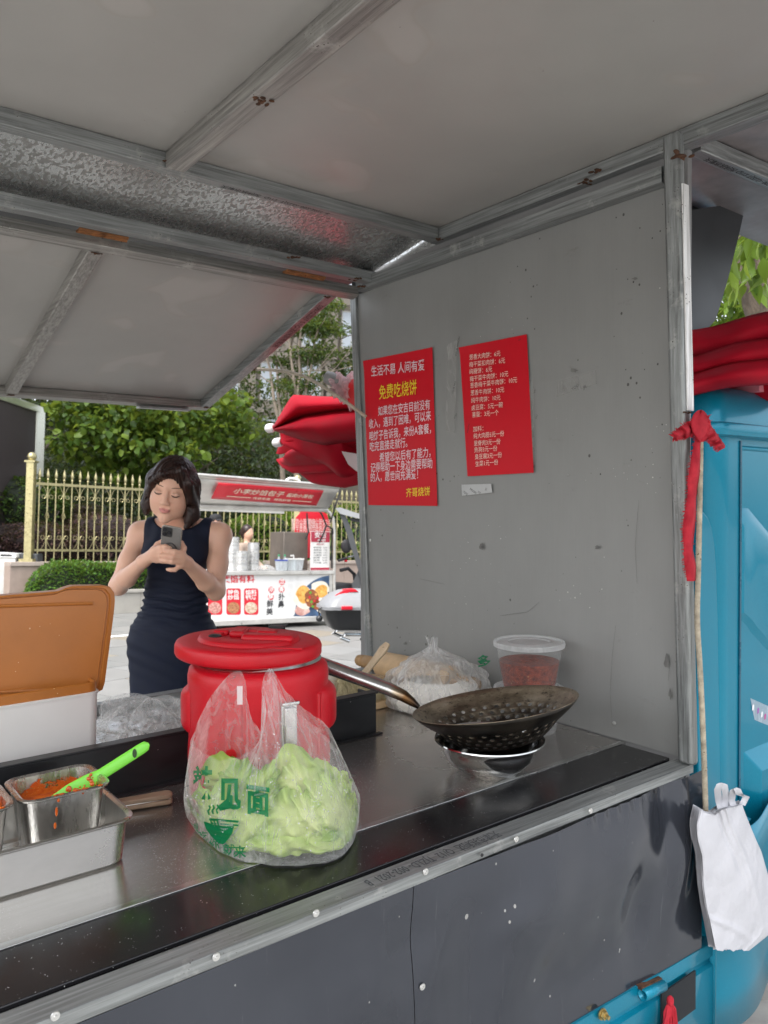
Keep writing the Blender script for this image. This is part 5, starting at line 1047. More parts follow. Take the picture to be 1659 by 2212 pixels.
g0 = on(-200, 1318, 1, YL)-bxb; g1 = on(205, 1305, 1, YL)-bxb; mb = MB(); mb.tube([lean(g0+bxb, -.003)-bxb, lean(g1+bxb, -.003)-bxb], .004, 8).build('lid_ridge', BRN, ld)
g0 = on(-200, 1505, 1, YL)-bxb; g1 = on(205, 1484, 1, YL)-bxb; mb = MB(); mb.tube([lean(g0+bxb, -.003)-bxb, lean(g1+bxb, -.003)-bxb], .0035, 8).build('lid_ridge', BRN, ld)
cb = np.array(on(320, 1585, 1, 1.80)); cb[2] = H; cb = np.array([.80, 2.02, H]); crm = film('crumpled_film', (.90,.90,.88), .10, .15, 1., 34., .35, .45)
ph2 = rng.uniform(0, 6, 12)
def cf(a, b):
    th = a*6.2832; fi = b*math.pi*.55; k = 1+.16*math.sin(5*th+ph2[0])+.12*math.sin(11*th+6*b+ph2[1])+.09*math.sin(19*th-9*b+ph2[2])+.2*math.sin(2*th+ph2[3])
    r = math.sin(fi)*k; return RV*(.15*r*math.cos(th)-.01)+GV*.09*r*math.sin(th)+ZV*(.012+.085*math.cos(fi)**1.2*(1+.25*math.sin(3*th+ph2[4])*math.sin(fi)+.2*math.sin(7*th+ph2[5])*math.sin(fi*2)))
o = MB().grid(cf, 110, 34, closeu=True).build('crumpled_bag', crm, ang=25); place(o, cb); tag(o, 'crumpled clear plastic bag between the white box and the red barrel', 'plastic bag')
# ================================================================== PEOPLE: one continuous surface grown from soft shapes
class Field:
    def __init__(s, lo, hi, h):
        s.lo = np.array(lo, float); s.h = h; s.n = np.ceil((np.array(hi)-s.lo)/h).astype(int)+1; s.f = np.full(s.n, .12, np.float32)
    def sub(s, lo, hi):
        a = np.clip(np.floor((np.asarray(lo)-s.lo)/s.h).astype(int), 0, s.n-1); b = np.clip(np.ceil((np.asarray(hi)-s.lo)/s.h).astype(int)+1, 1, s.n)
        ax = [s.lo[i]+s.h*np.arange(a[i], b[i]) for i in range(3)]; X, Y, Z = np.meshgrid(*ax, indexing='ij', sparse=True)
        return tuple(slice(a[i], b[i]) for i in range(3)), X, Y, Z
    def merge(s, sl, d, k, op):
        f = s.f[sl]
        if op == 'add':
            hh = np.maximum(k-np.abs(f-d), 0)/k; s.f[sl] = np.minimum(f, d)-hh*hh*k*.25
        else:
            d = -d; hh = np.maximum(k-np.abs(f-d), 0)/k; s.f[sl] = np.maximum(f, d)+hh*hh*k*.25
    def cone(s, a, b, r1, r2, k=.02, op='add', ys=1.):
        a = np.asarray(a, float); b = np.asarray(b, float); m = max(r1, r2)*max(1, 1)+k+.03; sl, X, Y, Z = s.sub(np.minimum(a, b)-m, np.maximum(a, b)+m)
        ba = b-a; L2 = ba@ba; px, py, pz = X-a[0], (Y-a[1])*ys, Z-a[2]; t = np.clip((px*ba[0]+py*ba[1]+pz*ba[2])/L2, 0, 1)
        d = np.sqrt((px-ba[0]*t)**2+(py-ba[1]*t)**2+(pz-ba[2]*t)**2)-(r1+(r2-r1)*t); s.merge(sl, d, k, op)
    def ell(s, c, r, k=.02, op='add', M3=None):
        c = np.asarray(c, float); r = np.asarray(r, float); m = r.max()+k+.03; sl, X, Y, Z = s.sub(c-m, c+m); px, py, pz = X-c[0], Y-c[1], Z-c[2]
        if M3 is not None: px, py, pz = [M3[0][i]*px+M3[1][i]*py+M3[2][i]*pz for i in range(3)]
        k0 = np.sqrt((px/r[0])**2+(py/r[1])**2+(pz/r[2])**2); k1 = np.sqrt((px/r[0]**2)**2+(py/r[1]**2)**2+(pz/r[2]**2)**2)+1e-9; s.merge(sl, k0*(k0-1)/k1, k, op)
    def at(s, p):
        q = (np.asarray(p)-s.lo)/s.h; i = np.clip(q.astype(int), 0, s.n-2); fr = q-i; v = 0
        for dx in (0, 1):
            for dy in (0, 1):
                for dz in (0, 1): v += s.f[i[0]+dx, i[1]+dy, i[2]+dz]*(fr[0] if dx else 1-fr[0])*(fr[1] if dy else 1-fr[1])*(fr[2] if dz else 1-fr[2])
        return v
    def mesh(s):
        f = s.f; ins = f < 0; nx, ny, nz = s.n
        c8 = [(i, j, k) for i in (0, 1) for j in (0, 1) for k in (0, 1)]
        cnt = sum(ins[i:nx-1+i, j:ny-1+j, k:nz-1+k].astype(np.int8) for i, j, k in c8); act = (cnt > 0) & (cnt < 8); I = np.argwhere(act); ids = np.full(act.shape, -1, np.int64); ids[act] = np.arange(len(I))
        V = {c: f[I[:, 0]+c[0], I[:, 1]+c[1], I[:, 2]+c[2]] for c in c8}; acc = np.zeros((len(I), 3)); num = np.zeros(len(I))
        for c in c8:
            for ax in range(3):
                if c[ax]: continue
                d = list(c); d[ax] = 1; d = tuple(d); a, b = V[c], V[d]; m = (a < 0) != (b < 0); t = np.where(m, a/np.where(m, a-b, 1), 0); p = np.array(c, float)[None]+np.eye(3)[ax][None]*t[:, None]; acc += p*m[:, None]; num += m
        P_ = s.lo+(I+acc/num[:, None])*s.h; F = []
        for ax in range(3):
            o1, o2 = [(1, 2), (2, 0), (0, 1)][ax]; sl = [slice(1, -1)]*3; sl[ax] = slice(0, -1); sh = list(sl); sh[ax] = slice(1, None)
            A, B = ins[tuple(sl)], ins[tuple(sh)]; E = np.argwhere(A != B); fl = A[tuple(E.T)]
            off = np.ones(3, int); off[ax] = 0; E = E+off
            def cell(d1, d2): q = E.copy(); q[:, o1] -= d1; q[:, o2] -= d2; return ids[q[:, 0], q[:, 1], q[:, 2]]
            Q = np.stack([cell(1, 1), cell(0, 1), cell(0, 0), cell(1, 0)], 1); Q[~fl] = Q[~fl][:, ::-1]; F.append(Q)
        return P_, np.concatenate(F)
def field_obj(fl, name, mat_, parent, M4=None, cols=None, relax=1):
    v, q = fl.mesh()
    q = q[(q >= 0).all(1)]
    if len(v) == 0: return None
    for _ in range(relax):
        s_ = np.zeros_like(v); n_ = np.zeros(len(v))
        for a, b in ((0,1),(1,2),(2,3),(3,0)):
            np.add.at(s_, q[:, a], v[q[:, b]]); np.add.at(n_, q[:, a], 1)
        v = v*.5+.5*s_/np.maximum(n_, 1)[:, None]
    me = bpy.data.meshes.new(name); me.vertices.add(len(v)); me.vertices.foreach_set('co', v.ravel()); me.loops.add(len(q)*4); me.loops.foreach_set('vertex_index', q.ravel().astype(np.int32)); me.polygons.add(len(q))
    me.polygons.foreach_set('loop_start', np.arange(0, len(q)*4, 4, dtype=np.int32)); me.polygons.foreach_set('loop_total', np.full(len(q), 4, np.int32)); me.update(calc_edges=True); me.validate()
    if cols is not None:
        c = cols(v); at = me.attributes.new('tint', 'FLOAT_COLOR', 'POINT'); at.data.foreach_set('color', np.concatenate([c, np.ones((len(v), 1))], 1).ravel())
    return finish(me, name, mat_, parent, ang=180, weld=False)
def skin_mat():
    m, nt, b = base_mat('skin'); at = nd(nt, 'ShaderNodeAttribute', 'Color', at=dict(attribute_name='tint')); n1 = nd(nt, 'ShaderNodeTexNoise', Vector=mapv(nt), Scale=16., Detail=3.)
    c = mixc(nt, math_(nt, 'MULTIPLY', n1, .25), at, (.62,.30,.20)); setp(nt, b, Base_Color=c, Roughness=.44); b.inputs['Subsurface Weight'].default_value = .12; b.inputs['Subsurface Radius'].default_value = (.02,.007,.004); b.inputs['Subsurface Scale'].default_value = .5; return m
SKIN = skin_mat()
HAIR = M('dark_brown_hair', (.010,.005,.0045), .34, 0, .4, 24, (3,3,.25), bmp=.35, bscale=90, bdist=.002, col2=(.040,.016,.012), spec=.45)
NAVY = M('navy_jersey', (.008,.012,.028), .7, 0, .15, 10, bmp=.15, bscale=300, bdist=.001, spec=.25)
# ---------- the woman with the phone
WD_ = 3.0; wbase = P(365, 1855, WD_); wbase[2] = .0
w_x = CW @ np.array([1., 0, 0]); w_x[2] = 0; w_x /= np.linalg.norm(w_x); w_y = np.array([-w_x[1], w_x[0], 0])
def wl(u, v, dd=0.):                              # pixel at depth 3.0+dd -> the woman's own frame (x right, y away, z up)
    p = P(u, v, WD_+dd)-wbase; return np.array([p@w_x, p@w_y, p[2]])
woman = root('person', 'woman in a navy sleeveless dress looking down at the phone in both hands', 'person', wbase); woman.rotation_euler = (0, 0, math.atan2(w_x[1], w_x[0]))
ZS = wl(372, 1135)[2]
HC = wl(372, 1058, -.02)                          # head centre
Rh = np.array((Matrix.Rotation(R_(11), 3, 'Y') @ Matrix.Rotation(R_(16), 3, 'X') @ Matrix.Rotation(R_(4), 3, 'Z')).to_3x3())
# columns of Rh are the head's own axes; check: +x right, -y face, +z crown
def hp_(x, y, z): return HC+Rh @ np.array([x, y, z])
hs_ = .97
fl = Field((-.31, -.36, -.02), (.31, .2, 1.60), .0042)
def torso(f, inf=0.):
    k = .045
    f.ell((.006,.0,ZS-.085), (.128+inf,.086+inf,.13+inf), k); f.cone((-.098,.012,ZS-.012), (.112,.012,ZS-.012), .042+inf, .042+inf, k)
    for sx_, cx0 in ((-1, -.054), (1, .064)): f.ell((cx0,-.055,ZS-.115), (.058+inf,.050+inf,.052+inf), .04)
    f.ell((.004,.0,ZS-.26), (.120+inf,.080+inf,.13+inf), k); f.ell((-.006,.008,ZS-.44), (.156+inf,.104+inf,.15+inf), .06); f.cone((-.006,.01,ZS-.48), (-.008,.0,.50), .166+inf, .145+inf, .05, ys=1.42)
torso(fl, -.004)
def limbs(f):
    sL, sR = np.array([-.146,.01,ZS-.035]), np.array([.168,.01,ZS-.035]); eL, eR = wl(256, 1266, -.02), wl(466, 1277, -.02); wL, wR = wl(309, 1213, -.22), wl(403, 1216, -.22)
    f.ell(sL, (.046,.046,.052), .03); f.ell(sR, (.046,.046,.052), .03)
    for s_, e_, w_ in ((sL, eL, wL), (sR, eR, wR)):
        f.cone(s_, D4(s_, e_, .55), .040, .036, .02); f.cone(D4(s_, e_, .5), e_, .036, .033, .02); f.cone(e_, D4(e_, w_, .35), .033, .0345, .02); f.cone(D4(e_, w_, .35), w_, .0345, .0210, .015)
    return wL, wR
wL, wR = limbs(fl)
# hands: palm and five fingers each, fingers closed on the phone's back
PD = -.285
def chain(pts, r0, r1, k=.006):
    for i in range(len(pts)-1):
        a = r0+(r1-r0)*i/(len(pts)-1); b = r0+(r1-r0)*(i+1)/(len(pts)-1); fl.cone(pts[i], pts[i+1], a, b, k)
pL = wl(331, 1198, -.245); fl.cone(wL, pL, .0225, .022, .015); fl.cone(wl(334,1189,-.255), wl(338,1208,-.248), .0155, .0145, .012)
chain([wl(335,1187,-.262), wl(346,1182,-.272), wl(357,1181,-.276), wl(367,1184,-.275)], .0098, .0078)
chain([wl(338,1194,-.260), wl(349,1192,-.270), wl(360,1193,-.272)], .0098, .0082)
chain([wl(339,1202,-.256), wl(350,1202,-.266), wl(360,1204,-.266)], .0095, .0080)
chain([wl(339,1210,-.250), wl(350,1212,-.258), wl(359,1214,-.258)], .0088, .0072)
chain([wl(330,1190,-.248), wl(340,1176,-.240), wl(352,1168,-.238)], .0105, .0085)
pR = wl(392, 1206, -.250); fl.cone(wR, pR, .0225, .0225, .015); fl.cone(wl(389,1197,-.262), wl(389,1221,-.252), .0158, .0140, .012)
chain([wl(388,1195,-.270), wl(378,1192,-.282), wl(367,1190,-.286), wl(357,1189,-.286)], .0100, .0080, .004)
chain([wl(387,1205,-.272), wl(373,1203,-.288), wl(359,1201,-.292), wl(346,1200,-.290)], .0102, .0080, .004)
chain([wl(386,1214,-.268), wl(371,1214,-.284), wl(358,1212,-.287), wl(347,1210,-.285)], .0096, .0076, .004)
chain([wl(387,1224,-.256), wl(378,1231,-.268), wl(369,1231,-.272), wl(362,1230,-.271)], .0086, .0068, .004)
chain([wl(393,1198,-.25), wl(397,1184,-.244), wl(392,1172,-.238)], .0115, .0088)
# head
fl.cone(hp_(0,.030,-.05), (.010,.016,ZS+.005), .043, .046, .010); fl.cone((.01,.014,ZS+.01), (.008,.012,ZS-.06), .050, .072, .03)
E_ = lambda c, r, k, op='add': fl.ell(hp_(*c), r, k, op, Rh.T if False else [Rh[0], Rh[1], Rh[2]])
E_((0,.012,.028), (.073,.090,.088), .02); E_((0,-.030,-.028), (.061,.060,.082), .025); E_((0,-.064,-.100), (.019,.018,.017), .03)
for s_ in (-1, 1):
    E_((s_*.034,-.050,-.032), (.029,.029,.030), .025); E_((s_*.040,-.02,-.068), (.020,.034,.026), .03); E_((s_*.031,-.104,.010), (.020,.022,.013), .012, 'sub'); E_((s_*.031,-.077,.004), (.0165,.0125,.0115), .006); E_((s_*.075,.012,-.008), (.009,.018,.03), .01)
    E_((s_*.0115,-.098,-.031), (.0085,.0095,.0075), .006)
fl.cone(hp_(0,-.086,.014), hp_(0,-.1035,-.026), .0075, .0105, .010)
E_((0,-.0885,-.0555), (.0205,.0075,.0050), .007); E_((0,-.0868,-.0655), (.0170,.0085,.0060), .007); E_((0,-.0945,-.0605), (.022,.006,.0012), .004, 'sub')
for s_, x0 in ((-1, -.075), (1, .068)):           # legs and shoes below the hem
    fl.cone((x0,.01,.52), (x0,.015,.09), .055, .034, .03); fl.cone((x0,.02,.06), (x0,-.09,.03), .036, .03, .02)
def skin_cols(v):
    c = np.tile(np.array([.80,.485,.35]), (len(v), 1)); q = (v-HC) @ Rh; hd = np.linalg.norm(q, axis=1) < .16
    lip = ((q[:, 0]/.022)**2+((q[:, 2]+.0605)/.0100)**2 < 1) & (q[:, 1] < -.07) & hd; c[lip] = (.60,.24,.22)
    for s_ in (-1, 1):
        g = np.exp(-(((q[:, 0]-s_*.04)/.02)**2+((q[:, 2]+.035)/.02)**2))*(q[:, 1] < -.03)*hd; c = c*(1-.18*g[:, None])+np.array([.72,.34,.28])*.18*g[:, None]
        g = np.exp(-(((q[:, 0]-s_*.031)/.016)**2+((q[:, 2]-.004)/.009)**2))*(q[:, 1] < -.04)*hd; c = c*(1-.3*g[:, None])+np.array([.55,.32,.25])*.3*g[:, None]
    kn_ = (v[:, 1] < -.2) & (v[:, 2] < 1.26); c[kn_] = c[kn_]*.95+np.array([.62,.28,.22])*.05
    sh = v[:, 2] < .075; c[sh] = (.02,.02,.02); return c
body_ = field_obj(fl, 'body', SKIN, woman, cols=skin_cols)
# dress
fd_ = Field((-.22, -.16, .42), (.22, .17, ZS+.07), .0045); torso(fd_, .004)
X, Y, Z = np.meshgrid(*[fd_.lo[i]+fd_.h*np.arange(fd_.n[i]) for i in range(3)], indexing='ij', sparse=True)
zr_ = Z-(ZS-.30); env = np.exp(-(zr_/.085)**2)
fd_.f += (env*(.0042*np.sin(Z*230+2.2*np.sin(X*16+1)+1.3*np.sin(X*41+Y*9))+.0022*np.sin(Z*410+3*np.sin(X*22)))+np.exp(-((Z-(ZS-.47))/.12)**2)*.0026*np.sin(Z*120+X*30+2*np.sin(X*14))+np.exp(-((Z-(ZS-.02))/.05)**2)*.0012*np.sin(X*130)).astype(np.float32)
nk = np.sqrt(((X-.010)/.098)**2+((Y+.01)/.12)**2+((Z-(ZS+.048))/.080)**2); fd_.f = np.maximum(fd_.f, ((1-nk)*.08).astype(np.float32))
for s_, xa in ((-1, .118), (1, .137)):
    cut = np.minimum(s_*X-xa-.012*np.clip((ZS-.06-Z)/.05, 0, 3), Z-(ZS-.125))+0*Y; fd_.f = np.maximum(fd_.f, cut.astype(np.float32))
fd_.f = np.maximum(fd_.f, (.46-Z).astype(np.float32)); field_obj(fd_, 'dress', NAVY, woman)
# hair: bob parted on the viewer's right
fh = Field(HC-np.array([.17,.17,.2]), HC+np.array([.17,.17,.16]), .0036); HE = lambda c, r, k, op='add': fh.ell(hp_(*c), r, k, op, [Rh[0], Rh[1], Rh[2]])
HE((0,.020,.034), (.085,.100,.096), .02); HE((0,.062,-.035), (.082,.055,.10), .04)
fh.cone(hp_(-.070,-.005,.03), hp_(-.083,-.012,-.075), .030, .020, .03); fh.cone(hp_(-.083,-.012,-.07), hp_(-.078,-.030,-.105), .020, .007, .02); fh.cone(hp_(.074,-.002,.03), hp_(.088,-.012,-.085), .032, .027, .03); fh.cone(hp_(.088,-.012,-.08), hp_(.080,-.035,-.125), .027, .010, .02)
HE((.004,-.118,-.028), (.063,.082,.104), .010, 'sub')
fh.cone(hp_(.032,-.066,.094), hp_(-.026,-.086,.076), .015, .013, .02); fh.cone(hp_(-.026,-.086,.076), hp_(-.066,-.060,.036), .013, .011, .018); fh.cone(hp_(-.066,-.060,.036), hp_(-.078,-.030,-.02), .011, .012, .018); fh.cone(hp_(.036,-.062,.093), hp_(.068,-.052,.045), .016, .013, .02); fh.cone(hp_(.068,-.052,.045), hp_(.080,-.04,-.02), .013, .015, .02)
X, Y, Z = np.meshgrid(*[fh.lo[i]+fh.h*np.arange(fh.n[i]) for i in range(3)], indexing='ij'); q = np.stack([X-HC[0], Y-HC[1], Z-HC[2]], -1) @ Rh
an = np.arctan2(q[..., 0]-.02, -(q[..., 1])+.0)+.35*np.clip(q[..., 2], -.1, .1)/.1; fh.f += (.0020*np.sin(an*34+8*np.sin(an*3)+q[..., 2]*22)+.0012*np.sin(an*71+q[..., 2]*35)).astype(np.float32)*(fh.f < .03)
part = np.abs(q[..., 0]-.026-.05*(q[..., 1]))-.0016; fh.f = np.maximum(fh.f, np.where((q[..., 2] > .08) & (q[..., 1] < .03), (.0020-part).astype(np.float32)-.0024, -1).astype(np.float32)) if False else fh.f
hair_o = field_obj(fh, 'hair', HAIR, woman)
hst = MB(); rh_ = random.Random(12)
for k in range(200):
    sd_ = rh_.choice((-1, -1, 1)); a0 = rh_.uniform(-.3, 2.6); st = np.array([.026+.01*rh_.gauss(0, 1), -.02+.05*math.cos(a0), .118]); 
    if sd_ < 0: e1 = np.array([-.070-.022*abs(math.sin(a0)), -.075*math.cos(a0)+.01, .05]); e2 = np.array([-.095, -.03*math.cos(a0)+rh_.uniform(-.01,.04), -.03]); e3 = np.array([-.088+rh_.gauss(0,.006), -.025+rh_.uniform(-.012,.07), -.100+rh_.gauss(0,.012)])
    else: e1 = np.array([.078+.012*abs(math.sin(a0)), -.055*math.cos(a0)+.01, .06]); e2 = np.array([.108, -.02*math.cos(a0)+rh_.uniform(-.01,.04), -.03]); e3 = np.array([.098+rh_.gauss(0,.006), -.03+rh_.uniform(-.015,.07), -.120+rh_.gauss(0,.012)])
    pts = []
    for t in np.linspace(0, 1, 9):
        p = ((1-t)**3)*st+3*((1-t)**2)*t*e1+3*(1-t)*t*t*e2+t**3*e3; n_ = np.linalg.norm(p*[1/.088, 1/.105, 1/.115]); pts.append(hp_(*p))
    hst.tube(pts, [.0010]*7+[.0007,.0003], 4)
for k in range(34):                               # loose fringe over the forehead
    t0_ = rh_.uniform(0, 1); s0 = np.array([.03-.02*t0_, -.072, .098]); e0 = np.array([-.016-.058*t0_+rh_.gauss(0,.004), -.094+.034*t0_, .066-.030*t0_+rh_.gauss(0,.006)]); m0 = (s0+e0)/2+np.array([0,-.016,.012]); hst.tube([hp_(*((1-t)**2*s0+2*t*(1-t)*m0+t*t*e0)) for t in np.linspace(0, 1, 7)], [.0009]*6+[.0003], 4)
o = hst.build('hair_strands', HAIR, hair_o); o['kind'] = 'stuff'
def face_at(x, z, out=0.):
    for y in np.arange(-.13, -.02, .0008):
        p = hp_(x, y, z)
        if fl.at(p) < 0: return hp_(x, y-out, z)
    return hp_(x, -.07, z)
LASH = M('dark_lash', (.02,.012,.010), .7)
for s_ in (-1, 1):
    MB().tube([face_at(s_*(.017+.030*t), .0015-.0050*math.sin(t*3.1)+.001*t, .0005) for t in np.linspace(0, 1, 9)], [.0009,.0018,.0023,.0026,.0027,.0026,.0023,.0018,.0009], 6).build('eyelash', LASH, woman)
    MB().tube([face_at(s_*(.014+.036*t), .0255+.0035*math.sin(t*2.6)-.0015*t, .0000) for t in np.linspace(0, 1, 9)], [.0008,.0014,.0016,.0017,.0017,.0015,.0013,.0010,.0005], 6).build('eyebrow', M('soft_brow', (.13,.08,.06), .8), woman)
    MB().tube([face_at(s_*(.020+.024*t), .0085+.0025*math.sin(t*3.1), -.0005) for t in np.linspace(0, 1, 7)], .0008, 5).build('eyelid_crease', M('lid_crease', (.35,.19,.14), .7), woman)
    MB().sphere(hp_(s_*.079, .006, -.040), .004, 10, 7).build('earring', M('pearl', (.75,.65,.55), .25), woman)
MB().tube([face_at(-.019+.038*t, -.0602-.0012*(2*t-1)**2+.0006*math.cos(t*12.5), .0003) for t in np.linspace(0, 1, 9)], [.0004,.0009,.0011,.0010,.0009,.0010,.0011,.0009,.0004], 5).build('mouth_line', M('lip_line', (.20,.05,.05), .6), woman)
# phone
pc = wl(369, 1178, -.266); pb_w = wbase+w_x*pc[0]+w_y*pc[1]+np.array([0,0,pc[2]]); ph_ = root('phone', 'grey phone with a dark camera square held by the woman', 'phone', pb_w)
pm = Matrix.Rotation(math.atan2(w_x[1], w_x[0]), 4, 'Z') @ Matrix.Rotation(R_(10), 4, 'Y') @ Matrix.Rotation(R_(24), 4, 'X'); ph_.matrix_world = Matrix.Translation(Vector(pb_w)) @ pm
PH = M('phone_glass', (.20,.19,.18), .25, .3, .05, 5); TI = M('titanium_edge', (.45,.42,.38), .3, .9)
pr = [(x, z) for x, z, _ in rrect(.0355, .0735, .011, 0, 6)]
MB().add([(x, -.0035, z) for x, z in pr]+[(x, .0035, z) for x, z in pr], [tuple(range(28)), tuple(range(55, 27, -1))]+[(i, 28+i, 28+(i+1) % 28, (i+1) % 28) for i in range(28)]).build('frame', TI, ph_, bevel=.0012)
pr2 = [(x, z) for x, z, _ in rrect(.0338, .0718, .0095, 0, 6)]; MB().add([(x, -.0042, z) for x, z in pr2]+[(x, -.0034, z) for x, z in pr2], [tuple(range(28))]+[(i, 28+i, 28+(i+1) % 28, (i+1) % 28) for i in range(28)]).build('back', PH, ph_)
pr3 = [(x-.0145, z+.0505) for x, z, _ in rrect(.0175, .0175, .007, 0, 6)]; cb_ = MB().add([(x, -.0066, z) for x, z in pr3]+[(x, -.0041, z) for x, z in pr3], [tuple(range(28))]+[(i, 28+i, 28+(i+1) % 28, (i+1) % 28) for i in range(28)]).build('camera_square', BK, ph_, bevel=.0008)
for x, z in ((-.0225,.0585),(-.0225,.0425),(-.0065,.0505)):
    o = MB().lathe([(.0001,.0020),(.0045,.0020),(.0052,.0028),(.0062,.0028),(.0066,0)], 20).build('lens', M('lens_glass', (.015,.015,.02), .08, 0, .05), cb_); o.location = (x, -.0066, z); o.rotation_euler = (math.pi/2, 0, 0)
MB().tube([(.022*math.cos(a), -.0048, -.012+.022*math.sin(a)) for a in np.linspace(0, 6.283, 33)], .0022, 6).build('magnet_ring', BK, ph_)
# ---------- the two sellers behind the far cart
def seller(label, hx, hz_uv, D, top, hairc, cap, facing, seed):
    c = P(*hz_uv, D); b0 = np.array([c[0], c[1], 0]); o = root('person', label, 'person', b0); o.rotation_euler = (0, 0, facing); hz = c[2]; f = Field((-.34,-.34,0), (.34,.34,hz+.2), .013)
    f.ell((0,0,hz), (.075,.092,.115), .02); f.ell((0,-.035,hz-.05), (.058,.06,.07), .03); f.cone((0,-.085,hz-.01), (0,-.103,hz-.03), .01, .014, .01); f.cone((0,.01,hz-.08), (0,.01,hz-.2), .05, .055, .02)
    for s_ in (-1, 1): f.cone((s_*.17,.01,hz-.25), (s_*.22,-.03,hz-.5), .05, .04, .03); f.cone((s_*.22,-.03,hz-.5), (s_*.12,-.25,hz-.58), .04, .03, .02); f.ell((s_*.10,-.29,hz-.59), (.04,.05,.025), .02); f.cone((s_*.09,0,hz-.75), (s_*.09,0,.08), .08, .05, .04); f.ell((s_*.09,-.06,.05), (.05,.12,.05), .03)
    f.cone((-.14,.01,hz-.25), (.14,.01,hz-.25), .065, .065, .04); f.ell((0,0,hz-.42), (.17,.11,.22), .06); f.ell((0,0,hz-.72), (.165,.12,.18), .08)
    field_obj(f, 'body', SKIN, o, cols=lambda v: np.tile(np.array([.58,.36,.26]), (len(v), 1)))
    g = Field((-.34,-.34,.0), (.34,.34,hz+.2), .013)
    g.cone((-.14,.01,hz-.25), (.14,.01,hz-.25), .078, .078, .04); g.ell((0,0,hz-.42), (.185,.125,.23), .06); g.ell((0,0,hz-.70), (.18,.135,.19), .08)
    for s_ in (-1, 1): g.cone((s_*.17,.01,hz-.25), (s_*.22,-.03,hz-.5), .064, .054, .03); g.cone((s_*.22,-.03,hz-.5), (s_*.16,-.16,hz-.545), .052, .045, .02)
    X, Y, Z = np.meshgrid(*[g.lo[i]+g.h*np.arange(g.n[i]) for i in range(3)], indexing='ij', sparse=True); g.f = np.maximum(g.f, (Z-(hz-.16)-.0*X).astype(np.float32)); field_obj(g, 'shirt', top, o)
    g = Field((-.2,-.2,0), (.2,.2,hz-.6), .014)
    for s_ in (-1, 1): g.cone((s_*.09,0,hz-.72), (s_*.09,0,.12), .10, .07, .04)
    field_obj(g, 'trousers', M('dark_trousers', (.03,.03,.035), .8), o)
    g = Field((-.16,-.2,hz-.3), (.16,.3,hz+.2), .010); g.ell((0,.018,hz+.03), (.085,.098,.105), .02)
    if not cap: g.cone((0,.10,hz+.02), (.02,.17,hz-.02), .045, .03, .03); g.ell((0,.06,hz-.04), (.08,.05,.08), .03)
    else: g.ell((0,.04,hz-.03), (.078,.06,.06), .03)
    g.ell((0,-.10,hz-.055), (.075,.085,.10), .01, 'sub'); field_obj(g, 'hair', hairc, o)
    if cap:
        cm_ = M('black_cap_cloth', (.012,.012,.014), .8); MB().lathe([(.096,-.0),(.098,.02),(.092,.05),(.07,.078),(.03,.09),(.0001,.092)], 24, (0,.012,hz+.045)).build('cap_crown', cm_, o); MB().grid(lambda a, b: ((a-.5)*.17*(1-.25*b*b), -.075-.085*b*(1-(2*a-1)**2*.45), hz+.05-.012*b-.02*(2*a-1)**2), 12, 6).build('cap_peak', cm_, o, solid=.006)
    return o
seller('man in a black peaked cap behind the white cart, half hidden by the woman', 0, (466, 1128), 12.6, M('grey_shirt', (.10,.10,.11), .8), HAIR, True, R_(55), 1)
seller('woman seller with tied dark hair and beige top bending behind the steamers', 0, (535, 1150), 12.9, M('beige_shirt', (.32,.25,.20), .85), HAIR, False, R_(62), 2)
# ================================================================== THE WHITE CART ACROSS THE SQUARE
cO = G(600, 1357); ce = CW @ cray(3500, 1200); ce[2] = 0; ce /= np.linalg.norm(ce); cn = np.array([-ce[1], ce[0], 0]); cn = cn if cn[1] > 0 else -cn
def cp(s, n, z): return cO+ce*s+cn*n+np.array([0,0,z])
def cl_(u, v, n=0.):                               # pixel on the cart's upright plane at depth n -> (s, z)
    r = CW @ cray(u, v); t = ((cO+cn*n-cam_pos)@cn)/(r@cn); p = cam_pos+r*t-cO; return p@ce, p[2]
cart = root('vendor_cart', 'white steamed bun cart with red sign board and picture panel across the square', 'food cart', cO)
def cb(s0, s1, n0, n1, z0, z1): return MB().hexa([cp(s0,n0,z0),cp(s1,n0,z0),cp(s1,n1,z0),cp(s0,n1,z0),cp(s0,n0,z1),cp(s1,n0,z1),cp(s1,n1,z1),cp(s0,n1,z1)])
def pn0(u, v, n): s_, z_ = cl_(u, v, n); return cp(s_, n, z_)
def ck(mb, nm, mt, par=None, **k): return mb.build(nm, mt, par or cart, base=cO, **k)
sR, zTop = cl_(717, 1232); _, zBot = cl_(600, 1336); sL = cl_(385, 1232)[0]; DW = .95
WPN = M('white_cart_panel', (.66,.66,.65), .35, 0, .03, 4); CST = M('cart_steel', (.58,.57,.54), .35, .6, .15, 6); CRED = M('cart_red', (.58,.015,.03), .35, 0, .05, 5); CBK = M('cart_black', (.025,.025,.028), .5)
ck(cb(sL, sR, 0, DW, zBot, zTop-.06), 'body', WPN); ck(cb(sL-.03, sR+.02, -.05, DW+.02, zTop-.058, zTop), 'counter_edge', CST, bevel=.008); ck(cb(sL-.02, sR+.015, -.012, DW, zBot-.07, zBot-.001), 'bottom_rail', CST, bevel=.006); ck(cb(sR-.045, sR+.008, -.008, -.001, zBot, zTop-.06), 'corner_trim', CST)
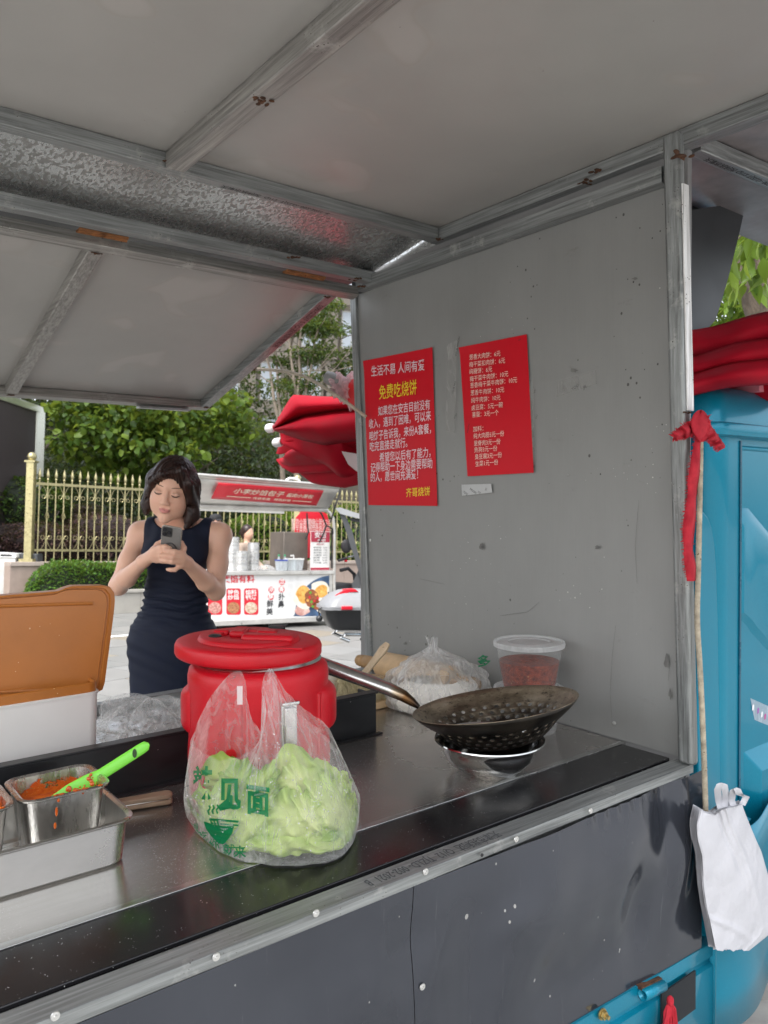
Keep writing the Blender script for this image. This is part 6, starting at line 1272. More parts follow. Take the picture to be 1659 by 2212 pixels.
# wheels
for s_, n_ in ((.0, .08), (-.95, .85), (.0, .85)):
    c = cp(s_+.03, n_, .27); wh = ck(MB().tube([c-cn*.07, c-cn*.055, c+cn*.055, c+cn*.07], [.245,.27,.27,.245], 28), 'wheel', M('tyre_rubber', (.03,.03,.03), .85)); ck(MB().tube([c-cn*.073, c-cn*.0715], [.15,.155], 24), 'rim', CST, wh); ck(MB().tube([c-cn*.076, c-cn*.0735], .04, 12), 'hub', CBK, wh)
ck(cb(sL+.1, sR-.1, .1, DW-.1, .18, zBot-.08), 'chassis', CBK)
# printed panel: pictures and lettering, each a thin layer on the white sheet
def lay(n): return -.0012-.0015*n
def poly(pts, nm, mt, n=1): 
    q = [cl_(u, v) for u, v in pts]; return ck(MB().add([cp(s, lay(n), z) for s, z in q], [tuple(range(len(q)))]), nm, mt, smooth=False)
def ctext(t, u, v, h, nm, mt, n=2, w=None, bold=.02, align='CENTER', shear=0.):
    s, z = cl_(u, v); k = abs(cl_(u, v+10)[1]-z)/10; mb = MB(); tv, tf = text_mesh(t, h*k*1.25, 'CENTER', bold, shear); 
    sx = 1. if w is None else (w*k*1.12)/(tv[:, 0].max()-tv[:, 0].min()); mb.add([cp(s+a*sx, lay(n), z+b) for a, b, _ in tv], tf); return ck(mb, nm, mt, smooth=False)
ctext('手工现卖馅有料', 488, 1252, 15, 'panel_lettering', CRED, w=118)
def rr_px(x0, x1, y0, y1, r): 
    pts = []
    for cx0, cy0, a0 in ((x1-r, y0+r, -90), (x1-r, y1-r, 0), (x0+r, y1-r, 90), (x0+r, y0+r, 180)):
        for k in range(5): a = R_(a0+22.5*k); pts.append((cx0+r*math.cos(a), cy0+r*math.sin(a)))
    return pts
CWH = M('print_white', (.80,.79,.76), .4); DISH = [M('dish_meat', (.50,.10,.09), .5, 0, .5, 40, col2=(.75,.45,.38)), M('dish_mince', (.30,.07,.03), .5, 0, .6, 60, col2=(.62,.30,.14)), M('dish_bun', (.55,.28,.12), .5, 0, .4, 30, col2=(.78,.70,.58))]
for k, (x0, t) in enumerate(((449, '鲜肉\n现包'), (489, '特色\n炒馅'), (527, '馅料\n饱满'))):
    poly(rr_px(x0, x0+31, 1271, 1328, 5), 'red_tile', CRED, 1); ctext(t.split('\n')[0], x0+15, 1280, 9, 'tile_lettering', CWH, 2, 23); ctext(t.split('\n')[1], x0+15, 1291, 9, 'tile_lettering', CWH, 2, 23)
    c = (x0+15, 1313); poly([(c[0]+13.5*math.cos(a), c[1]+12.5*math.sin(a)) for a in np.linspace(0, 6.283, 21)[:-1]], 'tile_picture', DISH[k], 2)
for t, u, v in (('浓', 586, 1274), ('醇', 585, 1289), ('葱', 609, 1257), ('香', 608, 1273)):
    poly([(u+6.5*math.cos(a), v+7*math.sin(a)) for a in np.linspace(0, 6.283, 17)[:-1]], 'red_dot', CRED, 1); ctext(t, u, v, 9.5, 'dot_lettering', CWH, 2)
for t, u, v in (('鲜', 583, 1305), ('美', 582, 1322), ('扑', 608, 1290), ('鼻', 607, 1306)): ctext(t, u, v, 12.5, 'panel_lettering', CBK, 2)
FNT = M('faint_grey_print', (.62,.62,.61), .5)
for t, u, v in (('酒', 628, 1252), ('酿', 627, 1268), ('馒', 625, 1285), ('头', 624, 1300), ('老', 643, 1250), ('面', 643, 1264)): ctext(t, u, v, 10, 'faint_lettering', FNT, 1, bold=0.)
poly([(597.5,1248),(599,1248),(597,1318),(595.5,1318)], 'divider', FNT, 1)
# bun photograph at the panel's end
poly([(633,1331)]+[(717-82*math.cos(a)*.98, 1331-88*math.sin(a)) for a in np.linspace(.05, 1.55, 14)]+[(713,1243),(713,1331)], 'picture_ground', M('picture_blue', (.02,.045,.10), .4, 0, .6, 3, col2=(.10,.20,.38)), 1)
BUN = M('bun_white', (.74,.68,.58), .5, 0, .12, 12); ORG = M('bun_orange', (.70,.27,.03), .5, 0, .3, 20, col2=(.82,.52,.14)); FIL = M('bun_filling', (.14,.035,.015), .5, 0, .7, 60, col2=(.45,.14,.05)); FGR = M('picture_green', (.10,.35,.03), .5); FPK = M('picture_pink', (.60,.20,.16), .6, 0, .4, 9, col2=(.75,.55,.48))
def blob(cx0, cy0, rx, ry, seed, nm, mt, n): rs = random.Random(seed); p_ = [rs.uniform(0, 6) for _ in range(3)]; poly([(cx0+rx*math.cos(a)*(1+.1*math.sin(3*a+p_[0])+.06*math.sin(7*a+p_[1])), cy0+ry*math.sin(a)*(1+.1*math.sin(2*a+p_[2]))) for a in np.linspace(0, 6.283, 25)[:-1]], nm, mt, n)
blob(652,1318,16,11,1,'picture_pink',FPK,2); blob(655,1290,20,27,2,'bun_half',BUN,3); blob(697,1300,16,26,3,'bun_half',BUN,3); blob(690,1272,20,18,4,'bun_half',BUN,3); blob(655,1284,15,18,5,'bun_crust',ORG,4); blob(694,1277,14,14,6,'bun_crust',ORG,4); blob(672,1292,15,18,7,'bun_filling',FIL,5); blob(684,1306,9,12,8,'bun_filling',FIL,5)
for k, (u, v, c_) in enumerate(((670,1280,FGR),(672,1300,FGR),(682,1284,ORG),(664,1297,ORG),(679,1298,CRED),(668,1290,CRED),(686,1292,CRED),(675,1310,FGR))): blob(u, v, 2.6, 2.8, 20+k, 'filling_piece', c_, 6)
# posts, awning with sign, red curved menu, crank arms
za = cl_(604, 1120)[1]; sRp = cl_(711, 1150)[0]
for s_, n_ in ((sL+.05, .03), (sL+.05, DW-.05), (sRp, DW-.05)): ck(cb(s_-.02, s_+.02, n_, n_+.04, zTop, za+.25), 'post', CST)
q = [cl_(u, v, -.02) for u, v in ((722,1300),(722,1145),(720,1120),(712,1107),(700,1100))]; ck(MB().tube([cp(s, -.02, z) for s, z in q], .022, 8), 'arch_frame', CST)
aw = [(cl_(u, v, n)[0], cl_(u, v, n)[1], n) for u, v, n in ((440,1092,-.1),(706,1100,-.1),(732,1056,-.55),(440,1034,-.55))]
f_ = lambda a, b, o=0.: cp(aw[0][0]*(1-a)*(1-b)+aw[1][0]*a*(1-b)+aw[2][0]*a*b+aw[3][0]*(1-a)*b, aw[0][2]*(1-b)+aw[2][2]*b-o, (aw[0][1]*(1-a)+aw[1][1]*a)*(1-b)+(aw[3][1]*(1-a)+aw[2][1]*a)*b-o*.8)
sA = (sL-aw[0][0])/(aw[1][0]-aw[0][0]); 
awn = ck(MB().grid(lambda a, b: f_(sA+(1-sA)*a, b), 12, 6), 'awning', CST, solid=.03)
ck(MB().grid(lambda a, b: f_(sA+(1-sA)*a, 1.0+.10*b, -.0)+np.array([0,0,.03*math.sin(b*3)]), 12, 4), 'awning_lip', CST, awn, solid=.03); ck(MB().tube([f_(sA, 0, .02), f_(1, 0, .02)], .03, 8), 'awning_rail', CST, awn); ck(cb(sL, cl_(608,1096,0)[0], -.1, -.04, za+.07, za+.20), 'light_bar', M('white_light_bar', (.75,.74,.70), .4), awn)
aP = f_(.2, .2); aN = np.cross(f_(.9, .2)-aP, f_(.2, .9)-aP); aN /= np.linalg.norm(aN); aN = aN if aN @ (cam_pos-aP) > 0 else -aN
def onaw(u, v, o): r = CW @ cray(u, v); return cam_pos+r*(((aP+aN*o-cam_pos)@aN)/(r@aN))
SQ = [onaw(u, v, .055) for u, v in ((456,1077),(683,1092),(699,1060),(472,1043))]
def sq_(a, b, o=0.): p = (SQ[0]*(1-a)+SQ[1]*a)*(1-b)+(SQ[3]*(1-a)+SQ[2]*a)*b; return p+aN*o
sgn = ck(MB().grid(lambda a, b: sq_(a, b, .0), 8, 6), 'sign_board', CRED, awn, solid=.008)
def sgt(t, a0, a1, b0, h, sh=0.):
    tv, tf = text_mesh(t, 1., 'CENTER', .012, sh); w_ = tv[:, 0].max()-tv[:, 0].min(); tv[:, 0] = (tv[:, 0]-tv[:, 0].min())/w_; mb = MB(); mb.add([sq_(a0+(a1-a0)*x, b0+h*y, .012) for x, y, _ in tv], tf); ck(mb, 'sign_lettering', M('cream_letter', (.80,.68,.55), .5), awn, smooth=False)
sgt('小李炒馅包子', .16, .63, .60, .36, .2); sgt('酱肉小笼包', .66, .92, .58, .26, .2); sgt('传统老面   特色炒馅', .36, .72, .24, .17)
for a0, a1 in ((.12,.34),(.74,.93)): ck(MB().grid(lambda a, b: sq_(a0+(a1-a0)*a, .24+.04*b, .012), 2, 2), 'sign_line', M('cream_letter', (.80,.68,.55)), awn, smooth=False)
hd = [cl_(u, v, -.3) for u, v in ((618,1046),(619,1037),(625,1033),(640,1034),(646,1038),(647,1048))]; ck(MB().tube([cp(s, -.3, z) for s, z in hd], .018, 8), 'roof_handle', M('white_handle', (.78,.76,.75), .4), awn)
mq = [(640,1205),(637,1150),(640,1118),(652,1104),(690,1102),(706,1110),(712,1130),(712,1205)]; mqs = [cl_(u, v, DW*.6) for u, v in mq]; mn = ck(MB().add([cp(s, DW*.6, z) for s, z in mqs]+[cp(s, DW*.6+.02, z) for s, z in mqs], [tuple(range(8)), tuple(range(15, 7, -1))]+[(i, 8+i, 8+(i+1) % 8, (i+1) % 8) for i in range(8)]), 'menu_board', CRED, smooth=False)
for k in range(3):
    for j in range(2):
        s, z = cl_(656+j*34, 1127+k*9, DW*.6); tv, tf = text_mesh(('鲜肉小笼包','香菇青菜包','梅干菜肉包')[k]+'2元', .085, 'CENTER', .01); ck(MB().add([cp(s+a*.75, DW*.6-.004, z+b) for a, b, _ in tv], tf), 'menu_lettering', M('pink_letter', (.75,.5,.48), .5), mn, smooth=False)
BLKC = M('black_cable', (.015,.015,.015), .6)
for pts, n_ in (([(663,1108),(664,1130),(666,1150),(660,1165)], .2), ([(687,1098),(697,1115),(705,1135),(718,1142),(722,1160)], -.02), ([(705,1135),(698,1155),(690,1172)], -.02), ([(735,1058),(727,1085),(714,1128)], -.3), ([(718,1142),(716,1190),(717,1228)], -.02)):
    ck(MB().tube([cp(cl_(u, v, n_)[0], n_, cl_(u, v, n_)[1]) for u, v in pts], .013, 6), 'cable', BLKC)
s0, z0 = cl_(612, 1228, .25); s1, z1 = cl_(666, 1150, .25); ck(cb(s0, s1, .25, .75, zTop+.002, z1), 'oven_box', M('brown_steel', (.16,.135,.115), .4, .4, .15, 5), bevel=.01)
# standing price card, steamers, bottles, tubs
pcq = cp(cl_(690, 1228, .03)[0], .03, zTop); card = root('price_card', 'standing price card with a red heading on the white cart', 'price card', pcq); a0_, b0_ = cl_(670, 1225, .03), cl_(713, 1148, .03); W_, H_ = b0_[0]-a0_[0], b0_[1]-zTop
def cd2(x0, x1, z0, z1, o): return MB().hexa([cp(a0_[0]+x0*W_, .03-o, zTop+z0*H_), cp(a0_[0]+x1*W_, .03-o, zTop+z0*H_), cp(a0_[0]+x1*W_, .035, zTop+z0*H_), cp(a0_[0]+x0*W_, .035, zTop+z0*H_), cp(a0_[0]+x0*W_, .03-o, zTop+z1*H_), cp(a0_[0]+x1*W_, .03-o, zTop+z1*H_), cp(a0_[0]+x1*W_, .035, zTop+z1*H_), cp(a0_[0]+x0*W_, .035, zTop+z1*H_)])
cd2(0, 1, .002, 1, 0).build('card', CWH, card, base=pcq); cd2(.02, .98, .72, .985, .004).build('heading', M('card_red', (.42,.03,.06), .4), card, base=pcq); cd2(.02, .98, .01, .07, .004).build('footer', M('card_red', (.42,.03,.06)), card, base=pcq)
def cdt(t, x, z, h, mt, w=None):
    tv, tf = text_mesh(t, h*H_*1.2, 'CENTER', .02); sx = 1 if w is None else w*W_/(tv[:, 0].max()-tv[:, 0].min()); MB().add([cp(a0_[0]+x*W_+a*sx, .024, zTop+z*H_+b) for a, b, _ in tv], tf).build('card_lettering', mt, card, base=pcq, smooth=False)
cdt('安吉', .5, .89, .13, CWH, .6); cdt('ANJI', .55, .77, .07, CWH, .42); cdt('特色小吃', .5, .66, .04, M('card_red', (.42,.03,.06)), .4)
for k, t in enumerate(('鲜肉包  2元','青菜包  1元','豆沙包  1元','小笼包  8元','烧麦  2元','豆浆  2元','茶叶蛋  2元')): cdt(t, .5, .58-.065*k, .038, M('card_grey_ink', (.25,.25,.25), .6), .72)
STM = M('steamer_alloy', (.66,.66,.65), .3, .7, .1, 10)
for k, (u, v, hh, lab) in enumerate(((503, 1160, 4, 'tall stack of aluminium steamers nearest the navy dress'), (522, 1190, 3, 'short stack of aluminium steamers between the two tall stacks'), (547, 1172, 4, 'tall stack of aluminium steamers nearest the bottles on the cart'))):
    s, _ = cl_(u, 1226, .3-.12*(k == 1)); n_ = .3-.12*(k == 1); b0 = cp(s, n_, zTop); top = cl_(u, v, n_)[1]-zTop; o = root('steamer_stack', lab, 'steamer', b0, 'steamers on the white cart'); r_ = .085
    for j in range(hh): 
        z0, z1 = top*j/hh, top*(j+1)/hh; t_ = MB().lathe([(r_*.93,z0),(r_,z0+.006),(r_,z1-.012),(r_*1.05,z1-.010),(r_*1.05,z1-.001),(r_*.9,z1-.001)], 20).build('tier', STM, o)
        MB().bar(-cn*(r_+.012)-ce*.03+ZV*(z0+z1)/2, -cn*(r_+.012)+ce*.03+ZV*(z0+z1)/2, .012, .02).build('grip', CST, t_)
BOT = film('clear_bottle', (.85,.90,.90), .45, .12, .05)
for k, (u, lab) in enumerate(((602, 'clear bottle with green cap furthest from the pump bottle'), (615, 'clear bottle with green cap beside the pump bottle'))):
    s, _ = cl_(u, 1226, .22); b0 = cp(s, .22, zTop); o = root('bottle', lab, 'bottle', b0, 'bottles on the white cart'); MB().lathe([(.03,.002),(.042,.004),(.042,.12),(.02,.17),(.012,.19),(.012,.205)], 16).build('body', BOT, o); MB().lathe([(.016,.205),(.016,.232),(.0001,.233)], 12).build('cap', M('green_cap', (.05,.35,.15), .4), o)
s, _ = cl_(634, 1226, .1); b0 = cp(s, .1, zTop); o = root('pump_bottle', 'pale pump bottle before the clear tub on the cart', 'bottle', b0); MB().lathe([(.03,.001),(.036,.004),(.036,.14),(.014,.165),(.014,.18)], 16).build('body', M('pale_plastic', (.70,.76,.76), .3), o); MB().tube([(0,0,.18),(0,0,.22)], .008, 8).tube([ce*.0+ZV*.222, -ce*.05+ZV*.215], .010, 8).build('pump', CWH, o)
for k, (u0, u1, v0, nm, lab, mt) in enumerate(((600,620,1212,'lidded_tub','small clear tub with a blue lid on the white cart',M('blue_lid', (.03,.07,.40), .4)), (622,655,1209,'clear_tub','wide clear tub with a white rim beside the oven box',CWH))):
    a, b = cl_(u0, 1226, .05), cl_(u1, v0, .05); b0 = cp((a[0]+b[0])/2, .09, zTop); o = root(nm, lab, 'tub', b0); w2 = (b[0]-a[0])/2; h_ = b[1]-zTop
    MB().hexa([ce*-w2*.85-cn*.05+ZV*.002, ce*w2*.85-cn*.05+ZV*.002, ce*w2*.85+cn*.05+ZV*.002, -ce*w2*.85+cn*.05+ZV*.002, -ce*w2-cn*.06+ZV*h_, ce*w2-cn*.06+ZV*h_, ce*w2+cn*.06+ZV*h_, -ce*w2+cn*.06+ZV*h_]).build('tub', film('tub_film', (.82,.86,.88), .55, .3, .05), o); MB().hexa([-ce*w2*1.05-cn*.065+ZV*(h_+.001), ce*w2*1.05-cn*.065+ZV*(h_+.001), ce*w2*1.05+cn*.065+ZV*(h_+.001), -ce*w2*1.05+cn*.065+ZV*(h_+.001), -ce*w2*1.05-cn*.065+ZV*(h_+.02), ce*w2*1.05-cn*.065+ZV*(h_+.02), ce*w2*1.05+cn*.065+ZV*(h_+.02), -ce*w2*1.05+cn*.065+ZV*(h_+.02)]).build('lid', mt, o)
s, _ = cl_(573, 1226, .2); b0 = cp(s, .2, zTop); o = MB().grid(lambda a, b: ce*.16*math.sin(b*1.57)*math.cos(a*6.283)+cn*.1*math.sin(b*1.57)*math.sin(a*6.283)+ZV*(.002+.07*math.cos(b*1.57)*(1+.2*math.sin(a*20))), 30, 8, closeu=True).build('dough_bag', FLM, ang=180); place(o, b0, False); tag(o, 'crumpled white bag lying between steamers and bottles on the cart', 'plastic bag')
# front part of the tricycle: roof, pillar, windscreen, handlebar
CG = M('tricycle_grey', (.09,.093,.097), .4, .2, .1, 5); CGL = M('tricycle_roof', (.36,.365,.375), .35, .1, .05, 5)
def pn(u, v, n): s, z = cl_(u, v, n); return cp(s, n, z)
ck(MB().loft([[pn(724,1098,n_), pn(735,1096,n_), pn(770,1108,n_), pn(840,1122,n_), pn(840,1133,n_), pn(770,1119,n_), pn(735,1110,n_)] for n_ in (-.05,.25,.6,.95)], True, True), 'cab_roof', CGL)
ck(MB().loft([[pn(733,1108,n_), pn(745,1110,n_), pn(762,1150,n_), pn(775,1200,n_), pn(786,1225,n_), pn(800,1260,n_), pn(782,1262,n_), pn(772,1225,n_), pn(757,1180,n_), pn(745,1140,n_)] for n_ in (.0,.04)], True, True), 'front_pillar', CG)
ck(MB().loft([[pn(752,1118,n_), pn(840,1128,n_), pn(840,1140,n_), pn(760,1126,n_)] for n_ in (.0,.04)], True, True), 'screen_frame', CBK)
ck(MB().add([pn(757,1124,.02), pn(835,1134,.02), pn(835,1196,.02), pn(790,1198,.02), pn(778,1192,.02)], [(0,1,2,3,4)]), 'windscreen', film('windscreen_glass', (.10,.115,.115), .38, .05, .0, 5., .3, .0), smooth=False)
ck(MB().loft([[pn(760,1262,n_), pn(775,1230,n_), pn(840,1215,n_), pn(840,1345,n_), pn(770,1345,n_)] for n_ in (.02,.8)], True, True), 'front_body', CG)
ck(MB().tube([pn(735,1232,.3), pn(752,1228,.3), pn(765,1240,.3), pn(772,1290,.3)], .03, 8), 'seat_rail', CBK); ck(cb(sR+.05, sR+.5, .15, .7, .45, .62), 'seat', CBK, bevel=.03)
hb_ = ck(MB().tube([pn(746,1207,.2), pn(752,1203,.2), pn(763,1202,.2), pn(772,1209,.2), pn(778,1222,.2)], .016, 8), 'handlebar', CHR); ck(MB().tube([pn(731,1211,.2), pn(748,1206,.2)], .022, 8), 'grip', CBK, hb_); ck(MB().tube([pn(745,1212,.2), pn(749,1211,.2)], .02, 8), 'red_switch', CRED, hb_)
c = pn(748, 1180, .3); ck(MB().sphere(c, (.09,.03,.11), 14, 8), 'mirror', CBK)
c = pn(800, 1330, .4)*[1,1,0]+[0,0,.26]; fw_ = ck(MB().tube([c-cn*.06, c-cn*.05, c+cn*.05, c+cn*.06], [.23,.26,.26,.23], 26), 'wheel', M('tyre_rubber', (.03,.03,.03))); ck(MB().tube([c-cn*.063, c-cn*.061], .14, 20), 'rim', CST, fw_)
# ================================================================== SCOOTER WITH TOP BOX
SD = 5.2; sx0 = P(745, 1330, SD); sq = np.array([sx0[0]+.25, sx0[1]+.1, 0]); sco = root('scooter', 'scooter with a black and silver top box parked behind the grey wall edge', 'scooter', sq)
sxv = w_x if 'w_x' in globals() else np.array([1., 0, 0]); sxv = np.array([.97, .24, 0]); sxv /= np.linalg.norm(sxv); syv = np.array([-sxv[1], sxv[0], 0])
def sc(x, y, z): return sq+sxv*x+syv*y+np.array([0,0,z])
def so2(u, v): p = P(u, v, SD)-sq; return p@sxv, p[2]
def sk(mb, nm, mt, par=None, **k): return mb.build(nm, mt, par or sco, base=sq, **k)
BXB = M('black_box_plastic', (.025,.026,.028), .38, 0, .1, 8); SIL = M('silver_plastic', (.24,.245,.255), .4, .0, .06, 6)
xl, zm = so2(692, 1312); xr2 = xl+.50; _, zlo = so2(745, 1358); _, zhi = so2(770, 1273)
def ringb(z, inx, iny, r=.07): return [sc((xl+xr2)/2+x, y, z) for x, y, _ in rrect((xr2-xl)/2-inx, .19-iny, r, 0, 5)]
sk(MB().loft([ringb(zlo, .075, .06, .05), ringb(zlo+.012, .06, .05, .06), ringb((zlo+zm)/2, .025, .02), ringb(zm-.012, .008, .006), ringb(zm-.006, 0, 0)], True, True), 'box_base', BXB)
sk(MB().loft([ringb(zm-.005, -.006, -.006), ringb(zm+.014, -.006, -.006), ringb(zm+.016, .004, .004)], True, True), 'box_seam', SIL)
lid2 = sk(MB().loft([ringb(zm+.0165, .004, .004), ringb(D4((zm,), (zhi,), .45)[0], .03, .02), ringb(D4((zm,), (zhi,), .75)[0], .075, .05), ringb(zhi-.008, .12, .09), ringb(zhi, .17, .13, .04)], True, True), 'box_lid', SIL, ang=60)
a, b, c, d = so2(703,1302), so2(722,1284), so2(745,1274), so2(765,1273)
sk(MB().loft([[sc(p[0]-.004, y, p[1]+.004) for p in (a, b, c, d)]+[sc(p[0]+.015, y, p[1]-.012) for p in (d, c, b, a)] for y in (-.12, -.06, 0.0)], True, True), 'red_trim', CRED, lid2)
e0, e1 = so2(727,1305), so2(751,1313); sk(MB().hexa([sc(x, y, z) for z in (e1[1], e0[1]) for x, y in ((e0[0],-.213),(e1[0],-.213),(e1[0],-.19),(e0[0],-.19))]), 'red_latch', CRED, bevel=.004)
k0 = so2(684, 1333); sk(MB().sphere(sc(k0[0], -.1, k0[1]), .022, 12, 8).tube([sc(k0[0]+.02, -.1, k0[1]+.075), sc(k0[0]-.005, -.1, k0[1]+.06), sc(k0[0]-.0, -.1, k0[1]+.02)], .005, 6), 'key_fob', BXB)
for yy in (-.14, .14):
    q = [so2(u, v) for u, v in ((748,1381),(728,1373),(738,1366),(800,1369),(850,1373))]; sk(MB().tube([sc(x, yy, z) for x, z in q], .013, 10), 'rack_tube', CHR)
q = [so2(u, v) for u, v in ((790,1378),(800,1375),(830,1375))]; sk(MB().tube([sc(x, -.1, z) for x, z in q], .018, 10), 'rack_foot', CHR); q = [so2(u, v) for u, v in ((775,1376),(790,1395),(802,1412))]; sk(MB().tube([sc(x, -.12, z) for x, z in q], .010, 8), 'stand_bar', CBK)
sk(MB().loft([[sc(.25+x*1.0, y, z) for x, z in ((0,.55),(.1,.78),(.75,.80),(.95,.62),(.9,.35),(.2,.33))] for y in (-.14, .14)], True, True), 'tail_body', BXB, bevel=.03)
sk(MB().loft([[sc(.30+x, y, z) for x, z in ((0,.79),(.1,.84),(.6,.83),(.72,.79))] for y in (-.13, .13)], True, True), 'seat', CBK, bevel=.02); sk(MB().loft([[sc(1.35+x, y, z) for x, z in ((0,.35),(.0,.9),(.12,1.0),(.2,.9),(.28,.4))] for y in (-.16, .16)], True, True), 'leg_shield', SIL, bevel=.03); sk(MB().box(0,0,0,0,0,0) if False else MB().loft([[sc(1.0+x, y, z) for x, z in ((-.1,.30),(.5,.30),(.5,.36),(-.1,.36))] for y in (-.15, .15)], True, True), 'floorboard', BXB)
for x in (.35, 1.65):
    c = sc(x, 0, .23); wh = sk(MB().tube([c-syv*.05, c-syv*.04, c+syv*.04, c+syv*.05], [.2,.23,.23,.2], 24), 'wheel', M('tyre_rubber', (.03,.03,.03))); sk(MB().tube([c-syv*.053, c-syv*.051], .13, 20), 'rim', CST, wh)
# ================================================================== POSTERS, TRUCK, PARASOLS, ROPES
PRED = M('glossy_red_print', (.58,.003,.014), .38, 0, .05, 3, spec=.25, bmp=.12, bscale=9, bdist=.01); PW = M('lilac_white_ink', (.74,.62,.66), .4); PY = M('yellow_ink', (.85,.62,.02), .4); PC = M('cream_ink', (.80,.66,.56), .4)
def poster(name, label, px, lines):
    q = [on(u, v, 0, 1.7172) for u, v in px]; base = q[3]; o = sroot(name, label, 'poster', base)
    def f(a, b):
        p = (q[0]*(1-a)+q[1]*a)*b+(q[3]*(1-a)+q[2]*a)*(1-b); p = np.array(p); p[0] = 1.7168-.0012*math.sin(a*3.1)*math.sin(b*5)-(.004*(b-.93)/.07*(1-a) if b > .93 else 0); return p-base
    MB().grid(f, 14, 20).build('sheet', PRED, o, ang=180)
    for nm, mt, ls in lines:
        for t, u0, v0, u1, v1, h in ls:
            mb = MB()
            a, b = on(u0, v0, 0, 1.7152), on(u1, v1, 0, 1.7152); w_ = a[1]-b[1]
            hh = h*1.722/ (RS.T @ cray(u0, v0))[0]
            text_on(mb, t, hh*(1.1 if h > 16 else .92), lambda x, y: np.array([1.7150, a[1]-x, a[2]+(b[2]-a[2])*x/w_+y])-base, fit=w_, bold=.006 if h > 16 else 0.)
            mb.build(nm, mt, o, smooth=False)
    return o
poster('red_poster', 'red poster with large white and yellow Chinese text near the far wall edge', ((786,780),(934,750),(945,1093),(796,1091)), (
 ('white_text_line', PW, (('生活不易 人间有爱', 802, 804, 917, 790, 22), ('如果您在安吉目前没有', 817, 890, 929, 875, 20), ('收入，遇到了困难，可以来', 797, 918, 931, 899, 20), ('咱摊子告诉我，来份A套餐，', 798, 944, 931, 927, 20), ('吃完直接走就行。', 799, 967, 880, 957, 20), ('希望您以后有了能力，', 820, 990, 930, 978, 20), ('记得帮助一下身边需要帮助', 801, 1012, 934, 1002, 20), ('的人，愿世间充满爱！', 801, 1033, 903, 1026, 20))),
 ('yellow_text_line', PY, (('免费吃烧饼', 819, 851, 900, 838, 30), ('齐哥烧饼', 877, 1066, 929, 1062, 19)))))
poster('red_poster', 'red price list poster in small white Chinese text at the middle of the grey wall', ((993,751),(1138,722),(1153,1021),(1010,1029)), (
 ('price_line', PC, (('葱香大肉饼：6元', 1014, 773, 1081, 764, 14), ('梅干菜扣肉饼：6元', 1014, 789, 1091, 779, 14), ('纯糖饼：6元', 1014, 804, 1063, 798, 14), ('梅干菜牛肉饼：10元', 1015, 820, 1098, 808, 14), ('葱香梅干菜牛肉饼：10元', 1016, 834, 1117, 821, 14), ('葱香牛肉饼：10元', 1017, 850, 1089, 842, 14), ('纯牛肉饼：10元', 1018, 866, 1081, 859, 14), ('卤豆腐：5元一碗', 1019, 882, 1086, 875, 14), ('喜蛋：3元一个', 1020, 897, 1077, 892, 14), ('加料：', 1022, 928, 1044, 926, 14), ('纯大肉肠5元一份', 1023, 943, 1089, 937, 14), ('里脊肉3元一份', 1024, 959, 1081, 954, 14), ('热狗3元一份', 1025, 973, 1074, 969, 14), ('臭豆腐3元一份', 1026, 988, 1084, 983, 14), ('生菜1元一份', 1027, 1003, 1076, 999, 14))),))
tq = [on(u, v, 0, 1.7165) for u, v in ((997,1047),(1061,1045),(1063,1064),(998,1071))]
tp = sroot('tape_strip', 'short strip of printed packing tape under the price list', 'tape', tq[3]); mb = MB(); mb.add([p-tq[3] for p in tq], [(0,1,2,3)]); mb.build('strip', M('grey_tape', (.45,.46,.46), .3), tp, smooth=False, solid=.0004)
for k, (u, t) in enumerate(((1001, 'YOU'), (1015, 'MOON'), (1032, 'YO'), (1048, 'SI'))):
    a = on(u, 1062-(k % 2)*6, 0, 1.7158); mb = MB(); text_on(mb, t, .011, lambda x, y: np.array([1.7156, a[1]-x*.8-y*.5, a[2]-x*.4+y*.9])-tq[3]); mb.build('tape_print', INK, tp, smooth=False)
# ---------- blue truck that carries the stall
def cyan_mat():
    m, nt, b = base_mat('turquoise_car_paint'); n1 = nd(nt, 'ShaderNodeTexNoise', Vector=mapv(nt), Scale=2.5, Detail=5.); n2 = nd(nt, 'ShaderNodeTexNoise', Vector=mapv(nt), Scale=900., Detail=1.)
    c = mixc(nt, n1, (.0,.155,.245), (.0,.225,.345)); c = mixc(nt, math_(nt, 'MULTIPLY', ramp(nt, n2, (.55, 0.), (.7, 1.)), .35), c, (.05,.42,.55))
    n3 = nd(nt, 'ShaderNodeTexNoise', Vector=mapv(nt), Scale=7., Detail=9., Roughness=.75); c = mixc(nt, ramp(nt, n3, (.70, 0.), (.74, 1.)), c, (.12,.07,.04))
    setp(nt, b, Base_Color=c, Metallic=.3, Roughness=.35, Coat_Weight=.4, **{'Specular_IOR_Level': .2}); b.inputs['Coat Roughness'].default_value = .05; bump(nt, b, nd(nt, 'ShaderNodeTexNoise', Vector=mapv(nt), Scale=4., Detail=2.), .08, .03); return m
CYAN = cyan_mat(); tb0 = np.array([2.2, 1.5, -1.35]); trk = sroot('cargo_truck', 'turquoise cargo tricycle truck carrying the food stall', 'truck', tb0)
def tk(mb, nm, mt=CYAN, par=None, **k): return mb.build(nm, mt, par or trk, base=tb0, **k)
YC = 1.10
def cx_(u, v, y=YC): return on(u, v, 1, y)
xc0 = cx_(1543, 1400)[0]; xc1 = cx_(1590, 1400)[0]; ztop = cx_(1580, 935)[2]; zbot = -1.32
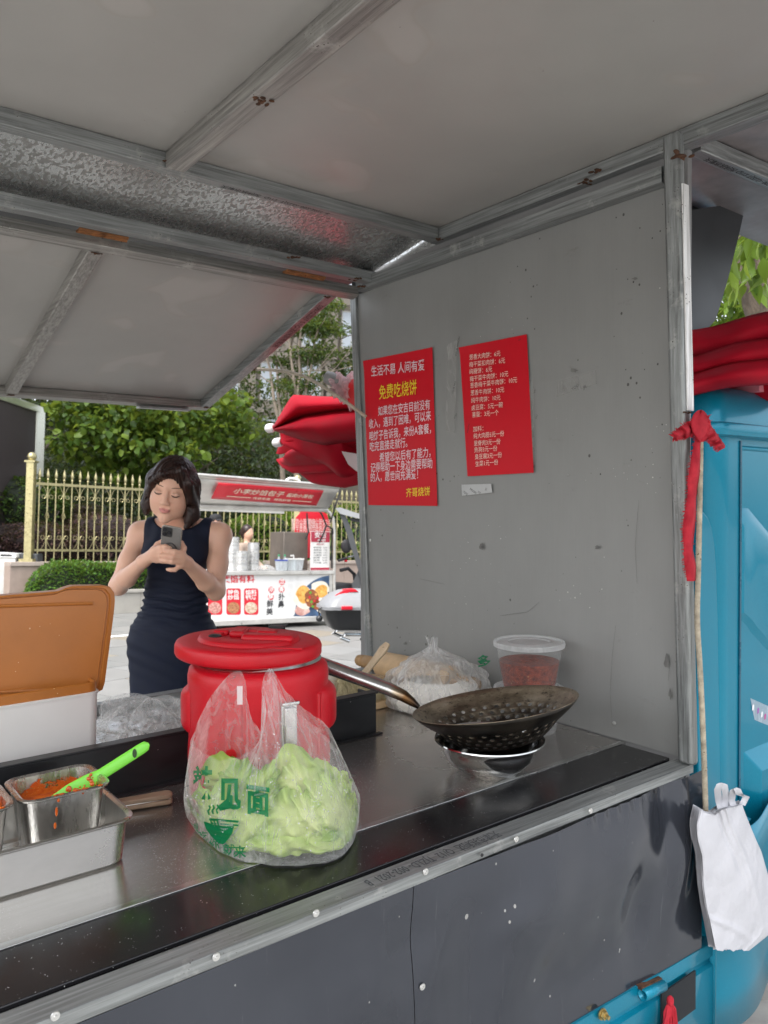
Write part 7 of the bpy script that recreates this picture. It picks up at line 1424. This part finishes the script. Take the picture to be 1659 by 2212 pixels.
# rounded corner column between side and rear
ring = lambda z: [(xc0+.075*(1-math.cos(a)) if True else 0, YC+.075*(1-math.sin(a)), z) for a in np.linspace(0, math.pi/2, 10)]
cab = tk(MB().loft([[(xc0, 2.2, z)]+ring(z)+[(xc1+.02, YC, z), (xc1+.022, YC+.008, z), (3.1, YC+.008, z), (3.1, 2.2, z)] for z in np.linspace(zbot, ztop, 12)], True, True), 'cab', ang=30)
# shut line and pressed shapes of the cab side
def raised(pts, h, nm, inset_=.82, z=YC+.008):
    q = [cx_(u, v, z) for u, v in pts]; c = sum(q)/len(q); n = len(q); mb = MB()
    o_ = [(p[0], z, p[2]) for p in q]; i_ = [(c[0]+(p[0]-c[0])*inset_, z-h, c[2]+(p[2]-c[2])*inset_) for p in q]; mb.add(o_+i_, [tuple(range(n, 2*n))]+[(k, (k+1) % n, n+(k+1) % n, n+k) for k in range(n)]); return tk(mb, nm, CYAN, cab, ang=20, bevel=.004)
raised(((1590,1112),(1598,1098),(1616,1098),(1750,1260),(1750,1420),(1690,1440),(1622,1365),(1612,1350),(1590,1330)), -.0+.012, 'pressed_panel', .86)
raised(((1606,1625),(1760,1560),(1760,1990),(1606,1990)), .03, 'pressed_panel', .8)
raised(((1594,962),(1760,975),(1760,985),(1594,972)), .006, 'pressed_rib', .9)
tk(MB().box(xc1+.012, xc1+.0205, YC-.004, YC+.001, zbot, ztop-.02), 'shut_line_trim', M('dark_turquoise', (.0,.08,.14), .3), cab)
# roof cap
zr = cx_(1600, 822)[2]; rc = []
for z, o_ in ((ztop-.012,.012),(ztop-.010,-.012),(ztop+.006,-.016),(ztop+.020,-.012),(ztop+.026,.004),(ztop+.05,.006),(zr-.045,.02),(zr-.02,.05),(zr-.005,.10),(zr,.16)):
    rc.append([(x, y, z) for x, y in [(xc0-.045+o_+.075*(1-math.cos(a)), YC-.02+o_+.075*(1-math.sin(a))) for a in np.linspace(0, math.pi/2, 8)]]+[(3.1, YC-.02+o_, z), (3.1, 2.2-o_, z), (xc0-.045+o_, 2.2-o_, z)])
tk(MB().loft(rc, True, True), 'cab_roof', ang=50)
# curved guard panel beside the post
gp_ = [on(u, v, 1, 1.06) for u, v in ((1512,1105),(1522,1118),(1530,1140),(1536,1175),(1540,1230),(1543,1330),(1546,1500),(1549,1720),(1549,1900),(1500,1900),(1500,1105))]
tk(MB().add([(p[0], 1.05, p[2]) for p in gp_]+[(p[0]-.005, 1.075, p[2]) for p in gp_], [tuple(range(11)), tuple(range(21, 10, -1))]+[(k, 11+k, 11+(k+1) % 11, (k+1) % 11) for k in range(11)]), 'rear_guard', CYAN, ang=20, bevel=.004)
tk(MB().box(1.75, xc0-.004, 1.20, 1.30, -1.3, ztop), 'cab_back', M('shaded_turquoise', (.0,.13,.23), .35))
# side board under the counter
zs_ = lambda x: zb(x)+.004
mbs = MB(); xs = np.linspace(XL, 1.80, 24)
sec = [(.020, 0), (-.002, -.004), (-.002, -.036), (.006, -.04), (.006, -.055), (-.004, -.06), (-.004, -.3)]
tk(mbs.loft([[(x, 1.0+dy_, zs_(x)+dz_) for dy_, dz_ in sec] for x in xs], False, False), 'side_board', CYAN, ang=25, solid=.002)
for u0, v0, u1, v1 in ((1388,2150,1432,2128),):
    a, b = on(u0, v0, 1, .985), on(u1, v1, 1, .985); hg = tk(MB().tube([a, b], .011, 14, cap=False), 'hinge_tube', CYAN, None, solid=.003); tk(MB().bar(a+np.array([0,.012,.012]), b+np.array([0,.012,.012]), .02, .006), 'rust_edge', RUST, hg)
q = on(1300, 2190, 1, .992); bo_ = tk(MB().tube([q, q-np.array([0,.018,0])], .0045, 8).tube([q-np.array([0,.004,0]), q-np.array([0,.010,0])], .009, 6).tube([q, q-np.array([0,.003,0])], .012, 14), 'bolt', M('brass_bolt', (.45,.34,.14), .4, .9, .3, 30))
mb = MB(); tk(mb.loft([[(1.79, .99+.02*k, -1.32+0*k) for k in (0, 5)], [(1.79, .99+.02*k, -.86) for k in (0, 5)], [(2.02, 1.02+.02*k, -.86) for k in (0, 5)]], False, False), 'lower_guard', CYAN, solid=.004)
a0_ = [on(u, v, 1, 1.02) for u, v in ((1540,1880),(1659,1880),(1659,2260),(1540,2260))]; tk(MB().grid(lambda a, b: (1.80+.5*a, 1.03-.03*math.sin(a*5)*1., -.86-.5*b), 30, 6), 'lower_skirt', CYAN, ang=180, solid=.003)
tk(MB().box(1.56, 1.70, .99, .994, -1.22, -1.128), 'board_opening', M('dark_gap', (.01,.012,.015), .8))
# sticker remains on the cab
stq = [cx_(u, v, YC+.0065) for u, v in ((1621,1508),(1659,1525),(1662,1568),(1630,1555))]; st_ = sroot('sticker', 'torn clear sticker on the turquoise cab', 'sticker', stq[0]); MB().add([p-stq[0] for p in stq], [(0,1,2,3)]).build('film', film('torn_sticker', (.75,.8,.85), .45, .3, .4, 60), st_, smooth=False)
for k, (u, v, cl) in enumerate(((1627,1528,(.8,.8,.82)),(1638,1535,(.35,.12,.4)),(1646,1543,(.8,.8,.82)),(1653,1548,(.5,.1,.3)))):
    p = cx_(u, v, YC+.0055)-stq[0]; MB().add([p+np.array([x*.006, 0, z*.009]) for x, z in ((-1,-1),(.6,-.8),(1,.5),(.2,1),(-.8,.6))], [(0,1,2,3,4)]).build('sticker_print', M('sticker_ink_%d' % k, cl, .5), st_, smooth=False)
# ---------- folded parasol lying on the cab roof
CLO = M('red_canvas', (.33,.001,.012), .75, 0, .15, 10, bmp=.25, bscale=500, bdist=.001, spec=.2); WPL = M('white_plastic_tip', (.78,.76,.76), .45)
A0 = np.array([2.30, .55, .42]); A1 = np.array([2.13, 3.55, .26]); pd_ = (A1-A0)/np.linalg.norm(A1-A0); pL = np.linalg.norm(A1-A0); ps = np.cross(pd_, ZV); ps /= np.linalg.norm(ps); pu = np.cross(ps, pd_)
par = sroot('folded_parasol', 'big folded red parasol lying on the turquoise truck cab roof', 'parasol', A0)
def cf2(a, b):
    th = a*2*math.pi; s = b
    R = np.interp(s, [0,.15,.5,.72,.85,.93,.97,1.], [.10,.115,.13,.17,.185,.15,.09,.02])
    fold = 1+.16*math.cos(5*th+1.1+.6*s)+.10*math.cos(9*th+2.2-1.2*s)+.05*math.cos(14*th+s*5)
    e = .06*(max(0, s-.8)/.2)*(math.cos(3*th+.5))
    return pd_*(pL*s+e*1.6)+ps*math.cos(th)*R*fold+pu*(math.sin(th)*R*fold*.92)-ZV*(.05*max(0, s-.55)/.45)
MB().grid(cf2, 120, 60, closeu=True).build('canopy', CLO, par, ang=180)
for u, v, D in ((590,924,3.72),(606,955,3.68)):
    tip = RS.T @ (cray(u, v)*D/FPX); inn = RS.T @ (cray(u+90, v-14, )*(D-.1)/FPX); rb_ = MB().tube([inn-A0, tip-A0], [.010, .012], 10).build('rib', CLO, par); dd = (tip-inn)/np.linalg.norm(tip-inn)
    MB().tube([tip-A0-dd*.005, tip-A0+dd*.004, tip-A0+dd*.03, tip-A0+dd*.04], [.019,.022,.022,.014], 14).build('tip_cap', WPL, rb_)
def hang(pxs, D, nm, mt, off=0): 
    q = [RS.T @ (cray(u, v)*(D+off)/FPX)-A0 for u, v in pxs]; return q
fa = resamp([(600,900),(640,915),(700,930),(760,925),(800,915)], 20); fb_ = resamp([(608,958),(660,985),(705,1005),(735,1032),(760,1030),(800,1000)], 20)
MB().grid(lambda a, b: (RS.T @ (cray(*(D4(fa[int(round(a*19))], fb_[int(round(a*19))], b)))*(3.62+.10*math.sin(b*3.1)*math.cos(a*6)-.25*a)/FPX))-A0, 20, 10).build('hanging_fold', CLO, par, ang=180, solid=.002)
fa2 = resamp([(590,922),(622,868),(632,853),(690,856),(790,860)], 24); fb2 = resamp([(592,928),(650,905),(700,895),(750,888),(790,885)], 24)
MB().grid(lambda a, b: (RS.T @ (cray(*(D4(fa2[int(round(a*23))], fb2[int(round(a*23))], b)))*(3.60-.13*math.sin(b*3.1)-.3*a)/FPX))-A0, 24, 10).build('top_fold', CLO, par, ang=180, solid=.002)
fa3 = resamp([(590,926),(660,895),(720,884),(790,878)], 24); fb3 = resamp([(592,930),(650,950),(700,962),(790,950)], 24)
MB().grid(lambda a, b: (RS.T @ (cray(*(D4(fa3[int(round(a*23))], fb3[int(round(a*23))], b)))*(3.56-.16*math.sin(b*3.1)-.3*a)/FPX))-A0, 24, 10).build('middle_fold', CLO, par, ang=180, solid=.002)
mb = MB(); q = [RS.T @ (cray(u, v)*3.30/FPX)-A0 for u, v in ((738,975),(800,985),(800,1024),(770,1018),(752,1003))]; mb.add(q, [(0,1,2,3,4)]); mb.build('white_panel', M('pinkish_canvas', (.70,.58,.58), .7), par, smooth=False, solid=.002)
# folds seen over the cab roof at the near end
for k, (v0, v1, D) in enumerate(((690,760,2.20),(745,800,2.12),(785,835,2.06))):
    MB().grid(lambda a, b: (RS.T @ (cray(1470+260*a, D4((v0+26-60*a*.9,), (v1+22-50*a*.8,), b)[0]+4*math.sin(a*7+k))*(D-.07*math.sin(b*3.1)+.02*math.sin(a*9))/FPX))-A0, 24, 10).build('near_fold', CLO, par, ang=180, solid=.002)
MB().box(-.09, .18, .55, .9, -.13, -.06).build('pink_lining', M('pink_cloth', (.55,.18,.22), .8), par)
# second parasol, only its wrapped pole end shows
w0 = RS.T @ (cray(714, 818)*3.05/FPX); pw = sroot('wrapped_parasol', 'grey pole end and red cloth wrapped in plastic above the folded parasol', 'parasol', w0); w1 = RS.T @ (cray(800, 850)*3.0/FPX)-w0; e = w1/np.linalg.norm(w1)
MB().tube([e*-.02, e*.002, e*.10], [.024,.027,.026], 16).build('pole_end', M('grey_pole_plastic', (.22,.22,.22), .4), pw); MB().tube([e*.0-ZV*.045, e*.06-ZV*.05], .013, 10).build('black_stub', BK, pw)
MB().grid(lambda a, b: e*(.01+.10*b)-ZV*.02+(np.cross(e, ZV)*math.cos(a*6.283)+ZV*math.sin(a*6.283))*(.03+.035*b+.012*math.sin(a*25+b*9)+.01*math.sin(a*44-b*17)), 60, 16, closeu=True).build('plastic_wrap', film('pink_film', (.85,.60,.62), .6, .15, 1., 30.), pw, ang=25)
MB().grid(lambda a, b: e*(.06+.16*b)-ZV*.025+(np.cross(e, ZV)*math.cos(a*6.283)+ZV*math.sin(a*6.283))*(.075*math.sin(min(1, b*1.6+.12)*1.57)+.004*math.sin(a*18)), 40, 16, closeu=True).build('red_cloth', M('bright_red_cloth', (.62,.012,.014), .5), pw, ang=180)
# ---------- ropes
def rope(name, label, pts, r, mt, turns, par=None):
    P_ = resamp(pts, max(60, turns*9)); o_ = sroot(name, label, 'rope', P_[0]); 
    T = np.gradient(P_, axis=0); T /= np.linalg.norm(T, axis=1)[:, None]; n1 = np.cross(T, [.3,.5,.2]); n1 /= np.linalg.norm(n1, axis=1)[:, None]; n2 = np.cross(T, n1); tt = np.linspace(0, turns*2*math.pi, len(P_))
    for k in range(3):
        a = tt+k*2.094; MB().tube((P_-P_[0])+(n1*np.cos(a)[:, None]+n2*np.sin(a)[:, None])*r*.52, r*.58, 6).build('strand', mt, o_)
    return o_
ROPE = M('weathered_rope', (.38,.33,.25), .9, 0, .4, 40, bmp=.6, bscale=300, bdist=.002, specks=.3, scol=(.10,.06,.03), sscale=120)
r0_ = np.array(FL(XF-.02, FLn*.70, -.03)); r0_ = flx(552, 797)
p_ = [r0_]+[RS.T @ (cray(u, v)*D/FPX) for u, v, D in ((585,799,3.25),(622,803,3.12),(655,812,3.03),(690,830,2.95),(720,850,2.90),(750,870,2.86),(790,900,2.84))]
rope('prop_rope', 'pale twisted rope tied from the open flap to the wall edge', p_, .0062, M('pale_rope', (.42,.37,.30), .9, 0, .3, 40), 46)
weld(p_[0], .02, 31, 'rope_knot', flap)
p_ = [on(u, v, 1, y) for u, v, y in ((1514,915,.972),(1513,1000,.972),(1511,1100,.973),(1509,1200,.974),(1507,1290,.975),(1504,1330,.975),(1507,1370,.974),(1512,1440,.973),(1516,1520,.972),(1520,1620,.971),(1523,1700,.970),(1525,1790,.970))]
rope('hanging_rope', 'dirty yellowish rope hanging down the near post of the stall', smooth(resamp(p_, 40), 4), .0062, ROPE, 60)
# ---------- torn red cloth tied to the post
RAG = M('torn_red_cloth', (.36,.012,.025), .85, 0, .2, 30, bmp=.4, bscale=200, bdist=.001, col2=(.50,.03,.045), spec=.2); kq = on(1515, 925, 1, .972)
rag = sroot('red_rag', 'torn red cloth strip knotted round the near post of the stall', 'cloth', kq); rr_ = random.Random(5)
def ragstrip(cl, wid, y0, nm, fr=1., side=1):
    c_ = resamp(cl, 60); wd = np.interp(np.linspace(0, 1, 60), np.linspace(0, 1, len(wid)), wid); mb = MB(); L3_ = []; R3_ = []
    for i in range(60):
        d_ = c_[min(i+1, 59)]-c_[max(i-1, 0)]; n_2 = np.array([-d_[1], d_[0]])/np.linalg.norm(d_); a = c_[i]+n_2*wd[i]; b = c_[i]-n_2*wd[i]; yy = y0+.006*math.sin(i*.35)
        L3_.append(on(*a, 1, yy-.003)); R3_.append(on(*b, 1, yy+.004))
    m_ = [(x+y)/2-np.array([0, .006, 0]) for x, y in zip(L3_, R3_)]
    mb.loft([[l-kq, m-kq, r-kq] for l, m, r in zip(L3_, m_, R3_)], False, False); o_ = mb.build(nm, RAG, rag, ang=180, solid=.0012); mf = MB()
    for i in range(2, 58):
        for E_, S_ in ((L3_, 1), (R3_, -1)):
            if S_ != side and rr_.random() < .75: continue
            for _ in range(2):
                j = min(59, i+1); p = D4(E_[i], E_[j], rr_.random())-kq; out_ = (E_[i]-m_[i]); out_ = out_/np.linalg.norm(out_); l_ = rr_.uniform(.003, .011)*fr; dn = np.array([0, rr_.uniform(-.003,.003), -rr_.uniform(0,.004)]); mf.tube([p-out_*.002, p+out_*l_*.6+dn*.5, p+out_*l_+dn], [.0010,.0008,.0004], 4)
    f_ = mf.build('frayed_edge', RAG, o_); f_['kind'] = 'stuff'
ragstrip([(1512,930),(1506,965),(1500,1020),(1496,1060),(1491,1110),(1487,1150),(1487,1190),(1492,1230),(1493,1255)], [5,8,10,12,9,12,13,9,12,9], .968, 'long_tail', 1., 1)
ragstrip([(1515,925),(1495,922),(1475,932),(1450,945)], [10,14,11,5], .966, 'short_tail', .9, -1)
ragstrip([(1515,918),(1528,930),(1545,950),(1560,968)], [10,12,10,8], .966, 'short_tail', .9, 1)
mb = MB()
mb.grid(lambda a, b: (on(1514+20*(1+.2*math.sin(a*19))*math.sin(b*3.14)*math.cos(a*6.283), 920+32*math.cos(b*3.14)+3*math.sin(a*25), 1, .966-.016*math.sin(b*3.14)*math.sin(a*6.283)))-kq, 36, 16, closeu=True); mb.build('knot', RAG, rag, ang=180)
mf = MB()
for k in range(60):
    a = on(1522+rr_.uniform(-4,8), 900+rr_.uniform(-2,45), 1, .958)-kq; mf.tube([a, a+np.array([rr_.uniform(.002,.012), -.004, rr_.uniform(-.004,.008)])], [.0011,.0004], 4)
f_ = mf.build('frayed_edge', RAG, rag); f_['kind'] = 'stuff'
# red tassel low on the truck board
q = on(1446, 2165, 1, .97); rt_ = sroot('red_tassel', 'red cloth tassel hanging at the lower edge of the truck board', 'cloth', q); mb = MB()
for k in range(26): 
    a = k/25-.5; mb.tube([(a*.006, 0, 0), (a*.03, -.004*math.cos(k), -.02), (a*.055, .004*math.sin(k*2), -.06), (a*.07, .003*math.cos(k*3), -.11)], [.003,.0035,.003,.002], 5)
mb.build('strands', RAG, rt_); MB().sphere((0,-.002,.004), (.009,.008,.012), 10, 7).build('knot', RAG, rt_)
# ---------- bundle of white carrier bags
WBG = M('white_bag_plastic', (.52,.52,.55), .4, 0, .03, 12, bmp=.8, bscale=14, bdist=.01, sss=.0)
wq_ = on(1590, 1900, 1, .955); wb_ = sroot('carrier_bag_bundle', 'bundle of new white carrier bags hung beside the turquoise cab', 'plastic bags', wq_)
outl = [(1552,1692),(1560,1690),(1566,1700),(1568,1722),(1578,1704),(1590,1700),(1596,1716),(1612,1718),(1604,1736),(1600,1745),(1622,1790),(1644,1840),(1662,1900),(1672,1980),(1676,2005),(1640,2030),(1606,2045),(1598,2052),(1585,2046),(1560,2052),(1545,2050),(1538,2010),(1528,1960),(1522,1920),(1520,1880),(1518,1850),(1512,1830),(1506,1812),(1502,1796),(1508,1768),(1513,1748),(1530,1758),(1545,1762),(1556,1750),(1548,1722)]
lft = np.array([(1745,1513),(1768,1507),(1796,1502),(1812,1506),(1830,1512),(1850,1517),(1880,1519),(1920,1522),(1960,1528),(2010,1538),(2052,1546)], float); rgt = np.array([(1745,1603),(1768,1612),(1796,1625),(1840,1645),(1900,1662),(1960,1670),(2000,1674),(2020,1660),(2052,1620)], float)
tpx = resamp([(1513,1747),(1530,1759),(1545,1762),(1558,1750),(1575,1745),(1590,1742),(1604,1738)], 40)
for k in range(9):
    pk = rng.uniform(0, 6.28, 8); yk = .945+k*.0042; off_ = np.array([-1.9*k+.8*math.sin(k*2.3), -1.2*k])
    def wf(a, b):
        v = 1740+312*b; l_, r_ = np.interp(v, lft[:, 0], lft[:, 1]), np.interp(v, rgt[:, 0], rgt[:, 1]); u = l_+(r_-l_)*a
        if b < .25: t = tpx[int(round(a*39))]; kk = 1-b/.25; v = v*(1-kk)+(t[1])*kk; u = u*(1-kk)+t[0]*kk
        v += (2.2*math.sin(a*17+pk[0])+1.2*math.sin(a*41+pk[1]))*b**10
        dep = yk-(.020*math.sin(a*3.14)**.7*(1-.5*b) if k == 0 else .004*math.sin(a*3.14))+.0045*math.sin(a*6+b*3+pk[2])*math.sin(b*3+.4)+.003*math.sin(a*4-b*7+pk[3])+.0012*math.sin(a*15+b*17+pk[4])*math.sin(b*9+pk[5])
        if k == 0: dep += .006*max(0, 1-abs(a-.42-.35*b)/.06)*(1-b)-.005*max(0, 1-abs(a-.62-.25*b)/.05)*(1-b*.7)-.004*max(0, 1-abs(b-.78-.2*a)/.03)
        return on(u+off_[0]*(1-.5*a), v+off_[1], 1, dep)-wq_
    MB().grid(wf, 60, 60).build('bag', WBG, wb_, ang=180)
for pts, wd2 in (([(1560,1755),(1553,1730),(1550,1705),(1556,1692),(1564,1694),(1568,1715),(1566,1745)], 11), ([(1588,1748),(1580,1728),(1584,1706),(1592,1702),(1598,1716),(1612,1720),(1602,1740)], 11)):
    c_ = resamp(pts, 30); MB().loft([[on(x-wd2*.7, y+1, 1, .948+.01*math.sin(i*.3))-wq_, on(x, y-2, 1, .944+.01*math.sin(i*.3))-wq_, on(x+wd2*.7, y+1, 1, .950+.01*math.sin(i*.3))-wq_] for i, (x, y) in enumerate(c_)], False, False).build('bag_handle', WBG, wb_, ang=180)
hk_ = MB().tube([(0,.06,.11),(0,.02,.112),(-.004,.0,.105)], .004, 8); hk_.build('hook', RUST, wb_)
# ---------- camphor tree beside the truck
L_CAM = leaf_mat('camphor_leaf', (.05,.10,.012), (.12,.21,.025), (.22,.32,.04), .45, .35); ct_ = P(1700, 900, 4.4)*[1,1,0]
cam_t = root('camphor_tree', 'camphor tree with glossy pointed leaves and rough trunk behind the truck cab', 'tree', ct_)
mb = MB(); mb.tube([ct_-[0,0,.3], ct_+[0.02,0,.9], P(1690,760,4.4), P(1650,640,4.4), P(1615,560,4.5), P(1590,480,4.6), P(1570,380,4.7)], [.17,.15,.13,.12,.10,.07,.04], 16)
limb(mb, P(1650,640,4.4), P(1750,420,4.4), .08, .03); limb(mb, P(1615,560,4.5), P(1700,430,3.6), .03, .01); limb(mb, P(1700,430,3.6), P(1640,470,3.2), .012, .005); limb(mb, P(1640,470,3.2), P(1590,520,3.1), .006, .003)
mb.build('trunk', M('rough_bark', (.085,.065,.045), .95, 0, .45, 12, (1,1,.3), bmp=1., bscale=26, bdist=.03), cam_t, base=ct_)
lp_ = [];
for u, v, D, s_ in ((1640,440,3.1,26),(1655,480,3.1,26),(1630,500,3.05,24),(1600,540,3.2,22),(1645,540,3.1,24),(1585,600,3.3,16),(1640,590,3.15,18),(1610,480,3.3,24),(1650,410,3.3,26)):
    for k in range(16): lp_.append(P(u+rng.normal()*s_*.8, v+rng.normal()*s_, D+rng.normal()*.12))
leaf_cloud('crown', np.array(lp_), .088, L_CAM, cam_t, .46, .95, ct_, shape=[(0,0),(.12,.45),(.35,1.),(.6,.85),(.85,.32),(1.,0)], fold=.12, jitter=.25)
p2, _ = in_blobs(3600, [(*P(u, v, D), r, r, r) for u, v, D, r in ((1560,640,7,.45),(1600,600,7.5,.6),(1660,560,7,.6),(1540,700,7,.35),(1620,680,7,.45),(1590,500,8,.6),(1650,450,8,.6),(1700,650,7,.6),(1720,480,7,.8))], .1)
leaf_cloud('crown', p2, .10, leaf_mat('camphor_inner_leaf', (.03,.07,.01), (.08,.16,.02), (.15,.25,.03), .4), cam_t, .46, .6, ct_, shape=SHORT)
bq2 = [(*P(u, v, 12), 1.1, .9, 1.0) for u in range(1480, 1900, 70) for v in range(430, 900, 80)]
p3, d3 = in_blobs(6000, bq2, .4); o = leaf_cloud('hedge_foliage', p3, .17, L_SHRUB, None, .5, .3, (0,0,0), shape=SHORT); tag(o, 'dense green foliage behind the camphor tree beside the truck', 'foliage', kind='stuff')
